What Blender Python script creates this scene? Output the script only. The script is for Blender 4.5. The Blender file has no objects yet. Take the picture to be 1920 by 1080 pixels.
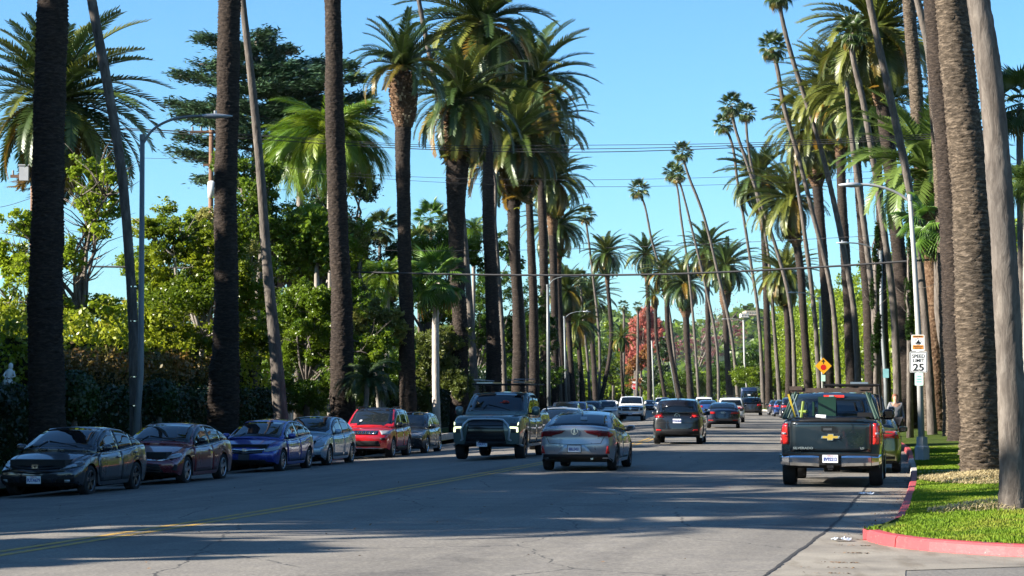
import bpy, math, random
import numpy as np
from mathutils import Vector, Matrix, Euler
from mathutils.bvhtree import BVHTree
R = math.radians
random.seed(7); rng = np.random.default_rng(7)
scene = bpy.context.scene
col = scene.collection

# ---------------------------------------------------------------- camera
F = 4160.0                       # focal length in photo pixels (1920 wide)
HOR = 742.0                      # photo row of the horizon
CAMZ = 1.78
PITCH = math.atan((HOR - 540.0) / F)
cam_d = bpy.data.cameras.new('camera'); cam = bpy.data.objects.new('camera', cam_d); col.objects.link(cam)
cam_d.sensor_width = 36.0; cam_d.lens = F / 1920.0 * 36.0
cam_d.clip_start = 0.5; cam_d.clip_end = 9000
cam.location = (0, 0, CAMZ); cam.rotation_euler = (math.pi / 2 + PITCH, 0, 0)
scene.camera = cam
# ---------------------------------------------------------------- sky, sun, exposure
SUN_EL = 25.0
SUN_VEC = Vector((-1.0, -0.25, math.tan(R(SUN_EL)) * math.hypot(1.0, 0.25))).normalized()   # towards the sun
world = bpy.data.worlds.new('World'); scene.world = world; world.use_nodes = True
nt = world.node_tree; nt.nodes.clear()
wo = nt.nodes.new('ShaderNodeOutputWorld'); bg = nt.nodes.new('ShaderNodeBackground'); sky = nt.nodes.new('ShaderNodeTexSky')
sky.sky_type = 'NISHITA'; sky.sun_disc = False; sky.sun_elevation = R(SUN_EL)
sky.sun_rotation = math.atan2(SUN_VEC.x, SUN_VEC.y)
sky.altitude = 100; sky.air_density = 1.0; sky.dust_density = 0.15; sky.ozone_density = 2.4
bg.inputs['Strength'].default_value = 0.050
tint = nt.nodes.new('ShaderNodeMix'); tint.data_type = 'RGBA'; tint.blend_type = 'MULTIPLY'; tint.inputs[0].default_value = 1.0   # deep winter blue, the same all over the sky
tint.inputs[7].default_value = (.61, .97, 1.24, 1)
nt.links.new(sky.outputs[0], tint.inputs[6]); nt.links.new(tint.outputs[2], bg.inputs[0]); nt.links.new(bg.outputs[0], wo.inputs[0])
sun_d = bpy.data.lights.new('sun', 'SUN'); sun = bpy.data.objects.new('sun', sun_d); col.objects.link(sun)
sun_d.energy = 5.0; sun_d.angle = R(0.55); sun_d.color = (1.0, 0.93, 0.82)
sun.rotation_euler = (-SUN_VEC).to_track_quat('-Z', 'Y').to_euler()
sun.location = (-30, -20, 40)
scene.view_settings.view_transform = 'Standard'; scene.view_settings.look = 'None'
scene.view_settings.exposure = 1.84; scene.view_settings.gamma = 1.0
scene.view_settings.use_curve_mapping = False
scene.cycles.max_bounces = 6; scene.cycles.transparent_max_bounces = 8
scene.cycles.diffuse_bounces = 3; scene.cycles.glossy_bounces = 3; scene.cycles.transmission_bounces = 3
scene.cycles.volume_bounces = 0; scene.cycles.volume_step_rate = 4; scene.cycles.volume_max_steps = 64; scene.cycles.caustics_reflective = False; scene.cycles.caustics_refractive = False

# ---------------------------------------------------------------- geometry of the street
CP, SP = math.cos(PITCH), math.sin(PITCH)
def at(px, py, d):
    """the point of the place seen at photo pixel (px, py), d metres ahead"""
    x, y = (px - 960.0) / F, (540.0 - py) / F
    dy, dz = CP - y * SP, SP + y * CP
    k = d / dy
    return Vector((x * k, d, CAMZ + dz * k))
def mpp(d): return d / F        # metres per photo pixel at distance d
CL = [(-38, -110), (-22, -42), (-11.6, 0), (-5.5, 26.4), (-2.95, 38.4), (.7, 58.3), (4.9, 85), (10.3, 135), (15.5, 190), (20.6, 260), (24.2, 330),
      (25, 375), (23, 415), (17, 455), (6, 490), (-12, 520), (-45, 548), (-110, 580), (-200, 600)]
def catmull(pts, step=1.0):
    P = [np.array(p, float) for p in pts]; P = [2 * P[0] - P[1]] + P + [2 * P[-1] - P[-2]]
    out = []
    for i in range(1, len(P) - 2):
        n = max(2, int(np.linalg.norm(P[i + 1] - P[i]) / step))
        for k in range(n):
            t = k / n
            out.append(.5 * (2 * P[i] + (P[i + 1] - P[i - 1]) * t + (2 * P[i - 1] - 5 * P[i] + 4 * P[i + 1] - P[i + 2]) * t * t + (3 * P[i] - P[i - 1] - 3 * P[i + 1] + P[i + 2]) * t ** 3))
    out.append(P[-2]); return np.array(out)
C0 = catmull(CL, 1.0)
Tn = np.gradient(C0, axis=0); Tn /= np.linalg.norm(Tn, axis=1)[:, None]
Nn = np.stack([Tn[:, 1], -Tn[:, 0]], 1)          # to the right
def zroad(u):
    if u < -1: return .043 * (u + 1)
    if u > 3: return -.008 * (u - 3)
    return 0.0
CURBL, CURBR = -9.4, 9.55
def zver(u):
    if u > 0: return .10 + .035 * max(0, min(u - CURBR, 6))
    return zroad(CURBL) + .15 + .02 * min(6, max(0, CURBL - u))
def zgr(u):
    if CURBL <= u <= CURBR: return zroad(u)
    return zver(u)
def idx_at(d):
    s = np.where(C0[:430, 1] <= d)[0] if d < 375 else None
    return int(np.argmin(np.abs(C0[:, 1] - d)[: int(len(C0) * .8)]))
def road_pt(d, u):
    i = idx_at(d); p = C0[i] + Nn[i] * u
    return Vector((p[0], p[1], zgr(u)))
def heading(d):
    i = idx_at(d); return math.atan2(Tn[i, 1], Tn[i, 0])
def row_pt(px, u, dmin=20, dmax=430):
    """point on the offset line u that is seen in photo column px"""
    best = None
    for i in range(len(C0)):
        p = C0[i] + Nn[i] * u
        if p[1] < dmin or p[1] > dmax: continue
        e = abs(p[0] / p[1] * F + 960 - px)
        if best is None or e < best[0]: best = (e, p)
    return Vector((best[1][0], best[1][1], zgr(u)))

# ---------------------------------------------------------------- object helpers
def fast_mesh(name, V, Fc, mats=(), smooth=False, matidx=None, uv=None):
    V = np.asarray(V, dtype=np.float32).reshape(-1, 3)
    me = bpy.data.meshes.new(name)
    if isinstance(Fc, np.ndarray):
        n, k = Fc.shape
        me.vertices.add(len(V)); me.vertices.foreach_set('co', V.ravel())
        me.loops.add(n * k); me.loops.foreach_set('vertex_index', Fc.astype(np.int32).ravel())
        me.polygons.add(n); me.polygons.foreach_set('loop_start', np.arange(0, n * k, k, dtype=np.int32))
        me.polygons.foreach_set('loop_total', np.full(n, k, dtype=np.int32))
        if smooth: me.polygons.foreach_set('use_smooth', np.ones(n, dtype=bool))
        if matidx is not None: me.polygons.foreach_set('material_index', np.asarray(matidx, dtype=np.int32))
        me.update(calc_edges=True)
    else:
        me.from_pydata([tuple(map(float, v)) for v in V], [], [tuple(f) for f in Fc])
        if smooth: me.polygons.foreach_set('use_smooth', np.ones(len(me.polygons), dtype=bool))
        if matidx is not None: me.polygons.foreach_set('material_index', np.asarray(matidx, dtype=np.int32))
        me.update()
    for m in mats: me.materials.append(m)
    return me
def link(name, data, parent=None, loc=None, rot=None, scale=None):
    o = bpy.data.objects.new(name, data); col.objects.link(o)
    if parent is not None: o.parent = parent
    if loc is not None: o.location = loc
    if rot is not None: o.rotation_euler = rot
    if scale is not None: o.scale = scale if hasattr(scale, '__len__') else (scale,) * 3
    return o
def tag(o, label=None, cat=None, group=None, kind=None):
    if label: o['label'] = label
    if cat: o['category'] = cat
    if group: o['group'] = group
    if kind: o['kind'] = kind
    return o
def empty(name, loc, rz=0, label=None, cat=None, group=None):
    o = link(name, None, loc=loc, rot=(0, 0, rz)); o.empty_display_size = .3
    return tag(o, label, cat, group)

class MB:
    """collects simple shapes into one mesh"""
    def __init__(s): s.v = []; s.f = []; s.m = []
    def add(s, v, f, mi=0):
        b = len(s.v); s.v.extend([tuple(p) for p in v]); s.f.extend([tuple(i + b for i in q) for q in f]); s.m.extend([mi] * len(f)); return s
    def box(s, c, sz, M=None, mi=0, taper=1.0):
        x, y, z = sz[0] / 2, sz[1] / 2, sz[2] / 2
        v = [Vector((a * x * (taper if k > 0 else 1), b * y * (taper if k > 0 else 1), k * z)) for k in (-1, 1) for a, b in ((-1, -1), (1, -1), (1, 1), (-1, 1))]
        if M is not None: v = [M @ p for p in v]
        v = [p + Vector(c) for p in v]
        return s.add(v, [(3, 2, 1, 0), (4, 5, 6, 7), (0, 1, 5, 4), (1, 2, 6, 5), (2, 3, 7, 6), (3, 0, 4, 7)], mi)
    def tube(s, pts, rad, n=8, mi=0, cap=True):
        pts = [Vector(p) for p in pts]; m = len(pts)
        rad = rad if hasattr(rad, '__len__') else [rad] * m
        vs = []; a = None
        for i in range(m):
            t = (pts[min(i + 1, m - 1)] - pts[max(i - 1, 0)]).normalized()
            if a is None: a = t.orthogonal().normalized()
            a = (a - t * a.dot(t)); a = a.normalized() if a.length > 1e-5 else t.orthogonal().normalized()
            b = t.cross(a)
            for k in range(n):
                an = 2 * math.pi * k / n
                vs.append(pts[i] + (a * math.cos(an) + b * math.sin(an)) * rad[i])
        fs = [(i * n + k, i * n + (k + 1) % n, (i + 1) * n + (k + 1) % n, (i + 1) * n + k) for i in range(m - 1) for k in range(n)]
        if cap: fs += [tuple(range(n))[::-1], tuple((m - 1) * n + k for k in range(n))]
        return s.add(vs, fs, mi)
    def prism(s, poly, h, M=None, mi=0):
        """poly in local xy, extruded h along local z"""
        n = len(poly); v = [Vector((p[0], p[1], 0)) for p in poly] + [Vector((p[0], p[1], h)) for p in poly]
        if M is not None: v = [M @ p for p in v]
        return s.add(v, [tuple(range(n))[::-1], tuple(range(n, 2 * n))] + [(k, (k + 1) % n, n + (k + 1) % n, n + k) for k in range(n)], mi)
    def build(s, name, mats, parent=None, smooth=False, loc=None, rot=None):
        mats = mats if isinstance(mats, (list, tuple)) else [mats]
        me = bpy.data.meshes.new(name); me.from_pydata(s.v, [], s.f)
        for m in mats: me.materials.append(m)
        me.polygons.foreach_set('material_index', s.m)
        if smooth: me.polygons.foreach_set('use_smooth', [True] * len(s.f))
        me.update()
        return link(name, me, parent, loc, rot)

# ---------------------------------------------------------------- materials
class NT:
    def __init__(s, name):
        s.m = bpy.data.materials.new(name); s.m.use_nodes = True; s.t = s.m.node_tree; s.n = s.t.nodes; s.b = s.n['Principled BSDF']; s.o = s.n['Material Output']
    def node(s, t, **k):
        n = s.n.new(t)
        for a, b in k.items():
            if a in n.inputs.keys(): n.inputs[a].default_value = b
            else: setattr(n, a, b)
        return n
    def l(s, a, b): s.t.links.new(a, b)
    def ramp(s, src, stops):
        r = s.n.new('ShaderNodeValToRGB'); e = r.color_ramp.elements
        while len(e) < len(stops): e.new(.5)
        for i, (p, c) in enumerate(stops):
            e[i].position = p; e[i].color = tuple(c) + (1,) if len(c) == 3 else c
        s.l(src, r.inputs[0]); return r
    def coord(s, scale=(1, 1, 1), kind='Object'):
        c = s.n.new('ShaderNodeTexCoord'); m = s.n.new('ShaderNodeMapping'); m.inputs['Scale'].default_value = scale
        s.l(c.outputs[kind], m.inputs[0]); return m.outputs[0]
    def noise(s, vec, scale, detail=4, rough=.55, dist=0):
        n = s.n.new('ShaderNodeTexNoise'); n.inputs['Scale'].default_value = scale; n.inputs['Detail'].default_value = detail
        n.inputs['Roughness'].default_value = rough; n.inputs['Distortion'].default_value = dist
        s.l(vec, n.inputs['Vector']); return n.outputs[0]
    def mix(s, fac, a, b, mode='MIX'):
        m = s.n.new('ShaderNodeMix'); m.data_type = 'RGBA'; m.blend_type = mode
        for i, x in ((0, fac), (6, a), (7, b)):
            if hasattr(x, 'links') or hasattr(x, 'is_linked'): s.l(x, m.inputs[i])
            else: m.inputs[i].default_value = (tuple(x) + (1,) if hasattr(x, '__len__') and len(x) == 3 else x)
        return m.outputs[2]
    def math(s, op, a, b=0.0, clamp=False):
        m = s.n.new('ShaderNodeMath'); m.operation = op; m.use_clamp = clamp
        for i, x in ((0, a), (1, b)):
            if hasattr(x, 'is_linked'): s.l(x, m.inputs[i])
            else: m.inputs[i].default_value = x
        return m.outputs[0]
    def bump(s, h, strength=.4, dist=.02):
        b = s.n.new('ShaderNodeBump'); b.inputs['Strength'].default_value = strength; b.inputs['Distance'].default_value = dist
        s.l(h, b.inputs['Height']); s.l(b.outputs[0], s.b.inputs['Normal']); return b
def simple(name, c, rough=.6, metal=0.0, var=.12, scale=3.0, spec=.5, coat=0.0, emit=None, bump=0.0, grain=40):
    t = NT(name); t.b.inputs['Roughness'].default_value = rough; t.b.inputs['Metallic'].default_value = metal
    t.b.inputs['Specular IOR Level'].default_value = spec
    if coat: t.b.inputs['Coat Weight'].default_value = coat; t.b.inputs['Coat Roughness'].default_value = .03
    v = t.coord()
    n = t.noise(v, scale, 5)
    r = t.ramp(n, [(.3, [x * (1 - var) for x in c]), (.7, [min(1, x * (1 + var)) for x in c])])
    t.l(r.outputs[0], t.b.inputs['Base Color'])
    if bump: t.bump(t.noise(v, grain, 3), bump, .01)
    if emit: t.b.inputs['Emission Color'].default_value = tuple(emit[0]) + (1,); t.b.inputs['Emission Strength'].default_value = emit[1]
    return t.m
M = {}
def asphalt(name, base, cracks=True, warm=(1, 1, 1)):
    t = NT(name); v = t.coord(); t.b.inputs['Roughness'].default_value = .82; t.b.inputs['Specular IOR Level'].default_value = .3
    big = t.noise(v, .12, 4, .6); fine = t.noise(v, 20, 4, .8); mid = t.noise(v, 1.7, 5, .6)
    c1 = t.ramp(big, [(.32, [base * .86 * w for w in warm]), (.68, [base * 1.12 * w for w in warm])])
    c2 = t.ramp(fine, [(.32, (.58,) * 3), (.5, (.97,) * 3), (.68, (1.42,) * 3)])
    c = t.mix(1.0, c1.outputs[0], c2.outputs[0], 'MULTIPLY')
    c3 = t.ramp(mid, [(.35, (.90, .90, .91)), (.65, (1.08, 1.08, 1.06))])
    c = t.mix(1.0, c, c3.outputs[0], 'MULTIPLY')
    # long lane-wise tar streaks
    st = t.ramp(t.noise(t.coord((9, .35, 1), 'UV'), 1.0, 4, .6), [(.36, (.80, .80, .81)), (.5, (.97,) * 3), (.64, (1.08,) * 3)])
    c = t.mix(1.0, c, st.outputs[0], 'MULTIPLY')
    pt_ = t.ramp(t.noise(t.coord((1.4, .8, 1), 'UV'), 2.2, 3, .5, 1.2), [(.60, (1, 1, 1)), (.63, (.82, .82, .83))])     # old patches
    c = t.mix(1.0, c, pt_.outputs[0], 'MULTIPLY')
    oil = t.ramp(t.noise(v, 1.1, 2, .5), [(.71, (1, 1, 1)), (.78, (.70, .69, .68))])
    c = t.mix(1.0, c, oil.outputs[0], 'MULTIPLY')
    if cracks:
        wob = t.n.new('ShaderNodeMixRGB'); wob.blend_type = 'ADD'; wob.inputs[0].default_value = .55
        nn = t.n.new('ShaderNodeTexNoise'); nn.inputs['Scale'].default_value = .9; nn.inputs['Detail'].default_value = 6; t.l(v, nn.inputs['Vector'])
        t.l(v, wob.inputs[1]); t.l(nn.outputs[1], wob.inputs[2])
        nn2 = t.n.new('ShaderNodeTexNoise'); nn2.inputs['Scale'].default_value = 7; nn2.inputs['Detail'].default_value = 4; t.l(v, nn2.inputs['Vector'])
        wob2 = t.n.new('ShaderNodeMixRGB'); wob2.blend_type = 'ADD'; wob2.inputs[0].default_value = .12
        t.l(wob.outputs[0], wob2.inputs[1]); t.l(nn2.outputs[1], wob2.inputs[2])
        mp = t.n.new('ShaderNodeMapping'); mp.inputs['Scale'].default_value = (.33, .22, 0); t.l(wob2.outputs[0], mp.inputs[0])
        vo = t.n.new('ShaderNodeTexVoronoi'); vo.feature = 'DISTANCE_TO_EDGE'; vo.inputs['Scale'].default_value = 1; t.l(mp.outputs[0], vo.inputs['Vector'])
        th = t.math('LESS_THAN', vo.outputs['Distance'], .0042)
        msk = t.math('GREATER_THAN', t.noise(v, .35, 3), .43)
        msk2 = t.math('GREATER_THAN', t.noise(v, 5, 2), .42)
        k = t.math('MULTIPLY', t.math('MULTIPLY', th, msk), msk2)
        c = t.mix(t.math('MULTIPLY', k, .8), c, (.03, .03, .03))
    t.l(c, t.b.inputs['Base Color'])
    t.bump(fine, .35, .01)
    return t.m
M['asphalt'] = asphalt('asphalt', .165, True, (1.10, 1.0, .86))
M['side_asphalt'] = asphalt('side_asphalt', .145, False, (1.08, 1.0, .88))
M['concrete'] = simple('gutter_concrete', (.42, .36, .28), .85, var=.16, scale=1.2, spec=.3, bump=.3)
def conc2():
    t = NT('stained_concrete'); v = t.coord(); t.b.inputs['Roughness'].default_value = .85
    a = t.ramp(t.noise(v, .8, 6, .6), [(.3, (.14, .122, .098)), (.5, (.21, .185, .148)), (.72, (.275, .245, .195))])
    b = t.ramp(t.noise(v, 45, 3), [(.3, (.78,) * 3), (.7, (1.15,) * 3)])
    st = t.ramp(t.noise(t.coord((2.2, .5, 1)), 1.3, 5, .6), [(.36, (.66, .62, .56)), (.5, (1, 1, 1))])
    c = t.mix(1, a.outputs[0], b.outputs[0], 'MULTIPLY'); c = t.mix(.8, c, st.outputs[0], 'MULTIPLY')
    t.l(c, t.b.inputs['Base Color']); t.bump(t.noise(v, 45, 3), .3, .01); return t.m
M['gutter'] = conc2()
M['curb_grey'] = simple('curb_concrete', (.36, .33, .29), .85, var=.25, scale=4, spec=.3, bump=.3)
def redcurb():
    t = NT('red_curb_paint'); v = t.coord(); t.b.inputs['Roughness'].default_value = .6
    a = t.ramp(t.noise(v, 1.5, 5), [(.3, (.30, .038, .045)), (.7, (.40, .050, .054))])
    w = t.ramp(t.noise(v, 7, 6, .7), [(.36, (1, 1, 1)), (.45, (0, 0, 0))])
    c = t.mix(w.outputs[0], a.outputs[0], (.10, .07, .07))
    w2 = t.ramp(t.noise(v, 16, 4, .6), [(.66, (0, 0, 0)), (.71, (1, 1, 1))])
    c = t.mix(w2.outputs[0], c, (.30, .22, .19))
    t.l(c, t.b.inputs['Base Color']); t.bump(t.noise(v, 30, 3), .25, .01); return t.m
M['red_curb'] = redcurb()
def yellow():
    t = NT('yellow_road_paint'); v = t.coord(); t.b.inputs['Roughness'].default_value = .75
    w = t.ramp(t.noise(v, 9, 6, .75), [(.43, (.22, .17, .09)), (.52, (.44, .25, .025)), (.72, (.54, .31, .03))])
    t.l(w.outputs[0], t.b.inputs['Base Color']); return t.m
M['yellow'] = yellow()
def ground():
    t = NT('lawn_soil'); v = t.coord(); t.b.inputs['Roughness'].default_value = .95; t.b.inputs['Specular IOR Level'].default_value = .1
    a = t.ramp(t.noise(v, 1.1, 5), [(.3, (.035, .055, .010)), (.7, (.07, .10, .014))])
    b = t.ramp(t.noise(v, 30, 3), [(.3, (.6,) * 3), (.7, (1.25,) * 3)])
    t.l(t.mix(1, a.outputs[0], b.outputs[0], 'MULTIPLY'), t.b.inputs['Base Color']); t.bump(t.noise(v, 60, 2), .6, .02); return t.m
M['lawn'] = ground()
M['dirt'] = simple('dry_soil', (.10, .085, .055), .95, var=.35, scale=.3, spec=.1)
def leafmat(name, c1, c2, c3=None, trans=.3, scale=.8, rough=.38, spec=.5):
    """two tones that vary from clump to clump and object to object, with light passing through the blade"""
    t = NT(name); v = t.coord(); t.b.inputs['Roughness'].default_value = rough; t.b.inputs['Specular IOR Level'].default_value = spec
    oi = t.n.new('ShaderNodeObjectInfo')
    n = t.math('ADD', t.noise(v, scale, 3), t.math('MULTIPLY', t.math('SUBTRACT', oi.outputs['Random'], .5), .35))
    st = [(.28, c1), (.72, c2)] if c3 is None else [(.28, c1), (.55, c2), (.72, c3)]
    r = t.ramp(n, st)
    t.l(r.outputs[0], t.b.inputs['Base Color'])
    tr = t.n.new('ShaderNodeBsdfTranslucent'); t.l(r.outputs[0], tr.inputs[0])
    mx = t.n.new('ShaderNodeMixShader'); mx.inputs[0].default_value = trans
    t.l(t.b.outputs[0], mx.inputs[1]); t.l(tr.outputs[0], mx.inputs[2]); t.l(mx.outputs[0], t.o.inputs[0])
    return t.m
M['frond'] = leafmat('palm_frond_green', (.014, .036, .008), (.062, .096, .017), trans=.20, scale=1.2, rough=.42, spec=.5)
M['frond_olive'] = leafmat('palm_frond_olive', (.038, .062, .010), (.155, .165, .026), trans=.24, scale=1.2, rough=.42, spec=.5)
M['frond_dry'] = leafmat('palm_frond_yellowing', (.20, .11, .012), (.13, .11, .018), trans=.25, scale=2)
M['frond_dead'] = leafmat('palm_frond_dead', (.20, .14, .085), (.27, .2, .13), trans=.1, scale=2)
M['frond_bright'] = leafmat('palm_frond_bright', (.045, .095, .014), (.15, .21, .045), trans=.3, scale=1.2, rough=.4, spec=.5)
M['fan'] = leafmat('fan_palm_leaf', (.022, .050, .010), (.085, .12, .02), trans=.25, scale=1.2, rough=.42, spec=.5)
M['fan_bright'] = leafmat('fan_palm_leaf_bright', (.03, .09, .010), (.13, .23, .03), trans=.3, scale=1.2)
M['stem'] = simple('palm_stem', (.30, .26, .08), .6)
def trunkmat(name, c1, c2, c3, zs=9.0, hs=1.2, bump=.8):
    t = NT(name); t.b.inputs['Roughness'].default_value = .92; t.b.inputs['Specular IOR Level'].default_value = .12
    v = t.coord((hs, hs, zs)); n = t.noise(v, 1.6, 5, .7, .5)
    r = t.ramp(n, [(.28, c1), (.5, c2), (.74, c3)])
    big = t.ramp(t.noise(t.coord(), .35, 4), [(.3, (.78, .78, .8)), (.7, (1.15, 1.1, 1.05))])
    t.l(t.mix(1, r.outputs[0], big.outputs[0], 'MULTIPLY'), t.b.inputs['Base Color'])
    t.bump(n, bump, .05); return t.m
M['trunk_shaded'] = trunkmat('palm_trunk_shaded_scarred', (.010, .008, .007), (.034, .027, .023), (.085, .066, .052), 13.0, 3.5, 1.0)  # darker copy of the scarred bark, shade put into the colour
M['trunk'] = trunkmat('palm_trunk_sunlit_scarred', (.018, .014, .011), (.080, .064, .048), (.25, .20, .15), 13.0, 3.5, 1.2)  # lighter copy for some right-row trunks, sunlight put into the colour
M['trunk_grey'] = trunkmat('palm_trunk_grey', (.048, .041, .036), (.105, .092, .08), (.185, .166, .145), 1.2, 5.0, .5)
M['boots'] = trunkmat('palm_boots', (.03, .015, .008), (.095, .058, .035), (.24, .17, .11), 5.0, 5.0, 1.0)
M['bark'] = trunkmat('tree_bark', (.05, .042, .035), (.13, .115, .10), (.26, .23, .20), 1.5, 5, .7)
M['bark_pale'] = trunkmat('pale_bark', (.14, .125, .11), (.25, .23, .205), (.36, .33, .30), 1.5, 3, .4)
M['white_paint_bark'] = trunkmat('whitewashed_bark', (.36, .31, .27), (.48, .43, .38), (.55, .5, .45), 1.5, 3, .3)
M['red_bark'] = trunkmat('reddish_bark', (.30, .10, .05), (.42, .17, .08), (.5, .24, .13), 4, 3, .5)
M['stub_pale'] = simple('cut_stub_pale', (.34, .26, .16), .8)
# ================================================================ the street
def ribbon(name, us, i0, i1, mat, dz=0.0, kind='structure', step=1, zf=None, wob=None):
    V = []; idx = list(range(i0, i1, step))
    for i in idx:
        for k, u in enumerate(us):
            uu = u + (wob(i, k) if wob else 0)
            p = C0[i] + Nn[i] * uu
            V.append((p[0], p[1], (zf(uu) if zf else zroad(uu)) + dz))
    n = len(us)
    Fc = np.array([(a * n + b, a * n + b + 1, (a + 1) * n + b + 1, (a + 1) * n + b) for a in range(len(idx) - 1) for b in range(n - 1)])
    me = fast_mesh(name, V, Fc, [mat], smooth=True)
    if name == 'road':
        uvl = me.uv_layers.new(name='UVMap'); li = np.empty(len(me.loops), dtype=np.int32); me.loops.foreach_get('vertex_index', li)
        U = np.array(us, dtype=float)[li % n] / 10.0; S = (li // n) / 10.0; uvl.data.foreach_set('uv', np.stack([U, S], 1).astype(np.float32).ravel())
    o = link(name, me); tag(o, kind=kind); return o
NI = len(C0)
GUT = CURBR - .82
ribbon('road', [CURBL + .6, -8, -6.5, -5, -3.5, -2, -1, 0, 1.5, 3, 5, 7, GUT], 0, NI, M['asphalt'])
ribbon('gutter_left', [CURBL, CURBL + .6], 0, NI, M['gutter'], zf=zroad)
i30 = idx_at(30)
ribbon('gutter_right', [GUT, CURBR], i30, NI, M['gutter'])
i24 = idx_at(24)
ribbon('yellow_centre_line', [-.20, -.07], 0, idx_at(215), M['yellow'], dz=.004)
ribbon('yellow_centre_line', [.07, .20], 0, idx_at(215), M['yellow'], dz=.004)
# red kerb that swings round the corner into the side street
kerbR = [tuple(C0[i] + Nn[i] * CURBR) for i in range(NI - 1, i30 - 1, -1)]
corner = [tuple(p) for p in catmull([kerbR[-1], (4.50, 28.4), (4.50, 27.55), (4.72, 26.6), (5.15, 25.85), (5.9, 25.15), (7.1, 24.6), (9.2, 24.2), (14, 23.6), (40, 22.2)], .3)]
def kerb_run(pts, matf, name, lab, gaps=2.6, width=.16, side=1):
    """kerb built as separate cast lengths with open joints"""
    root = empty(name, (pts[0][0], pts[0][1], 0)); root['kind'] = 'structure'
    P = [np.array(p) for p in pts]; acc = [P[0]]; ln = 0; n = 0
    runs = []
    cur = [P[0]]
    for a, b in zip(P[:-1], P[1:]):
        ln += np.linalg.norm(b - a); cur.append(b)
        if ln > (gaps if b[1] < 130 else 40): runs.append(cur); cur = [b]; ln = 0
    if len(cur) > 1: runs.append(cur)
    for run in runs:
        run = [r.copy() for r in run]
        d = run[1] - run[0]; run[0] = run[0] + d / np.linalg.norm(d) * .012
        d = run[-1] - run[-2]; run[-1] = run[-1] - d / np.linalg.norm(d) * .012
        V = []; Fc = []
        for k, p in enumerate(run):
            t = run[min(k + 1, len(run) - 1)] - run[max(k - 1, 0)]; t = t / np.linalg.norm(t); nrm = np.array([-t[1], t[0]]) * side
            zb = -.06 if side > 0 else zroad(CURBL)
            for (o_, z) in ((0, -.12), (.0, .02), (.012, .125), (.035, .15), (width, .155), (width, -.12)):
                q = p + nrm * o_; V.append((q[0] - pts[0][0], q[1] - pts[0][1], zb + z))
        for k in range(len(run) - 1):
            for j in range(5):
                a = k * 6 + j; Fc.append((a, a + 6, a + 7, a + 1))
        e = (len(run) - 1) * 6
        Fc.append((0, 1, 2, 3, 4, 5)); Fc.append((e + 5, e + 4, e + 3, e + 2, e + 1, e))
        me = fast_mesh('kerb_length', V, Fc, [matf(run[0][1])]); link('kerb_length', me, root)
    return root
def kmat(y):
    if y < 50: return M['red_curb']
    if y < 63: return M['curb_grey']
    if y < 96: return M['red_curb']
    return M['curb_grey']
kerb_run(kerbR + corner[1:], kmat, 'kerb_right', '', side=1)
kerb_run([tuple(C0[i] + Nn[i] * CURBL) for i in range(0, NI)], lambda y: M['red_curb'] if 74 < y < 90 else M['curb_grey'], 'kerb_left', '', side=1)
# concrete apron of the corner and the side street
def flat(name, poly, z, mat, kind='structure'):
    me = bpy.data.meshes.new(name); me.from_pydata([(p[0], p[1], z) for p in poly], [], [tuple(range(len(poly)))]); me.materials.append(mat)
    o = link(name, me); tag(o, kind=kind); return o
gl = [tuple(C0[i] + Nn[i] * GUT) for i in range(i30, idx_at(-8), -1)]
flat('corner_apron', gl + [(1.2, -8), (2.9, 12), (3.62, 18), (3.86, 21.9), (4.12, 23.35), (5.7, 23.95), (9, 23.2), (14, 22.7), (40, 21.3), (40, 22.25)] + [tuple(p) for p in corner[::-1][1:-1]] + [kerbR[-1]], -.046, M['gutter'])
flat('side_street', [(-2.5, -12), (60, -14), (60, 22.5), (2.5, 26.5)], -.052, M['side_asphalt'])
# tar joint between asphalt and gutter
tar = simple('tar_joint', (.025, .022, .02), .8)
rj = random.Random(3); wob = [0.0]
for i in range(NI): wob.append(wob[-1] * .9 + rj.uniform(-.03, .03))
C_save = C0
def seam():
    V = []; Fc = []; n = 0
    pts = []
    for i in range(idx_at(-6), idx_at(120)):
        for f in (0, .25, .5, .75):
            c = C0[i] * (1 - f) + C0[i + 1] * f; nr = Nn[i] * (1 - f) + Nn[i + 1] * f
            w = wob[i] * (1 - f) + wob[i + 1] * f + rj.uniform(-.008, .008)
            if 50 < c[1]: w *= .5
            pts.append((c + nr * (GUT + w), nr, rj.uniform(.012, .032)))
    for k, (c, nr, w) in enumerate(pts):
        a = c - nr * w; b = c + nr * w
        V += [(a[0], a[1], -.041), (b[0], b[1], -.041)]
        if k: Fc.append((2 * k - 2, 2 * k - 1, 2 * k + 1, 2 * k))
    o = link('tar_joint', fast_mesh('tar_joint', V, Fc, [tar])); tag(o, kind='structure')
seam()
# verges, gardens and the land beyond
def strip_pts(u0, u1, i0, i1, n, mat, name, lift=0.0, bumpy=0.0):
    us = [u0 + (u1 - u0) * (k / (n - 1)) ** 1.6 for k in range(n)]
    r = random.Random(5)
    V = []; idx = list(range(i0, i1, 2))
    for i in idx:
        for k, u in enumerate(us):
            p = C0[i] + Nn[i] * u; V.append((p[0], p[1], zver(u) + lift + (r.uniform(-bumpy, bumpy) if k else 0)))
    Fc = np.array([(a * n + b, a * n + b + 1, (a + 1) * n + b + 1, (a + 1) * n + b) for a in range(len(idx) - 1) for b in range(n - 1)])
    o = link(name, fast_mesh(name, V, Fc, [mat], smooth=True)); tag(o, kind='structure'); return o
strip_pts(CURBR + .15, CURBR + 6.2, idx_at(31), NI, 8, M['lawn'], 'verge_right', bumpy=.012)
strip_pts(CURBR + 6.2, CURBR + 60, idx_at(31), idx_at(400), 6, M['dirt'], 'garden_ground_right')
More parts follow.
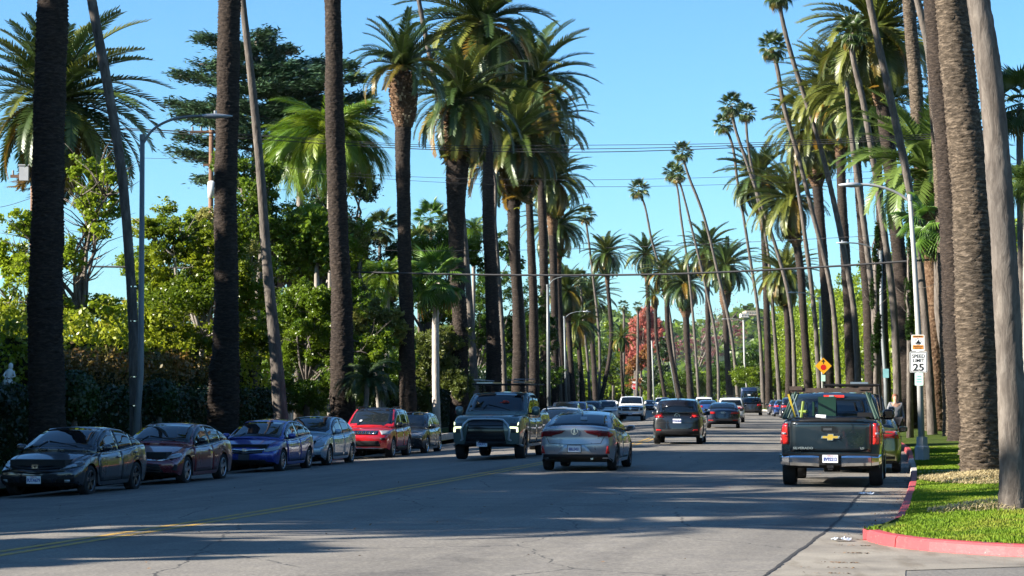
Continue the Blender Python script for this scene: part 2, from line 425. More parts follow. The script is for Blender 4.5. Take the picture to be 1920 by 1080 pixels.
# the corner of lawn inside the swinging kerb
def corner_lawn():
    inner = []
    for k in range(len(corner)):
        t = np.array(corner[min(k + 1, len(corner) - 1)]) - np.array(corner[max(k - 1, 0)]); t = t / np.linalg.norm(t)
        inner.append(np.array(corner[k]) + np.array([-t[1], t[0]]) * .15)
    V = []; Fc = []; m = 9
    back = [np.array(tuple(C0[i30 + 2] + Nn[i30 + 2] * (CURBR + .15 + 42 * (k / (len(inner) - 1)) ** 1.5))) for k in range(len(inner))]
    r = random.Random(2)
    for a, b in zip(inner, back):
        for j in range(m):
            q = a * (1 - j / (m - 1)) + b * (j / (m - 1))
            dd = np.linalg.norm(q - a)
            V.append((q[0], q[1], .092 + min(.20, dd * .035) + (r.uniform(-.01, .01) if j else 0)))
    for k in range(len(inner) - 1):
        for j in range(m - 1): Fc.append((k * m + j, (k + 1) * m + j, (k + 1) * m + j + 1, k * m + j + 1))
    o = link('corner_lawn', fast_mesh('corner_lawn', V, Fc, [M['lawn']], smooth=True)); tag(o, kind='structure')
    return [tuple(p) for p in inner]
inner_corner = corner_lawn()
strip_pts(CURBL - .15, CURBL - 4.2, 0, NI, 5, M['lawn'], 'verge_left', bumpy=.01)
strip_pts(CURBL - 4.2, CURBL - 70, 0, idx_at(330), 6, M['dirt'], 'garden_ground_left')
g = 4000
flat('terrain', [(-g, -300), (g, -300), (g, 2700), (-g, 2700)], -.62, M['dirt'])
# concrete walk slabs crossing the right verge
def slab(d, w, u0, u1, mat, name='walk_slab', dz=.012):
    i = idx_at(d); c = C0[i]; V = []
    for (u, t) in ((u0, -w / 2), (u1, -w / 2), (u1, w / 2), (u0, w / 2)):
        p = c + Nn[i] * u + Tn[i] * t; V.append((p[0], p[1], zver(u) + dz))
    b = [(x, y, z - .08) for x, y, z in V]
    me = fast_mesh(name, b + V, [(4, 5, 6, 7), (0, 1, 5, 4), (1, 2, 6, 5), (2, 3, 7, 6), (3, 0, 4, 7)], [mat])
    o = link(name, me); tag(o, kind='structure'); return o
slab(50.2, 1.25, CURBR + .17, CURBR + 3.4, M['concrete']); slab(73, 1.3, CURBR + .17, CURBR + 3.4, M['concrete']); slab(112, 1.3, CURBR + .17, CURBR + 3.4, M['concrete'])
slab(87, 5.0, CURBL - 6, CURBL - .17, M['concrete'], 'driveway')

# grass blades on the near verge
def in_poly(x, y, poly):
    c = np.zeros(len(x), bool); n = len(poly); j = n - 1
    for i in range(n):
        xi, yi = poly[i]; xj, yj = poly[j]
        c ^= ((yi > y) != (yj > y)) & (x < (xj - xi) * (y - yi) / (yj - yi + 1e-12) + xi); j = i
    return c
def grass():
    kp = [p for p in kerbR if p[1] < 74]                   # far to near
    poly = [(p[0] + .16, p[1]) for p in kp] + inner_corner + [(40, 60), (22, 74)]
    N = 600000
    y = 24 + 48 * rng.random(N) ** 1.45; x = 4 + rng.random(N) * 15
    k = in_poly(x, y, poly) & (x < y * .245 + .3)
    x, y = x[k], y[k]
    cy = np.interp(y, C0[:, 1][:500], C0[:, 0][:500]); u = (x - cy) * .983
    near = y < 29.6
    z = .10 + .035 * np.clip(u - CURBR, 0, 6)
    n = len(x); print('blades', n)
    cl_ = bpy.data.objects['corner_lawn'].data; bv = BVHTree.FromPolygons([v.co.copy() for v in cl_.vertices], [tuple(f.vertices) for f in cl_.polygons])
    for k_ in np.where(y < 33)[0]:
        h_ = bv.ray_cast(Vector((x[k_], y[k_], 3)), Vector((0, 0, -1)))
        if h_[0] is not None: z[k_] = h_[0].z
    patch = .5 + .5 * np.sin(x * 1.9 + np.sin(y * .8) * 2) * np.sin(y * .9 + x * .4)
    h = (.018 + .024 * rng.random(n)) * (.7 + .6 * patch); w = .009 + .006 * rng.random(n) + y * .00012
    a = rng.random(n) * 6.283; lean = rng.random(n) * .030; b = rng.random(n) * 6.283
    V = np.empty((n, 3, 3), np.float32)
    V[:, 0] = np.stack([x - np.cos(a) * w, y - np.sin(a) * w, z - .01], 1)
    V[:, 1] = np.stack([x + np.cos(a) * w, y + np.sin(a) * w, z - .01], 1)
    V[:, 2] = np.stack([x + np.cos(b) * lean, y + np.sin(b) * lean, z + h], 1)
    Fc = np.arange(n * 3).reshape(n, 3)
    gm = leafmat('lawn_blade', (.07, .14, .009), (.14, .22, .013), (.22, .24, .03), trans=.35, scale=1.4, rough=.7, spec=.2)
    me = fast_mesh('grass', V.reshape(-1, 3), Fc, [gm]); o = link('grass', me)
    tag(o, 'short bright green lawn grass on the verge behind the red kerb', kind='stuff')
grass()
# ================================================================ palm fronds as shared meshes
def frond_data(n=34, droop=1.0, lw=.34, wid=.020, vfold=.35, hang=0.0, fwd=.75, seed=0, plume=0.0, L=1.0):
    """feather leaf of unit length along +X, bending down by droop radians; narrow leaflets on both sides"""
    r = random.Random(seed); V = []; Fc = []
    seg = 14; pts = []; x = z = 0.0; ang = 0.0
    for i in range(seg + 1):
        pts.append((x, z, ang)); ang = -droop * ((i + 1) / seg) ** 1.35
        x += math.cos(ang) / seg; z += math.sin(ang) / seg
    def P(t):
        f = t * seg; i = min(int(f), seg - 1); f -= i
        return [pts[i][k] * (1 - f) + pts[i + 1][k] * f for k in range(3)]
    for i in range(seg):                      # rachis
        a, b = pts[i], pts[i + 1]; w0 = .014 * (1 - i / seg) ** .7 + .002; w1 = .014 * (1 - (i + 1) / seg) ** .7 + .002
        k = len(V); V += [(a[0], -w0, a[1]), (a[0], w0, a[1]), (b[0], w1, b[1]), (b[0], -w1, b[1]), (a[0], 0, a[1] - w0), (b[0], 0, b[1] - w1)]
        Fc += [(k, k + 1, k + 2, k + 3), (k, k + 3, k + 5, k + 4), (k + 1, k + 4, k + 5, k + 2)]
    for i in range(n):
        t = .045 + .95 * (i + .5) / n
        px, pz, pa = P(t)
        prof = math.sin(min(1, (t + .06) * 1.9) * math.pi / 2) * (1 - max(0, t - .55) / .45 * .62)
        for s in (-1, 1):
            ll = lw * prof * r.uniform(.85, 1.1) * .62
            fx = fwd * (.7 + .7 * t) + r.uniform(-.12, .12); up = vfold * (1 if i % 2 else .5) + r.uniform(-.1, .1) * (1 + 4 * plume)
            if plume: fx += r.uniform(-.5, .5) * plume; up += r.uniform(-.6, .6) * plume
            d = Vector((fx, s * 1.0, up)).normalized()
            ca, sa = math.cos(pa), math.sin(pa)
            rot = lambda v: Vector((v.x * ca - v.z * sa, v.y, v.x * sa + v.z * ca))
            d = rot(d); tang = rot(Vector((1, 0, 0)))
            b0 = Vector((px, s * .004, pz)); mid = b0 + d * ll * .5; tip = b0 + d * ll
            mid.z -= hang * ll * .14; tip.z -= hang * ll * .75 + .05 * ll; 
            if hang: tip.y *= (1 - .3 * hang)
            w = wid * .5
            k = len(V); V += [tuple(b0 - tang * w * .6), tuple(b0 + tang * w * .6), tuple(mid + tang * w), tuple(tip), tuple(mid - tang * w)]
            Fc += [(k, k + 1, k + 2, k + 4), (k + 4, k + 2, k + 3)]
    return np.array(V, np.float32), Fc
def fan_data(seed=0, seg=22, droop=.5, pet=.85, rad=.85):
    """fan leaf: stalk along +X then a folded fan of pointed segments with drooping tips"""
    r = random.Random(seed); V = []; Fc = []
    tot = pet + rad
    V += [(0, -.012, 0), (0, .012, 0), (pet, .008, 0), (pet, -.008, 0)]; Fc.append((0, 1, 2, 3))
    for i in range(seg):
        a0 = (-1 + 2 * i / seg) * 2.15; a1 = (-1 + 2 * (i + 1) / seg) * 2.15; am = (a0 + a1) / 2
        rr = rad * r.uniform(.86, 1.05) * (1 - .22 * abs(am) / 2.15)
        zf = .05 * rad
        def pt(a, q, z): return (pet + math.cos(a) * q, math.sin(a) * q, z - droop * (q / rad) ** 2 * rad * .35 - abs(math.sin(a)) * q * .12)
        k = len(V)
        V += [(pet, 0, 0), pt(a0, rr * .55, 0), pt(am, rr * .6, zf), pt(a1, rr * .55, 0)]
        tip = list(pt(am + r.uniform(-.05, .05), rr, 0)); tip[2] -= droop * rr * r.uniform(.15, .4); V.append(tuple(tip))
        Fc += [(k, k + 1, k + 2), (k, k + 2, k + 3), (k + 1, k + 4, k + 2), (k + 2, k + 4, k + 3)]
    V = np.array(V, np.float32) / tot
    return V, Fc
PF = {}
for key, mats, _ in (
    ('cv', dict(n=50, droop=.9, lw=.235, wid=.025), 0), ('cd', dict(n=50, droop=1.75, lw=.235, wid=.025, vfold=.25), 0),
    ('cw', dict(n=50, droop=1.35, lw=.235, wid=.025, vfold=.3), 0), ('dead', dict(n=26, droop=.5, lw=.22, wid=.012, hang=1.2), 0),
    ('qu', dict(n=64, droop=1.9, lw=.50, wid=.020, vfold=.1, hang=1.0, plume=.35), 0), ('qv', dict(n=60, droop=1.35, lw=.46, wid=.020, vfold=.25, hang=.6, plume=.35), 0)):
    for s in range(2): PF[key, s] = frond_data(seed=s * 17 + len(key) * 3 + ord(key[-1]), **mats)
for s in range(3): PF['fan', s] = fan_data(s, 22, (.35, .6, 1.0)[s])
for s in range(2): PF['fanlow', s] = fan_data(s + 9, 14, (.5, .9)[s])
PM = {}
def prefab(key, s, mat):
    k = (key, s, mat)
    if k not in PM:
        V, Fc = PF[key, s]; PM[k] = fast_mesh('leaf_' + key, V, Fc, [M[mat]])
    return PM[k]
def frond_mats(az, el, roll, loc, sc):
    return Matrix.Translation(loc) @ Matrix.Rotation(az, 4, 'Z') @ Matrix.Rotation(-el, 4, 'Y') @ Matrix.Rotation(roll, 4, 'X') @ Matrix.Scale(sc, 4)
def crown(root, c, rad, kind='canary', n=60, seed=1, parts=True, lo=-62, hi=82, dry=.10, green='frond', name='frond', dead=0, squash=1.0, core=.10):
    """leaves set spirally round the growing point; c in the root's space"""
    r = random.Random(seed); ms = []
    lean, lamt = r.uniform(0, 6.283), r.uniform(.02, .14)
    if kind == 'canary' and n > 20:
        n = int(n * r.uniform(1.2, 1.5)); lo += r.uniform(-6, 8)
        if parts and not dead: dead = r.choice((0, 1, 2, 4))
    for i in range(n):
        f = (i + .5) / n; az = i * 2.39996 + r.uniform(-.25, .25)
        el = R(hi + (lo - hi) * f ** (.85 if kind != 'fan' else .9) + r.uniform(-7, 7))
        if kind == 'fan':
            key = 'fan' if parts else 'fanlow'; s = min(2, int(f * 3)) if parts else int(f > .5); sc = rad * r.uniform(.88, 1.08)
            mat = green if f < .93 or not dry else 'frond_dry'
        elif kind == 'queen':
            key = 'qv' if f < .35 else 'qu'; s = i % 2; sc = rad * 1.22 * r.uniform(.62, 1.12); mat = green
            el = R(75 - 85 * f + r.uniform(-8, 8))
        else:
            key = 'cv' if f < .35 else ('cw' if f < .7 else 'cd'); s = i % 2
            sc = rad * 1.30 * r.uniform(.88, 1.06) * (1 - .12 * f)
            mat = green
            if f > .55 and r.random() < dry * 2: mat = 'frond_dry'
            elif r.random() < .3 and green == 'frond': mat = 'frond_olive'
        off = Vector((math.cos(az) * math.cos(el), math.sin(az) * math.cos(el), math.sin(el) * squash * .5 - .5 * f - .25)) * rad * core * (.3 if kind == 'canary' else .6)
        sc *= 1 + lamt * math.cos(az - lean); el -= lamt * .8 * math.cos(az - lean)
        if kind == 'canary' and r.random() < .06: el -= R(r.uniform(10, 28)); sc *= r.uniform(.6, .9)
        ms.append((key, s, mat, frond_mats(az, el, r.uniform(-.35, .35), Vector(c) + off, sc)))
    if kind == 'canary' and parts:      # the heart of the crown where the leaf bases crowd together
        V, Fc = trunk_mesh([(c[0], c[1], c[2] - rad * .16), (c[0], c[1], c[2] - rad * .02), (c[0], c[1], c[2] + rad * .10)], {0: rad * .12, .5: rad * .09, 1: rad * .03}, 12, .12, .1, .08, seed)
        link('heart', fast_mesh('heart', V, Fc, [M['stem']]), root)
    for k in range(dead):
        az = r.uniform(0, 6.28)
        ms.append(('dead', k % 2, 'frond_dead', frond_mats(az, R(r.uniform(-80, -60)), 0, Vector(c) + Vector((math.cos(az), math.sin(az), -1.6)) * rad * core, rad * .75 * r.uniform(.8, 1.1))))
    if parts:
        for key, s, mat, m in ms:
            o = link(name, prefab(key, s, mat), root); o.matrix_local = m
    else:
        mats = sorted({m[2] for m in ms}); VV = []; FF = []; MI = []; b = 0
        for key, s, mat, m in ms:
            V, Fc = PF[key, s]; mm = np.array(m); W = V @ mm[:3, :3].T + mm[:3, 3]
            VV.append(W); FF += [tuple(x + b for x in f) for f in Fc]; MI += [mats.index(mat)] * len(Fc); b += len(V)
        me = fast_mesh('crown', np.concatenate(VV), FF, [M[x] for x in mats], matidx=MI)
        link('crown', me, root)

def trunk_mesh(path, radii, sides=20, ring=.11, rough=.05, ringamp=.05, seed=0, diamond=0.0):
    """path: points from base up (local). Rings of old leaf scars stand proud of the bark."""
    r = np.random.default_rng(seed); P = catmull3(path); Lc = np.concatenate([[0], np.cumsum(np.linalg.norm(np.diff(P, axis=0), axis=1))])
    L = Lc[-1]; rr = np.interp(Lc / L, np.linspace(0, 1, len(radii)) if not isinstance(radii, dict) else list(radii.keys()), radii if not isinstance(radii, dict) else list(radii.values()))
    m = max(6, int(L / ring * 2)); S = np.linspace(0, L, m)
    X = np.stack([np.interp(S, Lc, P[:, k]) for k in range(3)], 1); RR = np.interp(S, Lc, rr)
    an = np.arange(sides) * 2 * np.pi / sides
    ph = r.random(m) * 6.28
    prof = np.where(np.arange(m) % 2 == 0, 1 + ringamp, 1 - ringamp * .6)
    nz = 1 + rough * r.standard_normal((m, sides)) * .6
    slow = 1 + .03 * np.sin(an[None, :] * 2 + S[:, None] * .6) + .03 * np.sin(S[:, None] * 1.3 + an[None, :] + seed) + .02 * np.sin(S[:, None] * 3.7 + seed * 2)
    RAD = RR[:, None] * prof[:, None] * nz * slow
    if diamond:
        k = max(4, sides // 3)
        RAD = RR[:, None] * (1 + diamond * np.sign(np.sin(an[None, :] * k + (np.arange(m)[:, None] % 4) * math.pi / 2)) * r.uniform(.5, 1.2, (m, sides))) * slow
    V = np.empty((m, sides, 3)); V[:, :, 0] = X[:, 0:1] + np.cos(an) * RAD; V[:, :, 1] = X[:, 1:2] + np.sin(an) * RAD; V[:, :, 2] = X[:, 2:3]
    if not diamond: V[:, :, 2] += .3 * ring * np.sin(an[None, :] + ph[:, None] * .2)
    i = np.arange(m - 1)[:, None] * sides; k = np.arange(sides)[None, :]; k2 = (k + 1) % sides
    Fc = np.stack([i + k, i + k2, i + sides + k2, i + sides + k], -1).reshape(-1, 4)
    return V.reshape(-1, 3), Fc
def catmull3(path):
    """smooth curve through unevenly spaced points (tangents from true chord lengths)"""
    P = np.array([tuple(map(float, p)) for p in path])
    if len(P) == 2: return P
    h = np.linalg.norm(np.diff(P, axis=0), axis=1) + 1e-9; d = np.diff(P, axis=0) / h[:, None]
    T = np.empty_like(P); T[0] = d[0]; T[-1] = d[-1]
    for i in range(1, len(P) - 1): T[i] = (d[i - 1] * h[i] + d[i] * h[i - 1]) / (h[i - 1] + h[i])
    out = []
    for i in range(len(P) - 1):
        for k in range(8):
            t = k / 8; t2, t3 = t * t, t ** 3
            out.append((2 * t3 - 3 * t2 + 1) * P[i] + (t3 - 2 * t2 + t) * h[i] * T[i] + (-2 * t3 + 3 * t2) * P[i + 1] + (t3 - t2) * h[i] * T[i + 1])
    out.append(P[-1]); return np.array(out)
def stubs(sh, xb, x0, zb, zt, br, r0, sd):
    """cut leaf bases in spirals over the head of the trunk"""
    r = random.Random(sd); mb = MB(); n = int((zt - zb) * 95)
    for i in range(n):
        f = (i + .5) / n; a = i * 2.39996; z = zb + (zt - zb) * f; x = xb + (x0 - xb) * f
        q = np.interp(f, [0, .25, .6, .9, 1], [r0, br * .9, br, br * .9, br * .55]) * .97
        dv = Vector((math.cos(a), math.sin(a), 0)); t = Vector((-dv.y, dv.x, 0)); w = r.uniform(.035, .06); L = r.uniform(.05, .14); up = Vector((0, 0, 1))
        p = Vector((x, 0, z)) + dv * q; e = p + dv * L + up * L * r.uniform(.6, 1.3)
        mb.add([p - t * w - up * .05, p + t * w - up * .05, p + t * w * .8 + up * .05, p - t * w * .8 + up * .05, e - t * w * .7 - up * .02, e + t * w * .7 - up * .02, e + t * w * .6 + up * .02, e - t * w * .6 + up * .02], [(0, 1, 5, 4), (3, 7, 6, 2), (0, 4, 7, 3), (1, 2, 6, 5), (4, 5, 6, 7)], int(r.random() < .22))
    o = mb.build('leaf_stubs', [M['boots'], M['stub_pale']], sh); o['kind'] = 'stuff'
PALMN = [0]
def palm(label, base, path, w, kind='canary', cr=None, d=None, bulb=None, n=58, group=None, parts=True, name=None, top=None, tmat=None, near=False, dry=.10, green=None, lo=-62, hi=82, dead=0, flare=1.22, bark_w=None, rootmass=None, core=.10):
    """base: ('L'|'R'|float offset, column) or a point; path: photo points of the trunk above the base, bottom to top;
    w: trunk widths in photo pixels bottom to top; cr: (px, py, radius px) of the crown; top: extra metres of trunk above the last point (crown above the frame)"""
    PALMN[0] += 1; sd = PALMN[0] * 13 + 5
    if isinstance(base, Vector): b = base.copy()
    else: b = row_pt(base[1], {'L': CURBL - 1.9, 'R': CURBR + 1.9}.get(base[0], base[0]))
    d = b.y; s = mpp(d)
    root = empty(name or {'canary': 'canary_palm', 'fan': 'fan_palm', 'queen': 'queen_palm'}[kind], b, 0, label, 'palm tree', group)
    pts = [Vector((0, 0, -.15))]
    if kind != 'canary' and cr and not top: path = list(path) + [(cr[0], cr[1] + cr[2] * .12)]; w = list(w) + [w[-1] * .9]
    for q in path:
        p = at(q[0], q[1], d) - b
        if p.z > .5: pts.append(p)
    if len(pts) == 1: pts.append(Vector((0, 0, 3)))
    if top:
        dr = (pts[-1] - pts[-2]).normalized() if len(pts) > 2 else Vector((0, 0, 1)); pts.append(pts[-1] + Vector((dr.x * .7, 0, 1)).normalized() * top)
    rad = [x * s / 2 for x in w]
    if top: rad.append(rad[-1] * .93)
    sides = 44 if near else (16 if max(w) > 18 else 10)
    ring = (.085 if kind == 'canary' else .13) if near else (.16 if max(w) > 18 else .35)
    # radius by height with the root flare
    P = catmull3(pts); Lc = np.concatenate([[0], np.cumsum(np.linalg.norm(np.diff(P, axis=0), axis=1))]); L = Lc[-1]
    rd = {0.0: rad[0] * flare, min(.9 / L, .2): rad[0]}
    for k, x in enumerate(rad[1:]): rd[max(min(.9 / L, .2) + .01, (k + 1) / (len(rad) - 1))] = x
    V, Fc = trunk_mesh(pts, rd, sides, ring, .055 if kind == 'canary' else .025, .038 if kind == 'canary' else .012, sd)
    tm = tmat or {'canary': 'trunk_shaded', 'fan': 'trunk_grey', 'queen': 'bark_pale'}[kind]
    link('trunk', fast_mesh('trunk', V, Fc, [M[tm]], smooth=not near or kind != 'canary'), root)
    if rootmass:
        a, bb, rr_ = rootmass       # heights and radius of the rough mass of old roots at the foot
        V, Fc = trunk_mesh([(pts[0].x, 0, -.2), tuple(pts[0].lerp(pts[1], .02) + Vector((0, 0, a))), tuple(Vector((pts[0].lerp(pts[1], min(1, bb / max(.1, pts[1].z)))[0], 0, bb)))], {0: rr_ * .9, .35: rr_, .7: rr_ * .95, .9: rad[0] * 1.02, 1: rad[0] * .9}, 40, .05, .09, .02, sd + 1)
        link('root_mass', fast_mesh('root_mass', V, Fc, [M[tm]]), root)
    if bulb:      # (y bottom, y top, width) of the stub-covered head of the trunk
        x0 = pts[-1].x if not cr else (at(cr[0], cr[1], d) - b).x
        zb = (at(960, bulb[0], d) - b).z; zt = (at(960, bulb[1], d) - b).z; xb = pts[-1].x
        br = bulb[2] * s / 2
        V, Fc = trunk_mesh([(xb, 0, zb - .1), ((xb + x0) / 2, 0, (zb + zt) / 2), (x0, 0, zt)], {0: rad[-1] * .98, .25: br * .9, .6: br, .9: br * .9, 1: br * .5}, 26 if max(w) > 18 else 14, .10 if max(w) > 18 else .2, .06, .05, sd, diamond=.10)
        sh = link('stub_head', fast_mesh('stub_head', V, Fc, [M['boots']]), root)
        if br / s > 20: stubs(sh, xb, x0, zb, zt, br, rad[-1], sd)
    if cr: c = at(cr[0], cr[1], d) - b; c.y = 0; cradius = cr[2] * s
    else: c = pts[-1] + Vector((0, 0, .1)); cradius = {'canary': 3.6, 'fan': 1.7, 'queen': 2.6}[kind]; parts = False; n = 44 if kind == 'canary' else 30
    if kind == 'canary' and not bulb:
        V, Fc = trunk_mesh([tuple(pts[-1] - (pts[-1] - pts[-2]).normalized() * .6), tuple(pts[-1].lerp(c, .5)), tuple(c)], {0: rad[-1], .4: rad[-1] * 1.5, 1: rad[-1] * 1.1}, 12, .2, .06, .05, sd, diamond=.08)
        link('stub_head', fast_mesh('stub_head', V, Fc, [M['boots']]), root)
    crown(root, c, cradius, kind, n, sd, parts, lo, hi, dry, green or {'canary': 'frond', 'fan': 'fan', 'queen': 'frond_bright'}[kind], dead=dead, core=core, name='fan_leaf' if kind == 'fan' else 'frond')
    return root

# ================================================================ broadleaved trees, hedges
def leaf_cloud(clumps, size, seed, up=.35, elong=1.6, jitter=.35, fold=True):
    """clumps: (x, y, z, rx, ry, rz, n) ; returns many small pointed leaves lying on the shells of twig clusters"""
    r = np.random.default_rng(seed); C = []
    for (x, y, z, rx, ry, rz, n) in clumps:
        nc = max(6, int(n / 34)); u = r.standard_normal((nc, 3)); u /= np.linalg.norm(u, axis=1)[:, None]
        rad = r.uniform(.45, 1.0, (nc, 1)) ** .5
        cc = np.array([x, y, z]) + u * rad * np.array([rx, ry, rz]) * r.uniform(.8, 1.12, (nc, 1))
        cs = min(rx, ry, rz) * r.uniform(.09, .22, nc) + size * .7
        k = int(n / nc) + 1
        p = cc[:, None, :] + r.standard_normal((nc, k, 3)) * cs[:, None, None] * np.array([.75, .75, .5])
        C.append(p.reshape(-1, 3))
    P = np.concatenate(C); n = len(P)
    nrm = r.standard_normal((n, 3)); nrm[:, 2] = np.abs(nrm[:, 2]) + up; nrm /= np.linalg.norm(nrm, axis=1)[:, None]
    t = r.standard_normal((n, 3)); t -= nrm * (t * nrm).sum(1)[:, None]; t /= np.linalg.norm(t, axis=1)[:, None]; b = np.cross(nrm, t)
    s = size * r.uniform(1 - jitter, 1 + jitter, (n, 1))
    V = np.stack([P - t * s * elong * .5, P + b * s * .5 + nrm * s * .1, P + t * s * elong * .5, P - b * s * .5 + nrm * s * .1], 1)
    return V.reshape(-1, 3), np.arange(n * 4).reshape(n, 4)
def limbs(mb, base, tips, r0, seed, sag=.12, twigs=3, trunk_h=None):
    r = random.Random(seed)
    for tp in tips:
        tp = Vector(tp); a = Vector(base); L = (tp - a).length
        pts = [a]
        for k in range(1, 6):
            f = k / 5; q = a.lerp(tp, f); j = L * .05 * (1 if k < 5 else 0); pts.append(q + Vector((r.uniform(-j, j), r.uniform(-j, j), r.uniform(-j, j) + math.sin(f * math.pi) * L * sag)))
        mb.tube(pts, [r0 * (1 - .82 * k / 5) for k in range(6)], 6)
        for _ in range(twigs):
            k = r.randint(2, 4); q = pts[k]; e = q + Vector((r.uniform(-1, 1), r.uniform(-1, 1), r.uniform(.1, 1))).normalized() * L * r.uniform(.2, .38)
            m_ = q.lerp(e, .5) + Vector((r.uniform(-1, 1), 0, r.uniform(-1, 1))) * L * .03
            mb.tube([q, m_, e], [r0 * .3, r0 * .18, r0 * .06], 4)
TN = [0]
LEAFK, LEAFN = .46, 3.0
def tree(label, name, cat, d, blobs, leaf, mat, trunk=None, group=None, dens=1.0, bark='bark', tw=.16, up=.35, elong=1.6, yscale=1.0, crown_name='crown', twigs=3, basez=None, tips=None):
    """blobs: (px, py, rx px, ry px, y offset m, leaves) seen at distance d; trunk: [(px, py)...] bottom to top"""
    TN[0] += 1; s = mpp(d); leaf *= LEAFK; dens *= LEAFN
    px0 = trunk[0][0] if trunk else blobs[0][0]
    x0 = at(px0, HOR, d).x; i = idx_at(d); u = (x0 - C0[i][0]); bz = zgr(u) if basez is None else basez
    b = Vector((x0, d, bz)); root = empty(name, b, 0, label, cat, group)
    cl = []; rb = random.Random(TN[0] * 31); big = []
    for (px, py, rx, ry, oy, n) in blobs:
        p = at(px, py, d) - b; X, Z = rx * s, ry * s; big.append((p.x, oy, p.z, X, X * yscale, Z))
        nb = 9 if X > 4 * leaf else 5
        for q in range(nb):      # every bough is a loose bunch of smaller ones, uneven in size
            a, e, k = rb.uniform(0, 6.283), rb.uniform(-.8, 1.0), rb.uniform(.35, .85); f = rb.uniform(.26, .50)
            cl.append((p.x + math.cos(a) * k * X, oy + math.sin(a) * k * X * yscale, p.z + e * k * Z, X * f * 1.1, X * f * yscale, Z * f, int(n * dens * .95 / nb) + 1))
    V, Fc = leaf_cloud(cl, leaf, TN[0] * 7 + 1, up, elong)
    keep = V.reshape(-1, 4, 3)[:, :, 2].min(1) > .03
    V = V.reshape(-1, 4, 3)[keep].reshape(-1, 3); Fc = np.arange(len(V)).reshape(-1, 4)
    link(crown_name, fast_mesh('crown', V, Fc, [M[mat]]), root)
    if trunk is not False:
        mb = MB(); tp = [at(q[0], q[1], d) - b for q in trunk[1:]] if trunk else [Vector((0, 0, cl[0][2]))]
        for q in tp: q.y = 0
        mb.tube([Vector((0, 0, -.1))] + tp, [tw * 1.25] + [tw * (1 - .5 * (k + 1) / len(tp)) for k in range(len(tp))], 9)
        t_ = [(c[0], c[1], c[2] + c[5] * .2) for c in (cl[::3] if len(cl) < 60 else cl[::5])] if tips is None else [tuple(at(q[0], q[1], d) - b) for q in tips]
        limbs(mb, tp[-1] if trunk and len(tp) > 1 else tp[0] * .45, t_, tw * .55, TN[0], twigs=twigs)
        mb.build('trunk', M[bark], root, smooth=True)
    return root
M['queen'] = leafmat('feathery_palm_leaf', (.035, .09, .006), (.13, .22, .012), (.26, .30, .035), trans=.4, scale=.9)
M['lf_yellow'] = leafmat('leaf_yellow_green', (.10, .15, .008), (.34, .38, .022), (.50, .44, .06), trans=.5, scale=.5)
M['lf_lime'] = leafmat('leaf_lime', (.065, .13, .008), (.26, .34, .022), trans=.5, scale=.5)
M['lf_mid'] = leafmat('leaf_mid_green', (.035, .085, .007), (.16, .24, .02), trans=.42, scale=.6)
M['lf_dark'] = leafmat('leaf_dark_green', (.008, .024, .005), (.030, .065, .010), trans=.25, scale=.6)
M['lf_olive'] = leafmat('leaf_olive', (.10, .13, .02), (.34, .33, .09), trans=.4, scale=.6)
M['lf_red'] = leafmat('leaf_autumn_red', (.42, .09, .08), (.58, .22, .17), (.50, .30, .14), trans=.4, scale=.25)
M['lf_orange'] = leafmat('leaf_autumn_orange', (.26, .09, .03), (.34, .19, .05), (.18, .18, .03), trans=.4, scale=.3)
M['lf_pink'] = leafmat('leaf_autumn_pink', (.20, .035, .05), (.26, .10, .11), (.22, .17, .15), trans=.35, scale=.2)
M['lf_russet'] = leafmat('leaf_russet', (.05, .07, .01), (.22, .12, .03), (.12, .17, .015), trans=.3, scale=.6)
M['lf_cedar'] = leafmat('leaf_cedar', (.028, .066, .030), (.095, .15, .065), trans=.1, scale=1.2)
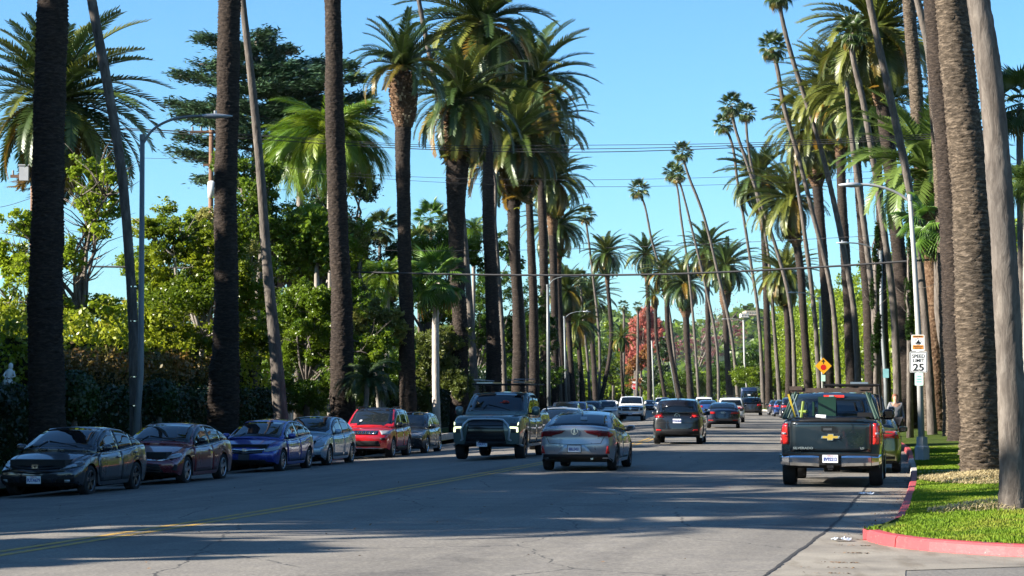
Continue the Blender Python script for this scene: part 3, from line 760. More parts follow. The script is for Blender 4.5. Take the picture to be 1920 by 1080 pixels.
def hedge(label, name, d0, u0, d1, u1, h0, h1, th, mat, leaf=.12, n=9000, group=None, bumpy=.35, seed=3, cat='hedge'):
    """clipped or shaggy hedge running along the street between two (distance, offset) points"""
    r = np.random.default_rng(seed); N = 26
    line = []
    for k in range(N + 1):
        f = k / N; d = d0 + (d1 - d0) * f; u = u0 + (u1 - u0) * f; p = road_pt(d, u); line.append((p.x, p.y, p.z, h0 + (h1 - h0) * f))
    line = np.array(line); b = Vector((line[N // 2][0], line[N // 2][1], line[N // 2][2]))
    root = empty(name, b, 0, label, cat, group)
    f = r.random(n) ** 1.25 if d1 > d0 * 1.4 else r.random(n)
    q = np.stack([np.interp(f * N, np.arange(N + 1), line[:, k]) for k in range(4)], 1)
    side = r.random(n); top = side < .33
    t = line[-1, :2] - line[0, :2]; t /= np.linalg.norm(t); nr = np.array([t[1], -t[0]])
    hh = q[:, 3] * (1 + bumpy * .3 * (np.sin(f * 61 + seed) * .5 + np.sin(f * 137) * .5))
    off = np.where(top, r.uniform(-1, 1, n), np.where(r.random(n) < .6, -1, 1) * (1 - np.abs(r.standard_normal(n)) * .12)) * th / 2
    z = np.where(top, hh - np.abs(r.standard_normal(n)) * .12, r.random(n) ** .8 * hh)
    off *= 1 + bumpy * .35 * np.sin(f * 90 + z * 2.0)
    P = np.stack([q[:, 0] + nr[0] * off, q[:, 1] + nr[1] * off, q[:, 2] + z], 1) + r.standard_normal((n, 3)) * leaf * .9
    P -= np.array(b)
    nrm = r.standard_normal((n, 3)); nrm[:, 2] += .5; nrm /= np.linalg.norm(nrm, axis=1)[:, None]
    tt = r.standard_normal((n, 3)); tt -= nrm * (tt * nrm).sum(1)[:, None]; tt /= np.linalg.norm(tt, axis=1)[:, None]; bb = np.cross(nrm, tt)
    s = leaf * r.uniform(.7, 1.35, (n, 1))
    V = np.stack([P - tt * s * .8, P + bb * s * .5, P + tt * s * .8, P - bb * s * .5], 1).reshape(-1, 3)
    link('foliage', fast_mesh('foliage', V, np.arange(n * 4).reshape(n, 4), [M[mat]]), root)
    # the dense twiggy inside of the hedge
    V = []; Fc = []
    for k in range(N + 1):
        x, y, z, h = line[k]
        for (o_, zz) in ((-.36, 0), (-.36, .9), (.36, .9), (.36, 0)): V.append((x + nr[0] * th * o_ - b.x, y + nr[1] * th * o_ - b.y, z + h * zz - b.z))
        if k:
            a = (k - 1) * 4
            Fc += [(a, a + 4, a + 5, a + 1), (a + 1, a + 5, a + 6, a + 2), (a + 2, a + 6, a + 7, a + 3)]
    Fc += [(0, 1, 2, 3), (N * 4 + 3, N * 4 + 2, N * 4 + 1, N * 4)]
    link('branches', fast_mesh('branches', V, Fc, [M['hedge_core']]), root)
    return root
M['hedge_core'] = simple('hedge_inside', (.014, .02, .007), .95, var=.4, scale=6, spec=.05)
# ================================================================ cars
def paint(name, c, metal=.35, rough=.24, dust=.025):
    t = NT(name); t.b.inputs['Metallic'].default_value = metal; t.b.inputs['Coat Weight'].default_value = 1.0; t.b.inputs['Coat Roughness'].default_value = .03; t.b.inputs['Coat IOR'].default_value = 1.6
    v = t.coord(); n = t.noise(v, 2.2, 5, .6)
    r = t.ramp(n, [(.35, c), (.75, [x * (1 - dust) + .12 * dust for x in c])]); t.l(r.outputs[0], t.b.inputs['Base Color'])
    rr = t.ramp(n, [(.3, (rough,) * 3), (.7, (rough + .12,) * 3)]); t.l(rr.outputs[0], t.b.inputs['Roughness'])
    return t.m
def gloss(name, c, rough=.03, metal=0.0, spec=.5, ior=1.5):
    t = NT(name); t.b.inputs['Base Color'].default_value = tuple(c) + (1,); t.b.inputs['Roughness'].default_value = rough; t.b.inputs['Metallic'].default_value = metal
    t.b.inputs['Specular IOR Level'].default_value = spec; t.b.inputs['IOR'].default_value = ior
    return t.m
M['glass'] = gloss('tinted_car_glass', (.004, .006, .008), .015, ior=1.75)
M['glass_clear'] = gloss('car_glass', (.010, .014, .018), .015, ior=1.75)
M['tyre'] = simple('tyre_rubber', (.022, .022, .023), .85, var=.3, scale=20, spec=.2)
M['rim'] = gloss('alloy_rim', (.42, .43, .45), .3, .85)
M['rim_dark'] = gloss('dark_alloy_rim', (.10, .10, .11), .35, .8)
M['rim_chrome'] = gloss('chrome_rim', (.75, .76, .78), .1, 1.0)
M['hub_black'] = simple('wheel_shadow_black', (.012, .012, .012), .9)
M['trim'] = simple('black_plastic_trim', (.009, .009, .010), .6, spec=.22)
M['gloss_black'] = gloss('gloss_black_trim', (.008, .008, .01), .12)
M['chrome'] = gloss('chrome_trim', (.70, .71, .73), .12, 1.0)
M['lens'] = gloss('headlamp_lens', (.32, .34, .36), .08, .3)
M['lens_dark'] = gloss('dark_headlamp_housing', (.05, .055, .06), .06)
M['tail'] = gloss('tail_lamp_red', (.35, .012, .012), .12)
M['tail_dark'] = gloss('dark_tail_lamp', (.10, .006, .008), .1)
M['tail_bright'] = simple('bright_tail_lamp', (.7, .02, .015), .2, var=.1, coat=1.0)
M['amber'] = gloss('amber_marker', (.8, .22, .02), .2)
def lampmat(name, c, e):
    t = NT(name); t.b.inputs['Base Color'].default_value = (.8, .8, .7, 1); t.b.inputs['Emission Color'].default_value = tuple(c) + (1,); t.b.inputs['Emission Strength'].default_value = e; return t.m
M['drl'] = lampmat('daytime_running_lamp', (.9, 1.0, .55), .8)
M['plate'] = simple('plate_white', (.66, .67, .70), .5, var=.04)
M['plate_ink'] = simple('plate_blue_ink', (.02, .04, .22), .6)
M['plate_red'] = simple('plate_red_ink', (.45, .03, .03), .6)
M['ink_black'] = simple('black_ink', (.012, .012, .012), .5)
M['seam'] = simple('panel_gap', (.004, .004, .005), .9)
M['gold'] = gloss('gold_emblem', (.75, .48, .08), .25, .6)
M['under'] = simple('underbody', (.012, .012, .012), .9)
def text(body, size, mat, parent, M4, name='lettering', ext=.0015, sx=1.0, bold=0.0, align='CENTER'):
    cu = bpy.data.curves.new(name, 'FONT'); cu.body = body; cu.size = size; cu.extrude = ext; cu.align_x = align; cu.align_y = 'CENTER'; cu.offset = bold; cu.resolution_u = 3
    cu.materials.append(mat); o = link(name, cu, parent); o.matrix_local = M4 @ Matrix.Diagonal((sx, 1, 1, 1)); return o
def wheel_data():
    def lathe(prof, n):
        V = [(math.cos(2 * math.pi * k / n) * r_, y, math.sin(2 * math.pi * k / n) * r_) for (r_, y) in prof for k in range(n)]
        m = len(prof); return V, [(i * n + k, i * n + (k + 1) % n, (i + 1) * n + (k + 1) % n, (i + 1) * n + k) for i in range(m - 1) for k in range(n)]
    V, Fc = lathe([(.66, -.30), (.93, -.33), (.985, -.27), (1.0, -.15), (1.0, .15), (.985, .27), (.93, .33), (.70, .33), (.66, .29)], 32)
    ty = fast_mesh('tyre', V, Fc, [M['tyre']], smooth=True)
    return ty, lathe
TYRE, lathe = wheel_data()
def rim_mesh(style, mat, mat2):
    V, Fc = lathe([(.70, .31), (.66, .33), (.62, .29), (.60, .05), (.001, .05)], 32); mi = [0] * 32 + [0] * 32 + [1] * 64
    mb = MB(); mb.add(V, Fc); mb.m = mi
    n = {'five': 5, 'ten': 10, 'six': 6, 'seven': 7}[style]
    for k in range(n):
        a = 2 * math.pi * k / n + .3; w0, w1 = (.10, .075) if n < 8 else (.05, .04)
        for s in ((-.09, .09) if style == 'five' else (0,)):
            a2 = a + s
            d0 = Vector((math.cos(a), 0, math.sin(a))); d1 = Vector((math.cos(a2 * 1.0), 0, math.sin(a2)))
            p0 = d0 * .10 + Vector((0, .24, 0)); p1 = d1 * .64 + Vector((0, .29, 0)); t = (p1 - p0).normalized(); sd = t.cross(Vector((0, 1, 0))).normalized()
            v = [p0 - sd * w0, p0 + sd * w0, p1 + sd * w1, p1 - sd * w1]; v2 = [q - Vector((0, .09, 0)) for q in v]
            mb.add(v + v2, [(0, 1, 2, 3), (0, 4, 5, 1), (1, 5, 6, 2), (3, 2, 6, 7), (0, 3, 7, 4)])
    c, f = lathe([(.15, .22), (.14, .27), (.001, .28)], 16); mb.add(c, f)
    me = bpy.data.meshes.new('rim'); me.from_pydata(mb.v, [], mb.f); me.materials.append(mat); me.materials.append(mat2)
    me.polygons.foreach_set('material_index', mb.m); me.update(); return me
RIMS = {}
def rim(style, mk):
    if (style, mk) not in RIMS: RIMS[style, mk] = rim_mesh(style, M[mk], M['hub_black'])
    return RIMS[style, mk]
def lerp_prof(P, x):
    return float(np.interp(x, [p[0] for p in P], [p[1] for p in P]))
class Car:
    """body grown from a side profile; lamps, glass, doors are laid onto its real surface"""
    def __init__(s, p, pt, label, name, cat, loc, rz, group=None, sub=1):
        s.p = p; s.L, s.W, s.H = p['L'], p['W'], p['H']; s.r = p['r']; s.pt = pt
        s.root = empty(name, loc, rz, label, cat, group); s.xf = s.L / 2 - p['fo']; s.xr = s.xf - p['wb']
        s.body(sub)
    def body(s, sub):
        p, L, W = s.p, s.L, s.W; hl = L / 2
        ra = s.r * 1.13 + .03
        xs = set(np.linspace(-hl, hl, 22).round(3)) | {hl - .06, hl - .18, -hl + .06, -hl + .18}
        for xw in (s.xf, s.xr):
            xs = {x for x in xs if not (xw - ra - .05 < x < xw + ra + .05)}
            for a in np.linspace(0, math.pi, 9): xs.add(round(xw + ra * math.cos(a), 3))
            xs |= {round(xw - ra - .06, 3), round(xw + ra + .06, 3)}
        xs = sorted(x for x in xs if -hl <= x <= hl)
        top, clr = p['belt'], p['clr']
        def zlow(x):
            z = clr + p.get('tuck', .10) * max(0, (abs(x) - hl + .45) / .45)
            for xw in (s.xf, s.xr):
                if abs(x - xw) < ra + 1e-3: z = max(z, s.r + math.sqrt(max(0, ra * ra - (x - xw) ** 2)) * .98 - .01)
            return z
        a = p.get('sweep', .16)
        def hw(x):
            e = max(0, (abs(x) - (hl - .95)) / .95)
            return W / 2 * (1 - (p.get('nar', .10)) * e ** 2.4)
        def prof(v):
            return p.get('low', .955) + (1 - p.get('low', .955)) * math.sin(min(1, v / .62) * math.pi / 2) - p.get('shld', .055) * max(0, (v - .62) / .38) ** 1.6
        NR, NC = 7, 10; VV = []; ID = {}
        def warp(x, y, z):
            e = max(0, (abs(x) - (hl - .8)) / .8); h = hw(hl); q = min(1.05, abs(y) / h)
            sl = p['nose'] if x > 0 else p['tail_sl']
            zz = lerp_prof(sl, z)
            return (x - math.copysign(1, x) * (e ** 1.6) * (a * q ** 2.6 + zz), y, z)
        def add(key, x, y, z):
            if key not in ID: ID[key] = len(VV); VV.append(warp(x, y, z))
            return ID[key]
        cr = p.get('crown', .07)
        side = {}
        for i, x in enumerate(xs):
            zt = lerp_prof(top, x); z0 = min(zlow(x), zt - .12)
            for sd in (-1, 1):
                for j in range(NR):
                    v = j / (NR - 1); z = z0 + (zt - cr - z0) * v; vv = (z - clr) / max(.1, zt - cr - clr)
                    side[i, sd, j] = add(('s', i, sd, j), x, sd * hw(x) * prof(max(0, vv)), z)
        F_ = []
        bed = p.get('bed')
        for i in range(len(xs) - 1):
            for j in range(NR - 1):
                F_.append((side[i, -1, j], side[i + 1, -1, j], side[i + 1, -1, j + 1], side[i, -1, j + 1]))
                F_.append((side[i, 1, j], side[i, 1, j + 1], side[i + 1, 1, j + 1], side[i + 1, 1, j]))
        tp = {}
        cols = [-1, -.93, -.75, -.5, -.25, 0, .25, .5, .75, .93, 1]
        for i, x in enumerate(xs):
            zt = lerp_prof(top, x); yw = hw(x) * prof(1)
            for k, c in enumerate(cols):
                if abs(c) == 1: tp[i, k] = side[i, int(c), NR - 1]
                else: tp[i, k] = add(('t', i, k), x, c * yw, zt - cr * abs(c) ** 3.2)
        for i in range(len(xs) - 1):
            xm = (xs[i] + xs[i + 1]) / 2
            for k in range(len(cols) - 1):
                if bed and bed[0] < xm < bed[1] and 0 < k < len(cols) - 2: continue
                F_.append((tp[i, k], tp[i + 1, k], tp[i + 1, k + 1], tp[i, k + 1]))
        for (i, x, fl) in ((0, xs[0], 1), (len(xs) - 1, xs[-1], 0)):
            g = {}
            for j in range(NR):
                for k, c in enumerate(cols):
                    if abs(c) == 1: g[j, k] = side[i, int(c), j]
                    elif j == NR - 1: g[j, k] = tp[i, k]
                    else:
                        ys = VV[side[i, 1, j]][1]; z = VV[side[i, 1, j]][2]; g[j, k] = add(('e', i, j, k), x, c * ys, z)
            for j in range(NR - 1):
                for k in range(len(cols) - 1):
                    q = (g[j, k], g[j, k + 1], g[j + 1, k + 1], g[j + 1, k]); F_.append(q[::-1] if fl else q)
        # greenhouse
        gp = p['cab']                     # [(x, z)...] rear glass base -> roof -> windscreen base
        g0, g1 = gp[0][0], gp[-1][0]; xs2 = sorted(set(np.linspace(g0, g1, 20).round(3)) | {round(q[0], 3) for q in gp})
        G = {}; b0 = len(VV); tin = p.get('tumble', .20); bw = p.get('gbulge', .10)
        hz = s.H - .95
        for i, x in enumerate(xs2):
            zt = lerp_prof(gp, x); zb = lerp_prof(top, x) - .10; wb_ = hw(x) * prof(1) - .02
            zt = max(zt, zb + .02)
            for sd in (-1, 1):
                for j in range(5):
                    z = zb + (zt - .045 - zb) * j / 4; G[i, 's', sd, j] = len(VV); VV.append((x, sd * (wb_ - tin * max(0, z - zb - .08) / max(.3, s.H - 1.0) * 1.0), z))
            yt = abs(VV[G[i, 's', 1, 4]][1])
            for k, c in enumerate(cols):
                if abs(c) == 1: G[i, 't', k] = G[i, 's', int(c), 4]
                else: G[i, 't', k] = len(VV); VV.append((x, c * yt, zt - .045 * abs(c) ** 2.4))
        for q in range(b0, len(VV)):
            x, y, z = VV[q]; f = (x - (g0 + g1) / 2) / ((g1 - g0) / 2); VV[q] = (x - math.copysign(1, f) * abs(f) ** 3 * bw * (abs(y) / (W / 2)) ** 2 * 1.6, y, z)
        for i in range(len(xs2) - 1):
            for j in range(4):
                F_.append((G[i, 's', -1, j], G[i + 1, 's', -1, j], G[i + 1, 's', -1, j + 1], G[i, 's', -1, j + 1]))
                F_.append((G[i, 's', 1, j], G[i, 's', 1, j + 1], G[i + 1, 's', 1, j + 1], G[i + 1, 's', 1, j]))
            for k in range(len(cols) - 1): F_.append((G[i, 't', k], G[i + 1, 't', k], G[i + 1, 't', k + 1], G[i, 't', k + 1]))
        for i, fl in ((0, 0), (len(xs2) - 1, 1)):
            lo = [G[i, 's', -1, j] for j in range(5)]; hi = [G[i, 's', 1, j] for j in range(4, -1, -1)]
            mid = [G[i, 't', k] for k in range(1, len(cols) - 1)]; q = lo + mid + hi; F_.append(tuple(q[::-1] if fl else q))
        me = bpy.data.meshes.new('car_body'); me.from_pydata(VV, [], F_); me.materials.append(s.pt); me.update()
        o = link('body', me, s.root)
        if sub:
            md = o.modifiers.new('smooth', 'SUBSURF'); md.levels = sub; md.render_levels = sub
            dg = bpy.context.evaluated_depsgraph_get(); dg.update(); ev = o.evaluated_get(dg); m2 = bpy.data.meshes.new_from_object(ev); o.modifiers.clear(); o.data = m2; bpy.data.meshes.remove(me); me = m2
        me.polygons.foreach_set('use_smooth', [True] * len(me.polygons)); me.update()
        s.bo = o
        vs = [v.co.copy() for v in me.vertices]; s.bvh = BVHTree.FromPolygons(vs, [tuple(f.vertices) for f in me.polygons])
        s.hw = hw; s.zlow = zlow
        s.tail_pts = xs
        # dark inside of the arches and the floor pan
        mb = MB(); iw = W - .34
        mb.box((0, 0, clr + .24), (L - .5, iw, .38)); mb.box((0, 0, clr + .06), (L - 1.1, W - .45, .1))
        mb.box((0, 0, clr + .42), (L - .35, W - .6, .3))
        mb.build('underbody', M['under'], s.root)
        for xw in (s.xf, s.xr):
            for sd in (-1, 1):
                w = link('wheel', None, s.root, (xw, sd * (W / 2 - s.r * .33 - .015), s.r)); w.empty_display_size = .2
                wr = p.get('rim', ('five', 'rim'))
                t = link('tyre', TYRE, w, scale=(s.r, s.r * p.get('tw', 1.0), s.r)); rm = link('rim', rim(*wr), w, scale=(s.r, s.r, s.r))
                if sd < 0: rm.rotation_euler = (0, 0, math.pi)
                if xw == s.xf and 'steer' in p: w.rotation_euler = (0, 0, R(p['steer']))
    # --- points of the surface
    def hit(s, mode, a, b, off):
        if mode == 'front': o, d = Vector((s.L, a, b)), Vector((-1, 0, 0))
        elif mode == 'rear': o, d = Vector((-s.L, a, b)), Vector((1, 0, 0))
        elif mode in ('left', 'right'): sg = 1 if mode == 'left' else -1; o, d = Vector((a, sg * 3, b)), Vector((0, -sg, 0))
        elif mode == 'top': o, d = Vector((a, b, 4)), Vector((0, 0, -1))
        elif mode[:2] in ('fc', 'rc'):      # round a corner: a = angle from straight ahead, in degrees
            sg = 1 if mode[2] == 'l' else -1; fx = 1 if mode[0] == 'f' else -1
            c = Vector((fx * (s.L / 2 - .75), sg * (s.W / 2 - .62), b)); an = R(a); dv = Vector((fx * math.cos(an), sg * math.sin(an), 0)); o, d = c + dv * 3, -dv
        h = s.bvh.ray_cast(o, d)
        for j in (Vector((.013, .003, .011)), Vector((-.011, .004, -.013)), Vector((.02, 0, -.02))):
            if h[0] is None: h = s.bvh.ray_cast(o + j, d)
        if h[0] is None:
            h = s.bvh.find_nearest(o + d * (o.length * .6))
            n = h[1]
            return h[0] + n * off
        n = h[1] if h[1].dot(d) < 0 else -h[1]
        return h[0] + (n * .6 - d * .4).normalized() * off
    def patch(s, name, mode, pts, mat, off=.012, nu=8, nv=4, parent=None, skirt=True):
        """pts: rows of surface points from bottom to top, each row (a, b) pairs; or 4 corners (bl, br, tr, tl)"""
        if len(pts) == 4 and not isinstance(pts[0][0], (list, tuple)):
            bl, br, tr, tl = pts
            g = [[tuple((bl[k] * (1 - u) + br[k] * u) * (1 - v) + (tl[k] * (1 - u) + tr[k] * u) * v for k in (0, 1)) for u in np.linspace(0, 1, nu)] for v in np.linspace(0, 1, nv)]
        else:
            lo, hi = pts; lx = np.linspace(0, 1, len(lo)); hx = np.linspace(0, 1, len(hi))
            g = []
            for v in np.linspace(0, 1, nv):
                row = []
                for u in np.linspace(0, 1, nu):
                    A = [np.interp(u, lx, [q[k] for q in lo]) for k in (0, 1)]; B = [np.interp(u, hx, [q[k] for q in hi]) for k in (0, 1)]
                    row.append((A[0] * (1 - v) + B[0] * v, A[1] * (1 - v) + B[1] * v))
                g.append(row)
        V = [s.hit(mode, a, b, off) for row in g for (a, b) in row]; n = len(V)
        Fc = [(j * nu + i, j * nu + i + 1, (j + 1) * nu + i + 1, (j + 1) * nu + i) for j in range(nv - 1) for i in range(nu - 1)]
        if skirt:
            ring = list(range(nu)) + [j * nu + nu - 1 for j in range(1, nv)] + [(nv - 1) * nu + i for i in range(nu - 2, -1, -1)] + [j * nu for j in range(nv - 2, 0, -1)]
            flat_ = [q for row in g for q in row]
            for k in ring: V.append(s.hit(mode, flat_[k][0], flat_[k][1], -.01))
            m = len(ring); Fc += [(ring[k], n + k, n + (k + 1) % m, ring[(k + 1) % m]) for k in range(m)]
        # face outward
        nrm = (V[1] - V[0]).cross(V[nu] - V[0]); c = V[n // 2]
        out = {'front': Vector((1, 0, 0)), 'rear': Vector((-1, 0, 0)), 'left': Vector((0, 1, 0)), 'right': Vector((0, -1, 0)), 'top': Vector((0, 0, 1))}.get(mode, Vector((1 if mode[0] == 'f' else -1, 1 if mode[2] == 'l' else -1, 0)))
        if nrm.dot(out) < 0: Fc = [f[::-1] for f in Fc]
        me = bpy.data.meshes.new(name); me.from_pydata([tuple(v) for v in V], [], Fc); me.materials.append(mat)
        sm = [True] * ((nu - 1) * (nv - 1)) + [False] * (len(Fc) - (nu - 1) * (nv - 1)); me.polygons.foreach_set('use_smooth', sm); me.update()
        return link(name, me, parent or s.root)
    def both(s, name, mode, pts, mat, **k):
        """the same piece mirrored to the other side (front / rear modes: y mirrored)"""
        s.patch(name, mode, pts, mat, **k)
        if mode in ('front', 'rear'):
            if isinstance(pts[0][0], (list, tuple)): q = [[(-a, b) for a, b in row] for row in pts]
            else: q = [(-a, b) for a, b in pts]
            s.patch(name, mode, q, mat, **k)
        elif mode == 'left': s.patch(name, 'right', pts, mat, **k)
        elif mode[2] == 'l': s.patch(name, mode[:2] + 'r', pts, mat, **k)
    def ctop(s, x, m=0.0):
        return lerp_prof(s.p['cab'], x) - m
    def glassing(s, side=('split',), gl='glass', frame='gloss_black', rear=True):
        p = s.p; cab = p['cab']; top = p['belt']; W = s.W
        g0, g1 = cab[0][0], cab[-1][0]
        ws = p['ws']; rw = p['rw']            # (x base, x top) of the two screens
        hb = lambda x: s.hw(x) * .93
        def screen(x0, x1, wf0, wf1, name):
            lo = []; hi = []
            for c in np.linspace(-1, 1, 9):
                lo.append((x0 - (.06 * abs(c) ** 2 if x0 > 0 else -.06 * abs(c) ** 2), c * (W / 2 - wf0))); hi.append((x1, c * (W / 2 - wf1)))
            pane = s.patch(name, 'top', [lo, hi], M[gl], off=.008, nu=11, nv=7); return pane
        screen(ws[0], ws[1], p.get('w0', .15), p.get('w1', .27), 'windscreen')
        if rear:
            if abs(rw[0] - rw[1]) > .25: screen(rw[0], rw[1], p.get('w0', .15) + .03, p.get('w1', .27) + .02, 'rear_window')
            else:
                z0, z1 = p['rwz']; y0, y1 = p.get('rwy', (W / 2 - .20, W / 2 - .30)); s.patch('rear_window', 'rear', [(-y0, z0), (y0, z0), (y1, z1), (-y1, z1)], M[gl], off=.01, nu=10, nv=6)
        z_b = lambda x: lerp_prof(top, x) + p.get('sill', .0) - .045
        xa, xb = p['sg']                       # rear end and front end of the side glass
        def band(x0, x1, mat, off, mg, name, parent=None):
            xx = np.linspace(x0, x1, 12); lo = [(x, z_b(x) + mg) for x in xx]; hi = [(x, max(z_b(x) + mg + .015, s.ctop(x - .00, p.get('rail', .085) + mg))) for x in xx]
            for sd in ('left', 'right'): s.patch(name, sd, [lo, hi], mat, off=off, nu=14, nv=5, parent=parent)
        band(xa, xb, M[frame], .006, -.018, 'window_surround')
        cuts = p['pillars']
        edges = [xa] + list(cuts) + [xb]
        for k in range(len(edges) - 1):
            band(edges[k] + .035, edges[k + 1] - .035, M[gl], .012, .012, 'side_window')
        if p.get('chrome_line'):
            xx = np.linspace(xa, xb, 10)
            s.both('window_trim', 'left', [[(x, z_b(x) - .035) for x in xx], [(x, z_b(x) - .018) for x in xx]], M['chrome'], off=.012, nu=12, nv=2)
    def doors(s, cuts, handle='pt', z0=None, zoff=.0):
        """cuts: x positions of the door edges, front to rear"""
        p = s.p; z0 = z0 or p['clr'] + .10
        for k in range(len(cuts) - 1):
            a, b = cuts[k + 1] + .008, cuts[k] - .008
            def lo(x, g): 
                z = z0
                for xw in (s.xf, s.xr):
                    ra = s.r * 1.2 + .05
                    if abs(x - xw) < ra: z = max(z, s.r + math.sqrt(ra * ra - (x - xw) ** 2))
                return z - g
            xx = np.linspace(a, b, 9)
            for sd in ('left', 'right'):
                top = [(x, lerp_prof(p['belt'], x) - .085) for x in xx]; low = [(x, lo(x, 0)) for x in xx]
                gx = np.linspace(a - .016, b + .016, 9)
                s.patch('door_gap', sd, [[(x, lo(x, .016)) for x in gx], [(x, lerp_prof(p['belt'], x) - .08) for x in gx]], M['seam'], off=.003, nu=9, nv=5)
                dr = s.patch('door', sd, [low, top], s.pt, off=.009, nu=9, nv=7)
                hx = a + .17; hz_ = lerp_prof(p['belt'], hx) - .19
                s.patch('handle', sd, [(hx - .08, hz_ - .015), (hx + .10, hz_ - .012), (hx + .10, hz_ + .02), (hx - .08, hz_ + .016)], s.pt if handle == 'pt' else M[handle], off=.035, nu=4, nv=3, parent=dr)
    def bonnet(s):
        """shut lines of the bonnet and front bumper, and the wipers"""
        xb = s.p['ws'][0] + .10; hl = s.L / 2; yo = s.W / 2 - .17
        for sg in (-1, 1):
            s.patch('bonnet_gap', 'top', [[(xb, sg * yo), (hl - .75, sg * (yo - .03)), (hl - .32, sg * (yo - .14))], [(xb, sg * (yo + .014)), (hl - .75, sg * (yo - .016)), (hl - .32, sg * (yo - .126))]], M['seam'], off=.004, nu=14, nv=2, skirt=False)
            a = s.hit('top', xb - .12, sg * .42, .02); b = s.hit('top', xb - .30, sg * .02 - .28, .02)
            mb = MB(); mb.tube([a, a.lerp(b, .5) + Vector((0, 0, .004)), b], .011, 5); mb.build('wiper', M['trim'], s.root)
        z = lerp_prof(s.p['belt'], hl - .05)
        for sg in (-1, 1):
            md = 'left' if sg > 0 else 'right'; x = s.xf + s.r * 1.25 + .04
            s.patch('bumper_gap', md, [(x, s.p['clr'] + .42), (x + .012, s.p['clr'] + .42), (x + .03, z - .02), (x + .018, z - .02)], M['seam'], off=.004, nu=2, nv=6, skirt=False)
    def mirrors(s, x, z, mat=None, size=(.14, .22, .15), out=.12):
        for sd in (-1, 1):
            h = s.hit('left' if sd > 0 else 'right', x, z - .05, 0)
            if abs(h.x - x) > .2 or h.y * sd < s.W * .3: h = Vector((x, sd * (s.W / 2 - .10), z))
            mb = MB(); c = Vector((x, h.y + sd * (out + .02), z)); pts = []
            n = 10
            rings = [(-.5, .70), (-.3, .96), (.1, 1.0), (.38, .78), (.5, .35)]
            V = []; 
            for (f, k) in rings:
                for a in range(n):
                    an = 2 * math.pi * a / n; V.append(c + Vector((f * size[0], math.copysign(abs(math.cos(an)) ** .7, math.cos(an)) * size[1] / 2 * k, math.copysign(abs(math.sin(an)) ** .7, math.sin(an)) * size[2] / 2 * k)))
            Fc = [(i * n + a, i * n + (a + 1) % n, (i + 1) * n + (a + 1) % n, (i + 1) * n + a) for i in range(len(rings) - 1) for a in range(n)]
            Fc += [tuple(range(n))[::-1], tuple((len(rings) - 1) * n + a for a in range(n))]
            mb.add(V, Fc); o = mb.build('wing_mirror', mat or s.pt, s.root, smooth=True)
            mb = MB(); mb.tube([Vector((x, h.y - sd * .03, z - .07)), c + Vector((0, 0, -size[2] * .35))], .022, 6); mb.build('bracket', M['trim'], o)
            mb = MB(); mb.box(c + Vector((-size[0] * .5 - .004, 0, 0)), (.006, size[1] * .62, size[2] * .6)); mb.build('mirror_glass', M['glass_clear'], o)
    def plate(s, mode, y, z, txt, top='California', frame=None, tilt=0, w=.305, h=.155, ink='plate_ink', mat='plate'):
        sg = 1 if mode == 'front' else -1
        a = s.hit(mode, y, z, .03); b = s.hit(mode, y, z + .05, .03); c = s.hit(mode, y, z - .05, .03); a.x = sg * max(sg * a.x, sg * b.x, sg * c.x)
        root = link('number_plate', None, s.root, a)
        M4 = Matrix.Rotation(math.pi / 2 * sg, 4, 'Z') @ Matrix.Rotation(math.pi / 2, 4, 'X')
        if frame:
            mb = MB(); mb.box((0, 0, 0), (w + .03, h + .03, .012)); o = mb.build('plate_frame', M[frame], root); o.matrix_local = M4 @ Matrix.Translation((0, 0, -.004))
        mb = MB(); mb.box((0, 0, 0), (w, h, .012)); o = mb.build('plate_blank', M[mat], root); o.matrix_local = M4
        if txt:
            text(txt, .098, M[ink], root, M4 @ Matrix.Translation((0, -.012, .008)), name='plate_number', bold=.0025, sx=.74)
            if top: text(top, .034, M['plate_red'], root, M4 @ Matrix.Translation((0, .058, .008)), name='plate_heading')
        return root
    def badge(s, mode, y, z, kind, mat='chrome', size=.09):
        sg = 1 if mode == 'front' else -1; a = s.hit(mode, y, z, .012)
        M4 = Matrix.Translation(a) @ Matrix.Rotation(math.pi / 2 * sg, 4, 'Z') @ Matrix.Rotation(math.pi / 2, 4, 'X')
        mb = MB(); q = size
        def ring(r0, r1, n=20, ex=1.0):
            V = [(math.cos(2 * math.pi * k / n) * r_ * ex, math.sin(2 * math.pi * k / n) * r_, z_) for (r_, z_) in ((r1, 0), (r1, .012), (r0, .012), (r0, 0)) for k in range(n)]
            mb.add(V, [(i * n + k, i * n + (k + 1) % n, (i + 1) * n + (k + 1) % n, (i + 1) * n + k) for i in range(3) for k in range(n)])
        if kind == 'H':
            for sx in (-1, 1): mb.prism([(sx * q * .20, -q * .42), (sx * q * .40, -q * .42), (sx * q * .52, q * .42), (sx * q * .28, q * .42)], .014)
            mb.box((0, 0, .007), (q * .5, q * .15, .013)); 
            w = q * .68; mb.box((0, q * .6, .006), (w * 1.9, q * .08, .012)); mb.box((0, -q * .6, .006), (w * 1.5, q * .08, .012))
            for sx in (-1, 1): mb.prism([(sx * w * .76, -q * .62), (sx * w * .88, -q * .62), (sx * w * 1.0, q * .62), (sx * w * .88, q * .62)], .012)
        elif kind == 'ringA':
            ring(q * .78, q * .9); 
            for sx in (-1, 1): mb.prism([(sx * q * .1, -q * .8), (sx * q * .28, -q * .8), (sx * q * .10, q * .75), (0, q * .75)], .014)
            mb.box((0, -q * .2, .007), (q * .5, q * .12, .013))
        elif kind == 'wing':
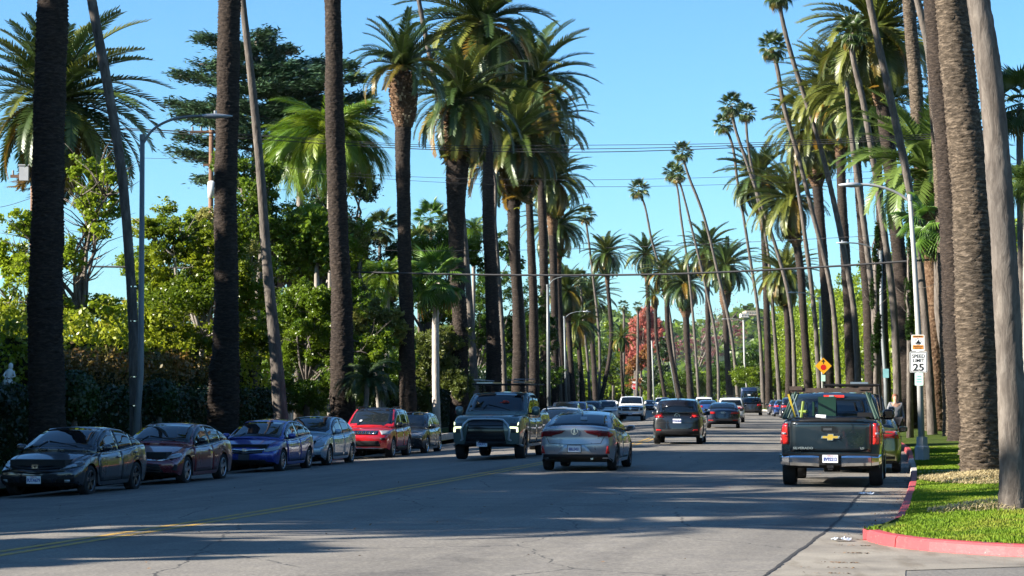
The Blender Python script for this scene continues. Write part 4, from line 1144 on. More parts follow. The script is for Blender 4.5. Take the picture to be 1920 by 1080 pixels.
            ring(q * .80, q * .92, ex=1.2); mb.prism([(-q * .85, q * .3), (-q * .2, -q * .1), (0, -q * .45), (q * .2, -q * .1), (q * .85, q * .3), (q * .35, q * .1), (0, -q * .2), (-q * .35, q * .1)], .014)
        elif kind == 'rings':
            for k in range(4):
                cx = (k - 1.5) * q * .62; n = 16
                V = [(math.cos(2 * math.pi * j / n) * r_ + cx, math.sin(2 * math.pi * j / n) * r_, z_) for (r_, z_) in ((q * .42, 0), (q * .42, .01), (q * .34, .01), (q * .34, 0)) for j in range(n)]
                mb.add(V, [(i * n + j, i * n + (j + 1) % n, (i + 1) * n + (j + 1) % n, (i + 1) * n + j) for i in range(3) for j in range(n)])
        elif kind == 'bow':
            w, h = q * 1.15, q * .42
            mb.prism([(-w * 1.05, -h * .38), (-w * .38, -h * .38), (-w * .34, -h), (w * .28, -h), (w * .32, -h * .38), (w * .95, -h * .38), (w * 1.05, h * .38), (w * .38, h * .38), (w * .34, h), (-w * .28, h), (-w * .32, h * .38), (-w * .95, h * .38)], .02)
        elif kind == 'oval': ring(q * .5, q * .6, ex=1.5); ring(q * .25, q * .33, ex=1.2)
        elif kind == 'shield': mb.prism([(-q * .5, q * .6), (-q * .55, 0), (0, -q * .8), (q * .55, 0), (q * .5, q * .6), (0, q * .4)], .016)
        o = mb.build('emblem', M[mat], s.root); o.matrix_local = M4; s.last = o
        return M4

def place(d, u, flip=False):
    p = road_pt(d, u); return p, heading(d) + (math.pi if flip else 0)
# ---- body plans
SEDAN = dict(L=4.65, W=1.80, H=1.43, r=.32, wb=2.70, fo=.90, clr=.20,
    belt=[(-2.33, .98), (-2.1, 1.05), (-1.5, 1.05), (-.6, .98), (.4, .93), (.95, .95), (1.4, .90), (2.0, .76), (2.33, .62)],
    nose=[(.2, .10), (.4, .0), (.55, .0), (.70, .10), (.9, .2)], tail_sl=[(.2, .12), (.45, .0), (.75, .03), (1.0, .06)],
    cab=[(-1.95, 1.03), (-1.35, 1.26), (-.85, 1.39), (-.35, 1.43), (.05, 1.42), (.45, 1.30), (.85, 1.13), (1.22, .95)],
    ws=(1.08, .16), rw=(-1.78, -.90), w0=.15, w1=.30, sg=(-1.42, .86), pillars=(-1.12, -.30), chrome_line=True)
SUV = dict(L=4.45, W=1.85, H=1.68, r=.36, wb=2.66, fo=.88, clr=.26,
    belt=[(-2.22, 1.05), (-2.0, 1.10), (-.6, 1.08), (.4, 1.05), (.9, 1.06), (1.3, 1.04), (1.8, .98), (2.1, .90), (2.22, .78)],
    nose=[(.25, .12), (.45, .02), (.75, .0), (.95, .08)], tail_sl=[(.2, .10), (.5, .0), (.9, .04), (1.2, .08)],
    cab=[(-2.12, 1.10), (-2.02, 1.30), (-1.86, 1.52), (-1.65, 1.63), (-.8, 1.68), (.0, 1.67), (.38, 1.50), (.72, 1.27), (1.08, 1.06)],
    ws=(.98, .12), rw=(-2.1, -2.0), rwz=(1.12, 1.50), w0=.17, w1=.29, sg=(-1.72, .78), pillars=(-1.25, -.32), tumble=.17)
TRUCK = dict(L=5.85, W=2.03, H=1.90, r=.41, wb=3.64, fo=.98, clr=.36,
    belt=[(-2.92, 1.30), (-2.8, 1.33), (-1.1, 1.33), (-.8, 1.20), (.6, 1.20), (1.25, 1.22), (1.7, 1.24), (2.4, 1.19), (2.8, 1.12), (2.92, 1.02)],
    nose=[(.3, .10), (.5, .02), (.9, .0), (1.15, .05)], tail_sl=[(.3, .03), (1.4, .0)], sweep=.14, nar=.05, crown=.05,
    cab=[(-1.10, 1.25), (-1.06, 1.5), (-.96, 1.80), (-.75, 1.88), (-.2, 1.90), (.45, 1.88), (.75, 1.74), (1.05, 1.50), (1.35, 1.24)],
    ws=(1.24, .55), rw=(-1.08, -1.0), rwz=(1.37, 1.76), w0=.18, w1=.30, sg=(-.98, 1.02), pillars=(-.10,), tumble=.16, bed=(-2.80, -1.12), gbulge=.05, rail=.11, low=.95)
def var(base, **k):
    d = dict(base); d.update(k); return d
def bed_inside(c, mat='trim'):
    a, b = c.p['bed']; w = c.W / 2 - .16; mb = MB(); z0, z1 = .86, c.p['belt'][1][1] - .03
    V = [(a, -w, z0), (b, -w, z0), (b, w, z0), (a, w, z0), (a, -w, z1), (b, -w, z1), (b, w, z1), (a, w, z1)]
    mb.add(V, [(0, 1, 2, 3), (0, 4, 5, 1), (3, 2, 6, 7), (1, 5, 6, 2), (0, 3, 7, 4)]); mb.build('cargo_bed', M[mat], c.root)
def far_lights(c, mode, kind='sedan'):
    """lamps, grille and plate of the smaller cars"""
    W = c.W / 2
    if mode == 'front':
        h = lerp_prof(c.p['belt'], c.L / 2 - .15) - .02
        c.both('headlight', 'fcl', [(5, h - .17), (62, h - .10), (66, h + .0), (8, h - .04)], M['lens'], off=.012, nu=8, nv=3)
        c.patch('grille', 'front', [(-.42, h - .24), (.42, h - .24), (.48, h - .05), (-.48, h - .05)], M['gloss_black'], off=.012)
        c.patch('lower_grille', 'front', [(-.55, c.p['clr'] + .06), (.55, c.p['clr'] + .06), (.48, c.p['clr'] + .2), (-.48, c.p['clr'] + .2)], M['trim'], off=.012)
    else:
        h = c.p['belt'][1][1] - .06
        c.both('tail_light', 'rcl', [(8, h - .15), (60, h - .18), (66, h + .0), (12, h - .02)], M['tail'], off=.014, nu=8, nv=3)
        c.patch('bumper_cladding', 'rear', [(-W * .82, c.p['clr'] + .02), (W * .82, c.p['clr'] + .02), (W * .84, c.p['clr'] + .2), (-W * .84, c.p['clr'] + .2)], M['trim'], off=.012)
# ================================================================ the cars themselves
def place_px(px, u, flip=False, flank=0.9, dmin=30, dmax=420):
    p = row_pt(px, u + (flank if u < 0 else -flank), dmin, dmax); d = p.y; return place(d, u, flip)
GP = 'cars parked along the left kerb'; GR = 'cars parked along the right kerb'; GD = 'cars driving on the street'
PARK_L = -8.1; PARK_R = 8.0
# -- dark grey sedan, front end towards us, left kerb
def grey_sedan():
    loc, rz = place_px(184, PARK_L, True)
    c = Car(var(SEDAN, rim=('five', 'rim_dark'), belt=[(-2.33, 1.0), (-2.1, 1.08), (-1.5, 1.06), (-.6, .98), (.4, .93), (.95, .95), (1.4, .88), (2.0, .72), (2.33, .60)]), paint('paint_dark_grey', (.016, .021, .03), .5), 'dark grey parked sedan with black grille, first full car in the left row', 'parked_car', 'car', loc, rz, GP)
    c.glassing(); c.doors([1.02, -.32, -1.36])
    c.mirrors(.72, .99)
    c.patch('grille', 'front', [[(-.62, .53), (0, .47), (.62, .53)], [(-.66, .66), (0, .62), (.66, .66)]], M['gloss_black'], off=.014, nu=12)
    c.patch('grille_bar', 'front', [[(-.60, .60), (0, .555), (.60, .60)], [(-.60, .625), (0, .58), (.60, .625)]], M['trim'], off=.03, nu=12, nv=2)
    c.badge('front', 0, .60, 'H', size=.10)
    c.both('headlight', 'fcl', [(20, .565), (74, .66), (78, .735), (22, .655)], M['lens_dark'], off=.014, nu=8)
    c.both('headlight_lens', 'fcl', [(26, .585), (52, .625), (54, .665), (27, .64)], M['lens'], off=.022, nu=6)
    c.both('side_intake', 'front', [(.38, .26), (.80, .26), (.80, .47), (.50, .42)], M['trim'], off=.014)
    c.both('fog_light', 'front', [(.62, .30), (.72, .30), (.72, .37), (.62, .37)], M['lens'], off=.028, nu=3, nv=3)
    c.patch('lower_intake', 'front', [(-.36, .24), (.36, .24), (.34, .40), (-.34, .40)], M['trim'], off=.012)
    c.both('amber_marker', 'fcl', [(80, .52), (88, .52), (88, .56), (80, .56)], M['amber'], off=.012, nu=3, nv=2)
    c.plate('front', 0, .37, '9UTA679'); c.bonnet()
grey_sedan()
def maroon_sedan():
    loc, rz = place_px(353, PARK_L, True)
    c = Car(var(SEDAN, L=4.85, W=1.82, H=1.46, wb=2.775, r=.33), paint('paint_maroon', (.13, .004, .012), .3), 'maroon parked sedan with wide slotted lower grille, between the grey and the deep blue sedans', 'parked_car', 'car', loc, rz, GP)
    c.glassing(); c.doors([1.05, -.34, -1.42]); c.mirrors(.74, 1.01, M['gloss_black'])
    c.patch('grille', 'front', [[(-.62, .22), (.62, .22)], [(-.46, .50), (.46, .50)]], M['trim'], off=.014)
    for k in range(4): c.patch('grille_slat', 'front', [(-.52, .26 + k * .06), (.52, .26 + k * .06), (.51, .275 + k * .06), (-.51, .275 + k * .06)], M['gloss_black'], off=.026, nv=2)
    c.patch('upper_slot', 'front', [[(-.58, .58), (0, .56), (.58, .58)], [(-.6, .62), (0, .61), (.6, .62)]], M['chrome'], off=.014, nv=2, nu=12)
    c.badge('front', 0, .605, 'oval', size=.11)
    c.both('headlight', 'fcl', [(22, .58), (72, .67), (76, .745), (24, .665)], M['lens'], off=.014)
    c.bonnet(); c.both('marker_slit', 'fcl', [(34, .30), (46, .28), (50, .48), (42, .49)], M['trim'], off=.014, nu=4)
maroon_sedan()
def blue_sedan():
    loc, rz = place_px(541, PARK_L, True)
    c = Car(var(SEDAN, L=4.5, W=1.75, H=1.435, rim=('ten', 'rim'), cab=[(-2.0, 1.03), (-1.45, 1.24), (-.95, 1.38), (-.4, 1.435), (.1, 1.41), (.6, 1.26), (1.0, 1.10), (1.45, .93)], ws=(1.32, .28), fo=.86, sg=(-1.45, 1.0)), paint('paint_deep_blue', (.008, .03, .25), .4), 'deep blue parked sedan with thin chrome grille bar, dark front plate and silver wheels', 'parked_car', 'car', loc, rz, GP)
    c.glassing(gl='glass_clear'); c.doors([1.05, -.3, -1.35]); c.mirrors(.85, .98)
    c.patch('grille', 'front', [[(-.48, .54), (0, .50), (.48, .54)], [(-.52, .63), (0, .60), (.52, .63)]], M['gloss_black'], off=.014, nu=12)
    c.patch('chrome_bar', 'front', [[(-.54, .62), (0, .585), (.54, .62)], [(-.55, .655), (0, .62), (.55, .655)]], M['chrome'], off=.028, nu=12, nv=2)
    c.badge('front', 0, .60, 'H', size=.085)
    c.both('headlight', 'fcl', [(22, .56), (70, .64), (74, .73), (25, .655)], M['lens'], off=.014)
    c.patch('lower_intake', 'front', [(-.62, .26), (.62, .26), (.55, .36), (-.55, .36)], M['trim'], off=.012)
    c.plate('front', 0, .43, '', mat='lens_dark'); c.bonnet()
    mb = MB(); mb.prism([(0, 0), (.16, 0), (.02, .07)], .02, Matrix.Translation((-.75, .01, 1.425)) @ Matrix.Rotation(math.pi / 2, 4, 'X')); mb.build('roof_aerial', M['gloss_black'], c.root)
blue_sedan()
def silver_sedan():
    loc, rz = place_px(632, PARK_L, True)
    c = Car(var(SEDAN, L=4.53, W=1.70, H=1.48, rim=('ten', 'rim'), belt=[(-2.26, .98), (-2.05, 1.06), (-1.5, 1.05), (-.6, 1.0), (.4, .97), (.95, .98), (1.4, .92), (1.95, .80), (2.26, .66)], cab=[(-1.9, 1.04), (-1.35, 1.30), (-.9, 1.44), (-.35, 1.48), (.1, 1.46), (.5, 1.33), (.85, 1.17), (1.2, .98)]), paint('paint_silver_blue', (.32, .40, .48), .45), 'silver blue parked sedan behind the deep blue one, with no front plate', 'parked_car', 'car', loc, rz, GP)
    c.glassing(gl='glass_clear'); c.doors([1.02, -.32, -1.36]); c.mirrors(.72, 1.02)
    c.patch('grille', 'front', [[(-.36, .58), (.36, .58)], [(-.40, .67), (.40, .67)]], M['gloss_black'], off=.014)
    c.both('headlight', 'fcl', [(24, .56), (60, .62), (62, .79), (28, .72)], M['lens'], off=.014)
    c.patch('lower_intake', 'front', [(-.5, .26), (.5, .26), (.46, .38), (-.46, .38)], M['trim'], off=.012)
    c.bonnet(); c.both('fog_slot', 'front', [(.56, .28), (.76, .28), (.74, .37), (.58, .36)], M['trim'], off=.014)
silver_sedan()
def red_suv():
    loc, rz = place_px(739, PARK_L, True)
    pt = paint('paint_bright_red', (.42, .006, .010), .1)
    c = Car(var(SUV, L=4.42, W=1.82, H=1.65, rim=('ten', 'rim')), pt, 'bright red parked SUV with black roof and a row of seven grille slots', 'parked_car', 'car', loc, rz, GP)
    c.glassing(gl='glass_clear'); c.doors([.95, -.34, -1.3]); c.mirrors(.72, 1.12, M['gloss_black'], size=(.15, .22, .18))
    c.patch('black_roof', 'top', [[(-1.72, -.58), (.20, -.60)], [(-1.72, .58), (.20, .60)]], M['gloss_black'], off=.010, nu=10, nv=8)
    for sd in (-1, 1):
        mb = MB(); mb.tube([(.05, sd * .60, 1.62), (-.1, sd * .61, 1.70), (-1.4, sd * .61, 1.70), (-1.6, sd * .6, 1.63)], .018, 6); mb.build('roof_rail', M['trim'], c.root)
    c.patch('grille', 'front', [(-.50, .80), (.50, .80), (.50, .93), (-.50, .93)], M['gloss_black'], off=.012, nu=12)
    for k in range(7): x = (k - 3) * .135; c.patch('grille_slot', 'front', [(x - .05, .815), (x + .05, .815), (x + .05, .915), (x - .05, .915)], M['chrome'], off=.026, nu=3, nv=2); c.patch('slot_hole', 'front', [(x - .03, .83), (x + .03, .83), (x + .03, .90), (x - .03, .90)], M['seam'], off=.032, nu=3, nv=2)
    c.both('headlight', 'fcl', [(30, .80), (66, .82), (70, .93), (31, .93)], M['lens'], off=.014)
    c.patch('lower_intake', 'front', [(-.62, .42), (.62, .42), (.55, .60), (-.55, .60)], M['trim'], off=.012)
    c.patch('skid_plate', 'front', [(-.55, .30), (.55, .30), (.6, .36), (-.6, .36)], M['chrome'], off=.02, nv=2)
    c.both('fog_light', 'front', [(.60, .62), (.76, .62), (.76, .70), (.60, .70)], M['trim'], off=.014, nu=3)
    c.plate('front', -.50, .52, '', w=.20, h=.2); c.bonnet()
    mb = MB(); p = c.hit('top', .75, -.35, .012); mb.box(p, (.10, .08, .006), Matrix.Rotation(.55, 3, 'Y')); mb.build('windscreen_paper', M['plate'], c.root)
    for side_ in ('left', 'right'): c.patch('sill_cladding', side_, [(-1.2, .27), (.85, .27), (.85, .40), (-1.2, .40)], M['trim'], off=.016, nv=2)
red_suv()
def black_crossover():
    loc, rz = place_px(806, PARK_L + .1, True)
    c = Car(var(SUV, L=4.3, W=1.80, H=1.50, clr=.18, r=.34, belt=[(-2.15, .95), (-1.9, 1.0), (-.6, .97), (.4, .94), (.9, .95), (1.3, .93), (1.8, .86), (2.0, .80), (2.15, .68)], cab=[(-2.05, .98), (-1.9, 1.2), (-1.65, 1.38), (-1.4, 1.45), (-.7, 1.50), (.0, 1.49), (.4, 1.34), (.75, 1.15), (1.1, .95)], rim=('ten', 'rim_chrome')), paint('paint_black', (.01, .011, .013), .2), 'black parked hatchback with bright chrome wheels beside the whitewashed palm', 'parked_car', 'car', loc, rz, GP)
    c.glassing(); c.doors([.95, -.34, -1.3]); c.mirrors(.72, 1.0); far_lights(c, 'front'); c.plate('front', -.2, .45, '')
black_crossover()
# -- rear corner of an olive car at the left edge of the picture
loc, rz = place_px(-138, PARK_L - .1, True)
c = Car(var(SUV, H=1.62), paint('paint_olive_gold', (.10, .09, .02), .3), 'olive gold parked car cut off at the left edge of the photo', 'parked_car', 'car', loc, rz, GP)
c.glassing(); c.doors([.95, -.34, -1.3]); far_lights(c, 'rear')
# -- the teal pickup that drives towards us
M['surround'] = gloss('satin_silver_trim', (.42, .46, .5), .3, .3)
def teal_pickup():
    loc, rz = place(65.6, -2.3, True)
    pt = paint('paint_grey_teal', (.075, .11, .10), .25)
    c = Car(var(TRUCK, H=1.96, L=5.93, belt=[(-2.96, 1.32), (-2.8, 1.36), (-1.1, 1.36), (-.8, 1.24), (.6, 1.24), (1.25, 1.28), (1.7, 1.32), (2.4, 1.30), (2.8, 1.24), (2.96, 1.10)], cab=[(-1.10, 1.3), (-1.06, 1.55), (-.96, 1.86), (-.75, 1.93), (-.2, 1.96), (.45, 1.94), (.75, 1.80), (1.05, 1.56), (1.35, 1.30)], rim=('six', 'rim_dark')), pt, 'grey teal pickup truck with lit running lamps and a ladder rack, driving towards the camera', 'pickup_truck', 'pickup truck', loc, rz, GD)
    c.glassing(); c.doors([1.30, .05, -1.02]); bed_inside(c)
    c.mirrors(1.02, 1.40, pt, size=(.16, .24, .26), out=.20)
    c.patch('grille_frame', 'front', [[(-.44, .50), (.44, .50)], [(-.44, .64), (.44, .64)]], pt, off=.03, nu=8, nv=3)
    c.patch('grille', 'front', [[(-.58, .56), (-.50, .52), (.50, .52), (.58, .56)], [(-.50, 1.08), (-.40, 1.13), (.40, 1.13), (.50, 1.08)]], M['gloss_black'], off=.035, nu=14, nv=7)
    for k in range(5): c.patch('grille_bar', 'front', [(-.5, .62 + k * .09), (.5, .62 + k * .09), (.5, .64 + k * .09), (-.5, .64 + k * .09)], M['trim'], off=.05, nu=10, nv=2)
    def edge(pts, w=.05):
        mb = MB(); mb.tube([c.hit('front', y, z, .045) for (y, z) in pts], w / 2, 8); mb.build('grille_surround', M['surround'], c.root, smooth=True)
    edge([(-.60, .42), (-.66, .60), (-.70, .88), (-.62, 1.02), (-.50, 1.13), (-.35, 1.15), (0, 1.155), (.35, 1.15), (.50, 1.13), (.62, 1.02), (.70, .88), (.66, .60), (.60, .42)], .062)
    c.patch('lower_bumper', 'front', [(-.58, .36), (.58, .36), (.60, .54), (-.60, .54)], M['trim'], off=.04, nu=10)
    c.both('headlight', 'front', [(.68, .80), (.93, .78), (.93, 1.04), (.70, 1.06)], M['lens_dark'], off=.02, nu=6)
    for sy in (1, -1):
        mb = MB(); mb.tube([c.hit('front', sy * .70, .93, .035), c.hit('front', sy * .80, .93, .035), c.hit('front', sy * .90, .925, .035)], .024, 6); mb.tube([c.hit('front', sy * .90, .94, .035), c.hit('front', sy * .905, .80, .035)], .026, 6); mb.build('running_lamp', M['drl'], c.root)
        mb = MB(); mb.tube([c.hit('front', sy * .91, 1.00, .03), c.hit('front', sy * .92, 1.07, .02)], .014, 6); mb.build('running_lamp', M['drl'], c.root)
    c.plate('front', -.10, .46, '91A57C2'[:0] + 'F5KR1C')
    c.both('fender_flare', 'left', [(c.xf - .50, .80), (c.xf + .50, .80), (c.xf + .42, .95), (c.xf - .42, .95)], M['trim'], off=.012) if False else None
    c.bonnet()
    # ladder rack over the bed and cab
    mb = MB(); zt = 2.17
    for sy in (-.80, .80):
        mb.tube([(-2.6, sy * 1.12, 1.36), (-2.3, sy * 1.02, zt)], .022, 6); mb.tube([(-1.2, sy * 1.12, 1.36), (-1.0, sy * 1.02, zt)], .022, 6)
        mb.tube([(-2.6, sy * 1.02, zt), (.55, sy * 1.02, zt)], .026, 6)
    for x in (-2.4, -1.1, .45): mb.tube([(x, -.86, zt), (x, .86, zt)], .024, 6)
    mb.build('ladder_rack', M['trim'], c.root)
    mb = MB(); mb.box((-.3, .56, zt + .07), (1.7, .34, .05)); mb.tube([(.5, .40, zt + .16), (-1.2, .74, zt + .16)], .012, 5); mb.tube([(.5, .2, zt + .12), (.5, .86, zt + .16)], .012, 5); mb.build('rack_tray', M['rim_dark'], c.root)
    mb = MB(); mb.box((-.4, -.50, zt + .05), (1.5, .5, .04)); mb.tube([(.45, -.2, zt + .1), (.40, -.82, zt + .14), (-1.3, -.82, zt + .14)], .014, 5); mb.build('rack_tray', M['rim'], c.root)
    # red ornament hanging behind the windscreen
    mb = MB(); p = c.hit('top', .96, .18, .02)
    for a, b, s_ in ((0, 0, .05), (.02, .09, .045), (-.02, -.08, .04), (.03, .03, .05), (.0, .14, .03)): mb.box(p + Vector((a * .4, b, a)), (.02, s_ * 1.7, s_), Matrix.Rotation(.6, 3, 'Y'))
    mb.build('red_ornament', simple('red_toy', (.55, .05, .03), .6), c.root)
teal_pickup()
loc, rz = place(76.6, -2.05, True)
c = Car(var(SEDAN, rim=('ten', 'rim')), paint('paint_silver', (.5, .53, .56), .4), 'silver sedan driving close behind the teal pickup, mostly hidden by it', 'car', 'car', loc, rz, GD)
c.glassing(); c.mirrors(.72, 1.0); far_lights(c, 'front'); c.doors([1.02, -.32, -1.36])
# -- silver grey sedan seen from behind
def silver_rear():
    loc, rz = place(54.4, 1.78)
    p = var(SEDAN, L=4.66, W=1.79, H=1.41, rim=('five', 'rim_dark'), belt=[(-2.33, 1.05), (-2.22, 1.09), (-1.7, 1.07), (-1.3, 1.04), (-.6, .98), (.4, .93), (.95, .95), (1.4, .88), (2.0, .74), (2.33, .60)], cab=[(-1.92, 1.04), (-1.40, 1.22), (-.95, 1.35), (-.4, 1.41), (.05, 1.40), (.45, 1.28), (.85, 1.12), (1.22, .95)], tail_sl=[(.15, .20), (.42, .03), (.60, .0), (.80, .05), (1.02, .0), (1.09, .0)], steer=0)
    pt = paint('paint_lunar_silver', (.27, .29, .33), .55)
    c = Car(p, pt, 'silver grey sedan with round chrome emblem seen from behind, driving next to the teal pickup', 'car', 'car', loc, rz, GD)
    c.glassing(); c.doors([1.02, -.32, -1.36], handle='pt'); c.mirrors(.72, .99, size=(.14, .22, .14), out=.14)
    c.both('tail_light', 'rcl', [(22, .82), (70, .84), (74, .90), (20, .97)], M['tail_dark'], off=.016, nu=9)
    c.both('tail_light_glow', 'rcl', [(42, .80), (62, .83), (64, .88), (40, .93)], M['tail'], off=.024, nu=6)
    c.both('tail_light_inner', 'rear', [[(.30, .90), (.62, .82)], [(.22, .965), (.64, .965)]], M['tail_dark'], off=.016, nu=6)
    c.patch('boot_lid_gap', 'rear', [[(-.62, .655), (0, .625), (.62, .655)], [(-.62, .665), (0, .637), (.62, .665)]], M['seam'], off=.006, nu=12, nv=2, skirt=False)
    for sy in (-1, 1): c.patch('boot_lid_gap', 'rear', [(sy * .60, .655), (sy * .612, .655), (sy * .70, .83), (sy * .688, .83)], M['seam'], off=.006, nu=3, nv=5, skirt=False)
    c.patch('plate_recess', 'rear', [[(-.40, .435), (.40, .435)], [(-.25, .62), (.25, .62)]], M['plate_metal'], off=.008, nu=8)
    c.plate('rear', .0, .535, '8BLE451', frame='gloss_black', top=None)
    c.badge('rear', 0, .945, 'ringA', size=.088)
    c.patch('bumper_cladding', 'rear', [[(-.80, .22), (.80, .22)], [(-.76, .40), (.76, .40)]], M['trim'], off=.014, nu=12)
    c.both('reflector', 'rear', [[(.72, .42), (.80, .42)], [(.76, .60), (.79, .60)]], M['tail'], off=.018, nu=3)
    a = c.hit('rear', -.40, .30, .02); mb = MB(); mb.tube([a + Vector((.2, 0, 0)), a + Vector((-.03, 0, 0))], .045, 14, cap=False); mb.tube([a + Vector((.19, 0, 0)), a + Vector((-.0, 0, 0))], .034, 14); mb.build('exhaust_tip', M['chrome'], c.root)
    mb = MB(); mb.prism([(0, 0), (.20, 0), (.03, .075), (0, .075)], .025, Matrix.Translation((-1.02, .012, 1.335)) @ Matrix.Rotation(math.pi / 2, 4, 'X')); mb.build('roof_aerial', pt, c.root)
    a = c.hit('top', -1.42, -.10, .02); mb = MB(); mb.box(a, (.03, .16, .10), Matrix.Rotation(.4, 3, 'Y')); mb.build('brake_lamp', M['lens'], c.root)
M['plate_metal'] = paint('paint_plate_recess', (.42, .46, .50), .3)
silver_rear()
def black_suv():
    loc, rz = place(83.3, 1.6)
    c = Car(var(SUV, L=4.55, W=1.84, H=1.67, r=.36, tumble=.20, rim=('five', 'rim')), paint('paint_jet', (.006, .007, .009), .2), 'black SUV with winged chrome emblem driving ahead of the silver grey sedan', 'car', 'car', loc, rz, GD)
    c.glassing(); c.doors([.95, -.34, -1.3]); c.mirrors(.72, 1.12, size=(.14, .22, .17), out=.14)
    c.both('tail_light', 'rcl', [(14, .98), (62, .98), (66, 1.06), (30, 1.10)], M['tail_dark'], off=.016)
    c.both('tail_light_ring', 'rcl', [(26, .99), (42, .99), (42, 1.07), (28, 1.07)], M['tail_bright'], off=.026, nu=4)
    c.patch('tailgate_crease', 'rear', [[(-.72, .78), (.72, .78)], [(-.70, .80), (.70, .80)]], M['seam'], off=.008, nv=2)
    c.badge('rear', 0, 1.045, 'wing', size=.085); c.plate('rear', 0, .86, '7YWH048'[:7], top=None)
    c.patch('bumper_cladding', 'rear', [(-.78, .28), (.78, .28), (.80, .56), (-.80, .56)], M['trim'], off=.014)
    c.both('reflector', 'rear', [(.56, .50), (.76, .50), (.76, .56), (.60, .55)], M['tail'], off=.022)
    for sy in (-1, 1): a = c.hit('rear', sy * .52, .34, .02); mb = MB(); mb.tube([a + Vector((.2, 0, 0)), a - Vector((.04, 0, 0))], .05, 12); mb.build('exhaust_tip', M['chrome'], c.root)
    mb = MB(); mb.prism([(0, 0), (.22, 0), (.03, .08)], .025, Matrix.Translation((-1.62, .012, 1.625)) @ Matrix.Rotation(math.pi / 2, 4, 'X')); mb.build('roof_aerial', M['gloss_black'], c.root)
    c.patch('roof_spoiler', 'top', [[(-1.95, -.56), (-1.70, -.58)], [(-1.95, .56), (-1.70, .58)]], M['gloss_black'], off=.03)
black_suv()
def navy_sedan():
    loc, rz = place(124.5, 2.6)
    c = Car(var(SEDAN, L=4.7, W=1.85, H=1.39, rim=('ten', 'rim')), paint('paint_navy', (.008, .012, .03), .3), 'navy coupe with linked ring emblem and wide red tail lamps, ahead of the black SUV', 'car', 'car', loc, rz, GD)
    c.glassing(); c.doors([1.02, -.5, -1.4]); c.mirrors(.72, .99, out=.14)
    c.both('tail_light', 'rcl', [(8, .78), (66, .80), (70, .90), (12, .90)], M['tail'], off=.016); c.badge('rear', 0, .86, 'rings', size=.10)
    c.patch('bumper_cladding', 'rear', [(-.74, .22), (.74, .22), (.76, .42), (-.76, .42)], M['trim'], off=.014); c.both('reflector', 'rear', [(.52, .42), (.8, .42), (.8, .46), (.52, .46)], M['tail'], off=.02)
navy_sedan()
def simple_car(d, u, flip, plan, pt, label, mode, group, name='car', cat='car', extra=None, **kw):
    loc, rz = place(d, u, flip); c = Car(var(plan, **kw), pt, label, name, cat, loc, rz, group)
    if plan is TRUCK: bed_inside(c)
    c.glassing(); c.mirrors(*((1.02, 1.40, None, (.14, .2, .2), .16) if plan is TRUCK else (.72, 1.0 if plan is SEDAN else 1.12)))
    far_lights(c, mode)
    if extra: extra(c)
    return c
def rackbars(c, z=None, w=.6):
    z = z or c.H + .10; mb = MB()
    for x in (-1.2, -.2): mb.tube([(x, -w, z), (x, w, z)], .025, 6); [mb.tube([(x, s_, z), (x, s_ * 1.02, z - .14)], .018, 5) for s_ in (-w, w)]
    mb.build('roof_rack', M['trim'], c.root)
WHITE = paint('paint_white', (.72, .72, .70), .0, .3); 
BLK = paint('paint_black_far', (.012, .013, .016), .2); BLUE = paint('paint_mid_blue', (.02, .06, .2), .4); GRY = paint('paint_far_grey', (.05, .055, .065), .4)
simple_car(150, 2.95, False, SUV, WHITE, 'white SUV with roof bars half hidden behind the navy coupe', 'rear', GD, extra=rackbars)
def ram(c):
    c.patch('grille', 'front', [[(-.60, .80), (.60, .80)], [(-.66, 1.08), (.66, 1.08)]], M['gloss_black'], off=.022, nu=12)
    c.patch('chrome_bar', 'front', [(-.62, .925), (.62, .925), (.62, .955), (-.62, .955)], M['chrome'], off=.04, nu=10, nv=2)
    c.patch('chrome_bar', 'front', [(-.04, .80), (.04, .80), (.04, 1.07), (-.04, 1.07)], M['chrome'], off=.042, nu=3, nv=5)
    c.patch('chrome_bar', 'front', [(-.66, 1.06), (.66, 1.06), (.66, 1.09), (-.66, 1.09)], M['chrome'], off=.04, nu=10, nv=2)
    c.both('headlight', 'front', [(.70, .82), (.92, .84), (.92, 1.02), (.72, 1.04)], M['lens_dark'], off=.024, nu=5)
    c.badge('front', 0, .95, 'shield', size=.14); c.patch('chrome_bumper', 'front', [(-.88, .50), (.88, .50), (.90, .66), (-.90, .66)], M['chrome'], off=.03); c.patch('air_dam', 'front', [(-.80, .36), (.80, .36), (.84, .50), (-.84, .50)], M['trim'], off=.02)
    c.plate('front', 0, .57, '8M51C20', top=None); c.bonnet()
simple_car(171, -4.6, True, TRUCK, WHITE, 'white pickup truck with chrome cross grille coming towards the camera', 'front', GD, 'pickup_truck', 'pickup truck', extra=ram, H=1.95)
simple_car(182, -7.0, True, SUV, WHITE, 'white SUV just behind the white pickup, showing left of it', 'front', GD, H=1.8)
simple_car(236, -3.0, True, SUV, WHITE, 'small distant white SUV coming towards the camera right of the white pickup', 'front', GD)
simple_car(262, -4.6, True, SEDAN, GRY, 'distant grey sedan coming on behind the white pickup', 'front', GD)
simple_car(183, 1.2, False, SEDAN, BLUE, 'distant blue sedan driving away, just left of the navy coupe', 'rear', GD)
simple_car(205, 1.0, False, SUV, WHITE, 'distant white SUV driving away beyond the small blue sedan', 'rear', GD)
simple_car(204, 5.3, False, SUV, BLK, 'tall black SUV with upright rear window beyond the white SUV with roof bars', 'rear', GD, H=1.85, L=5.0, W=1.98, extra=rackbars)
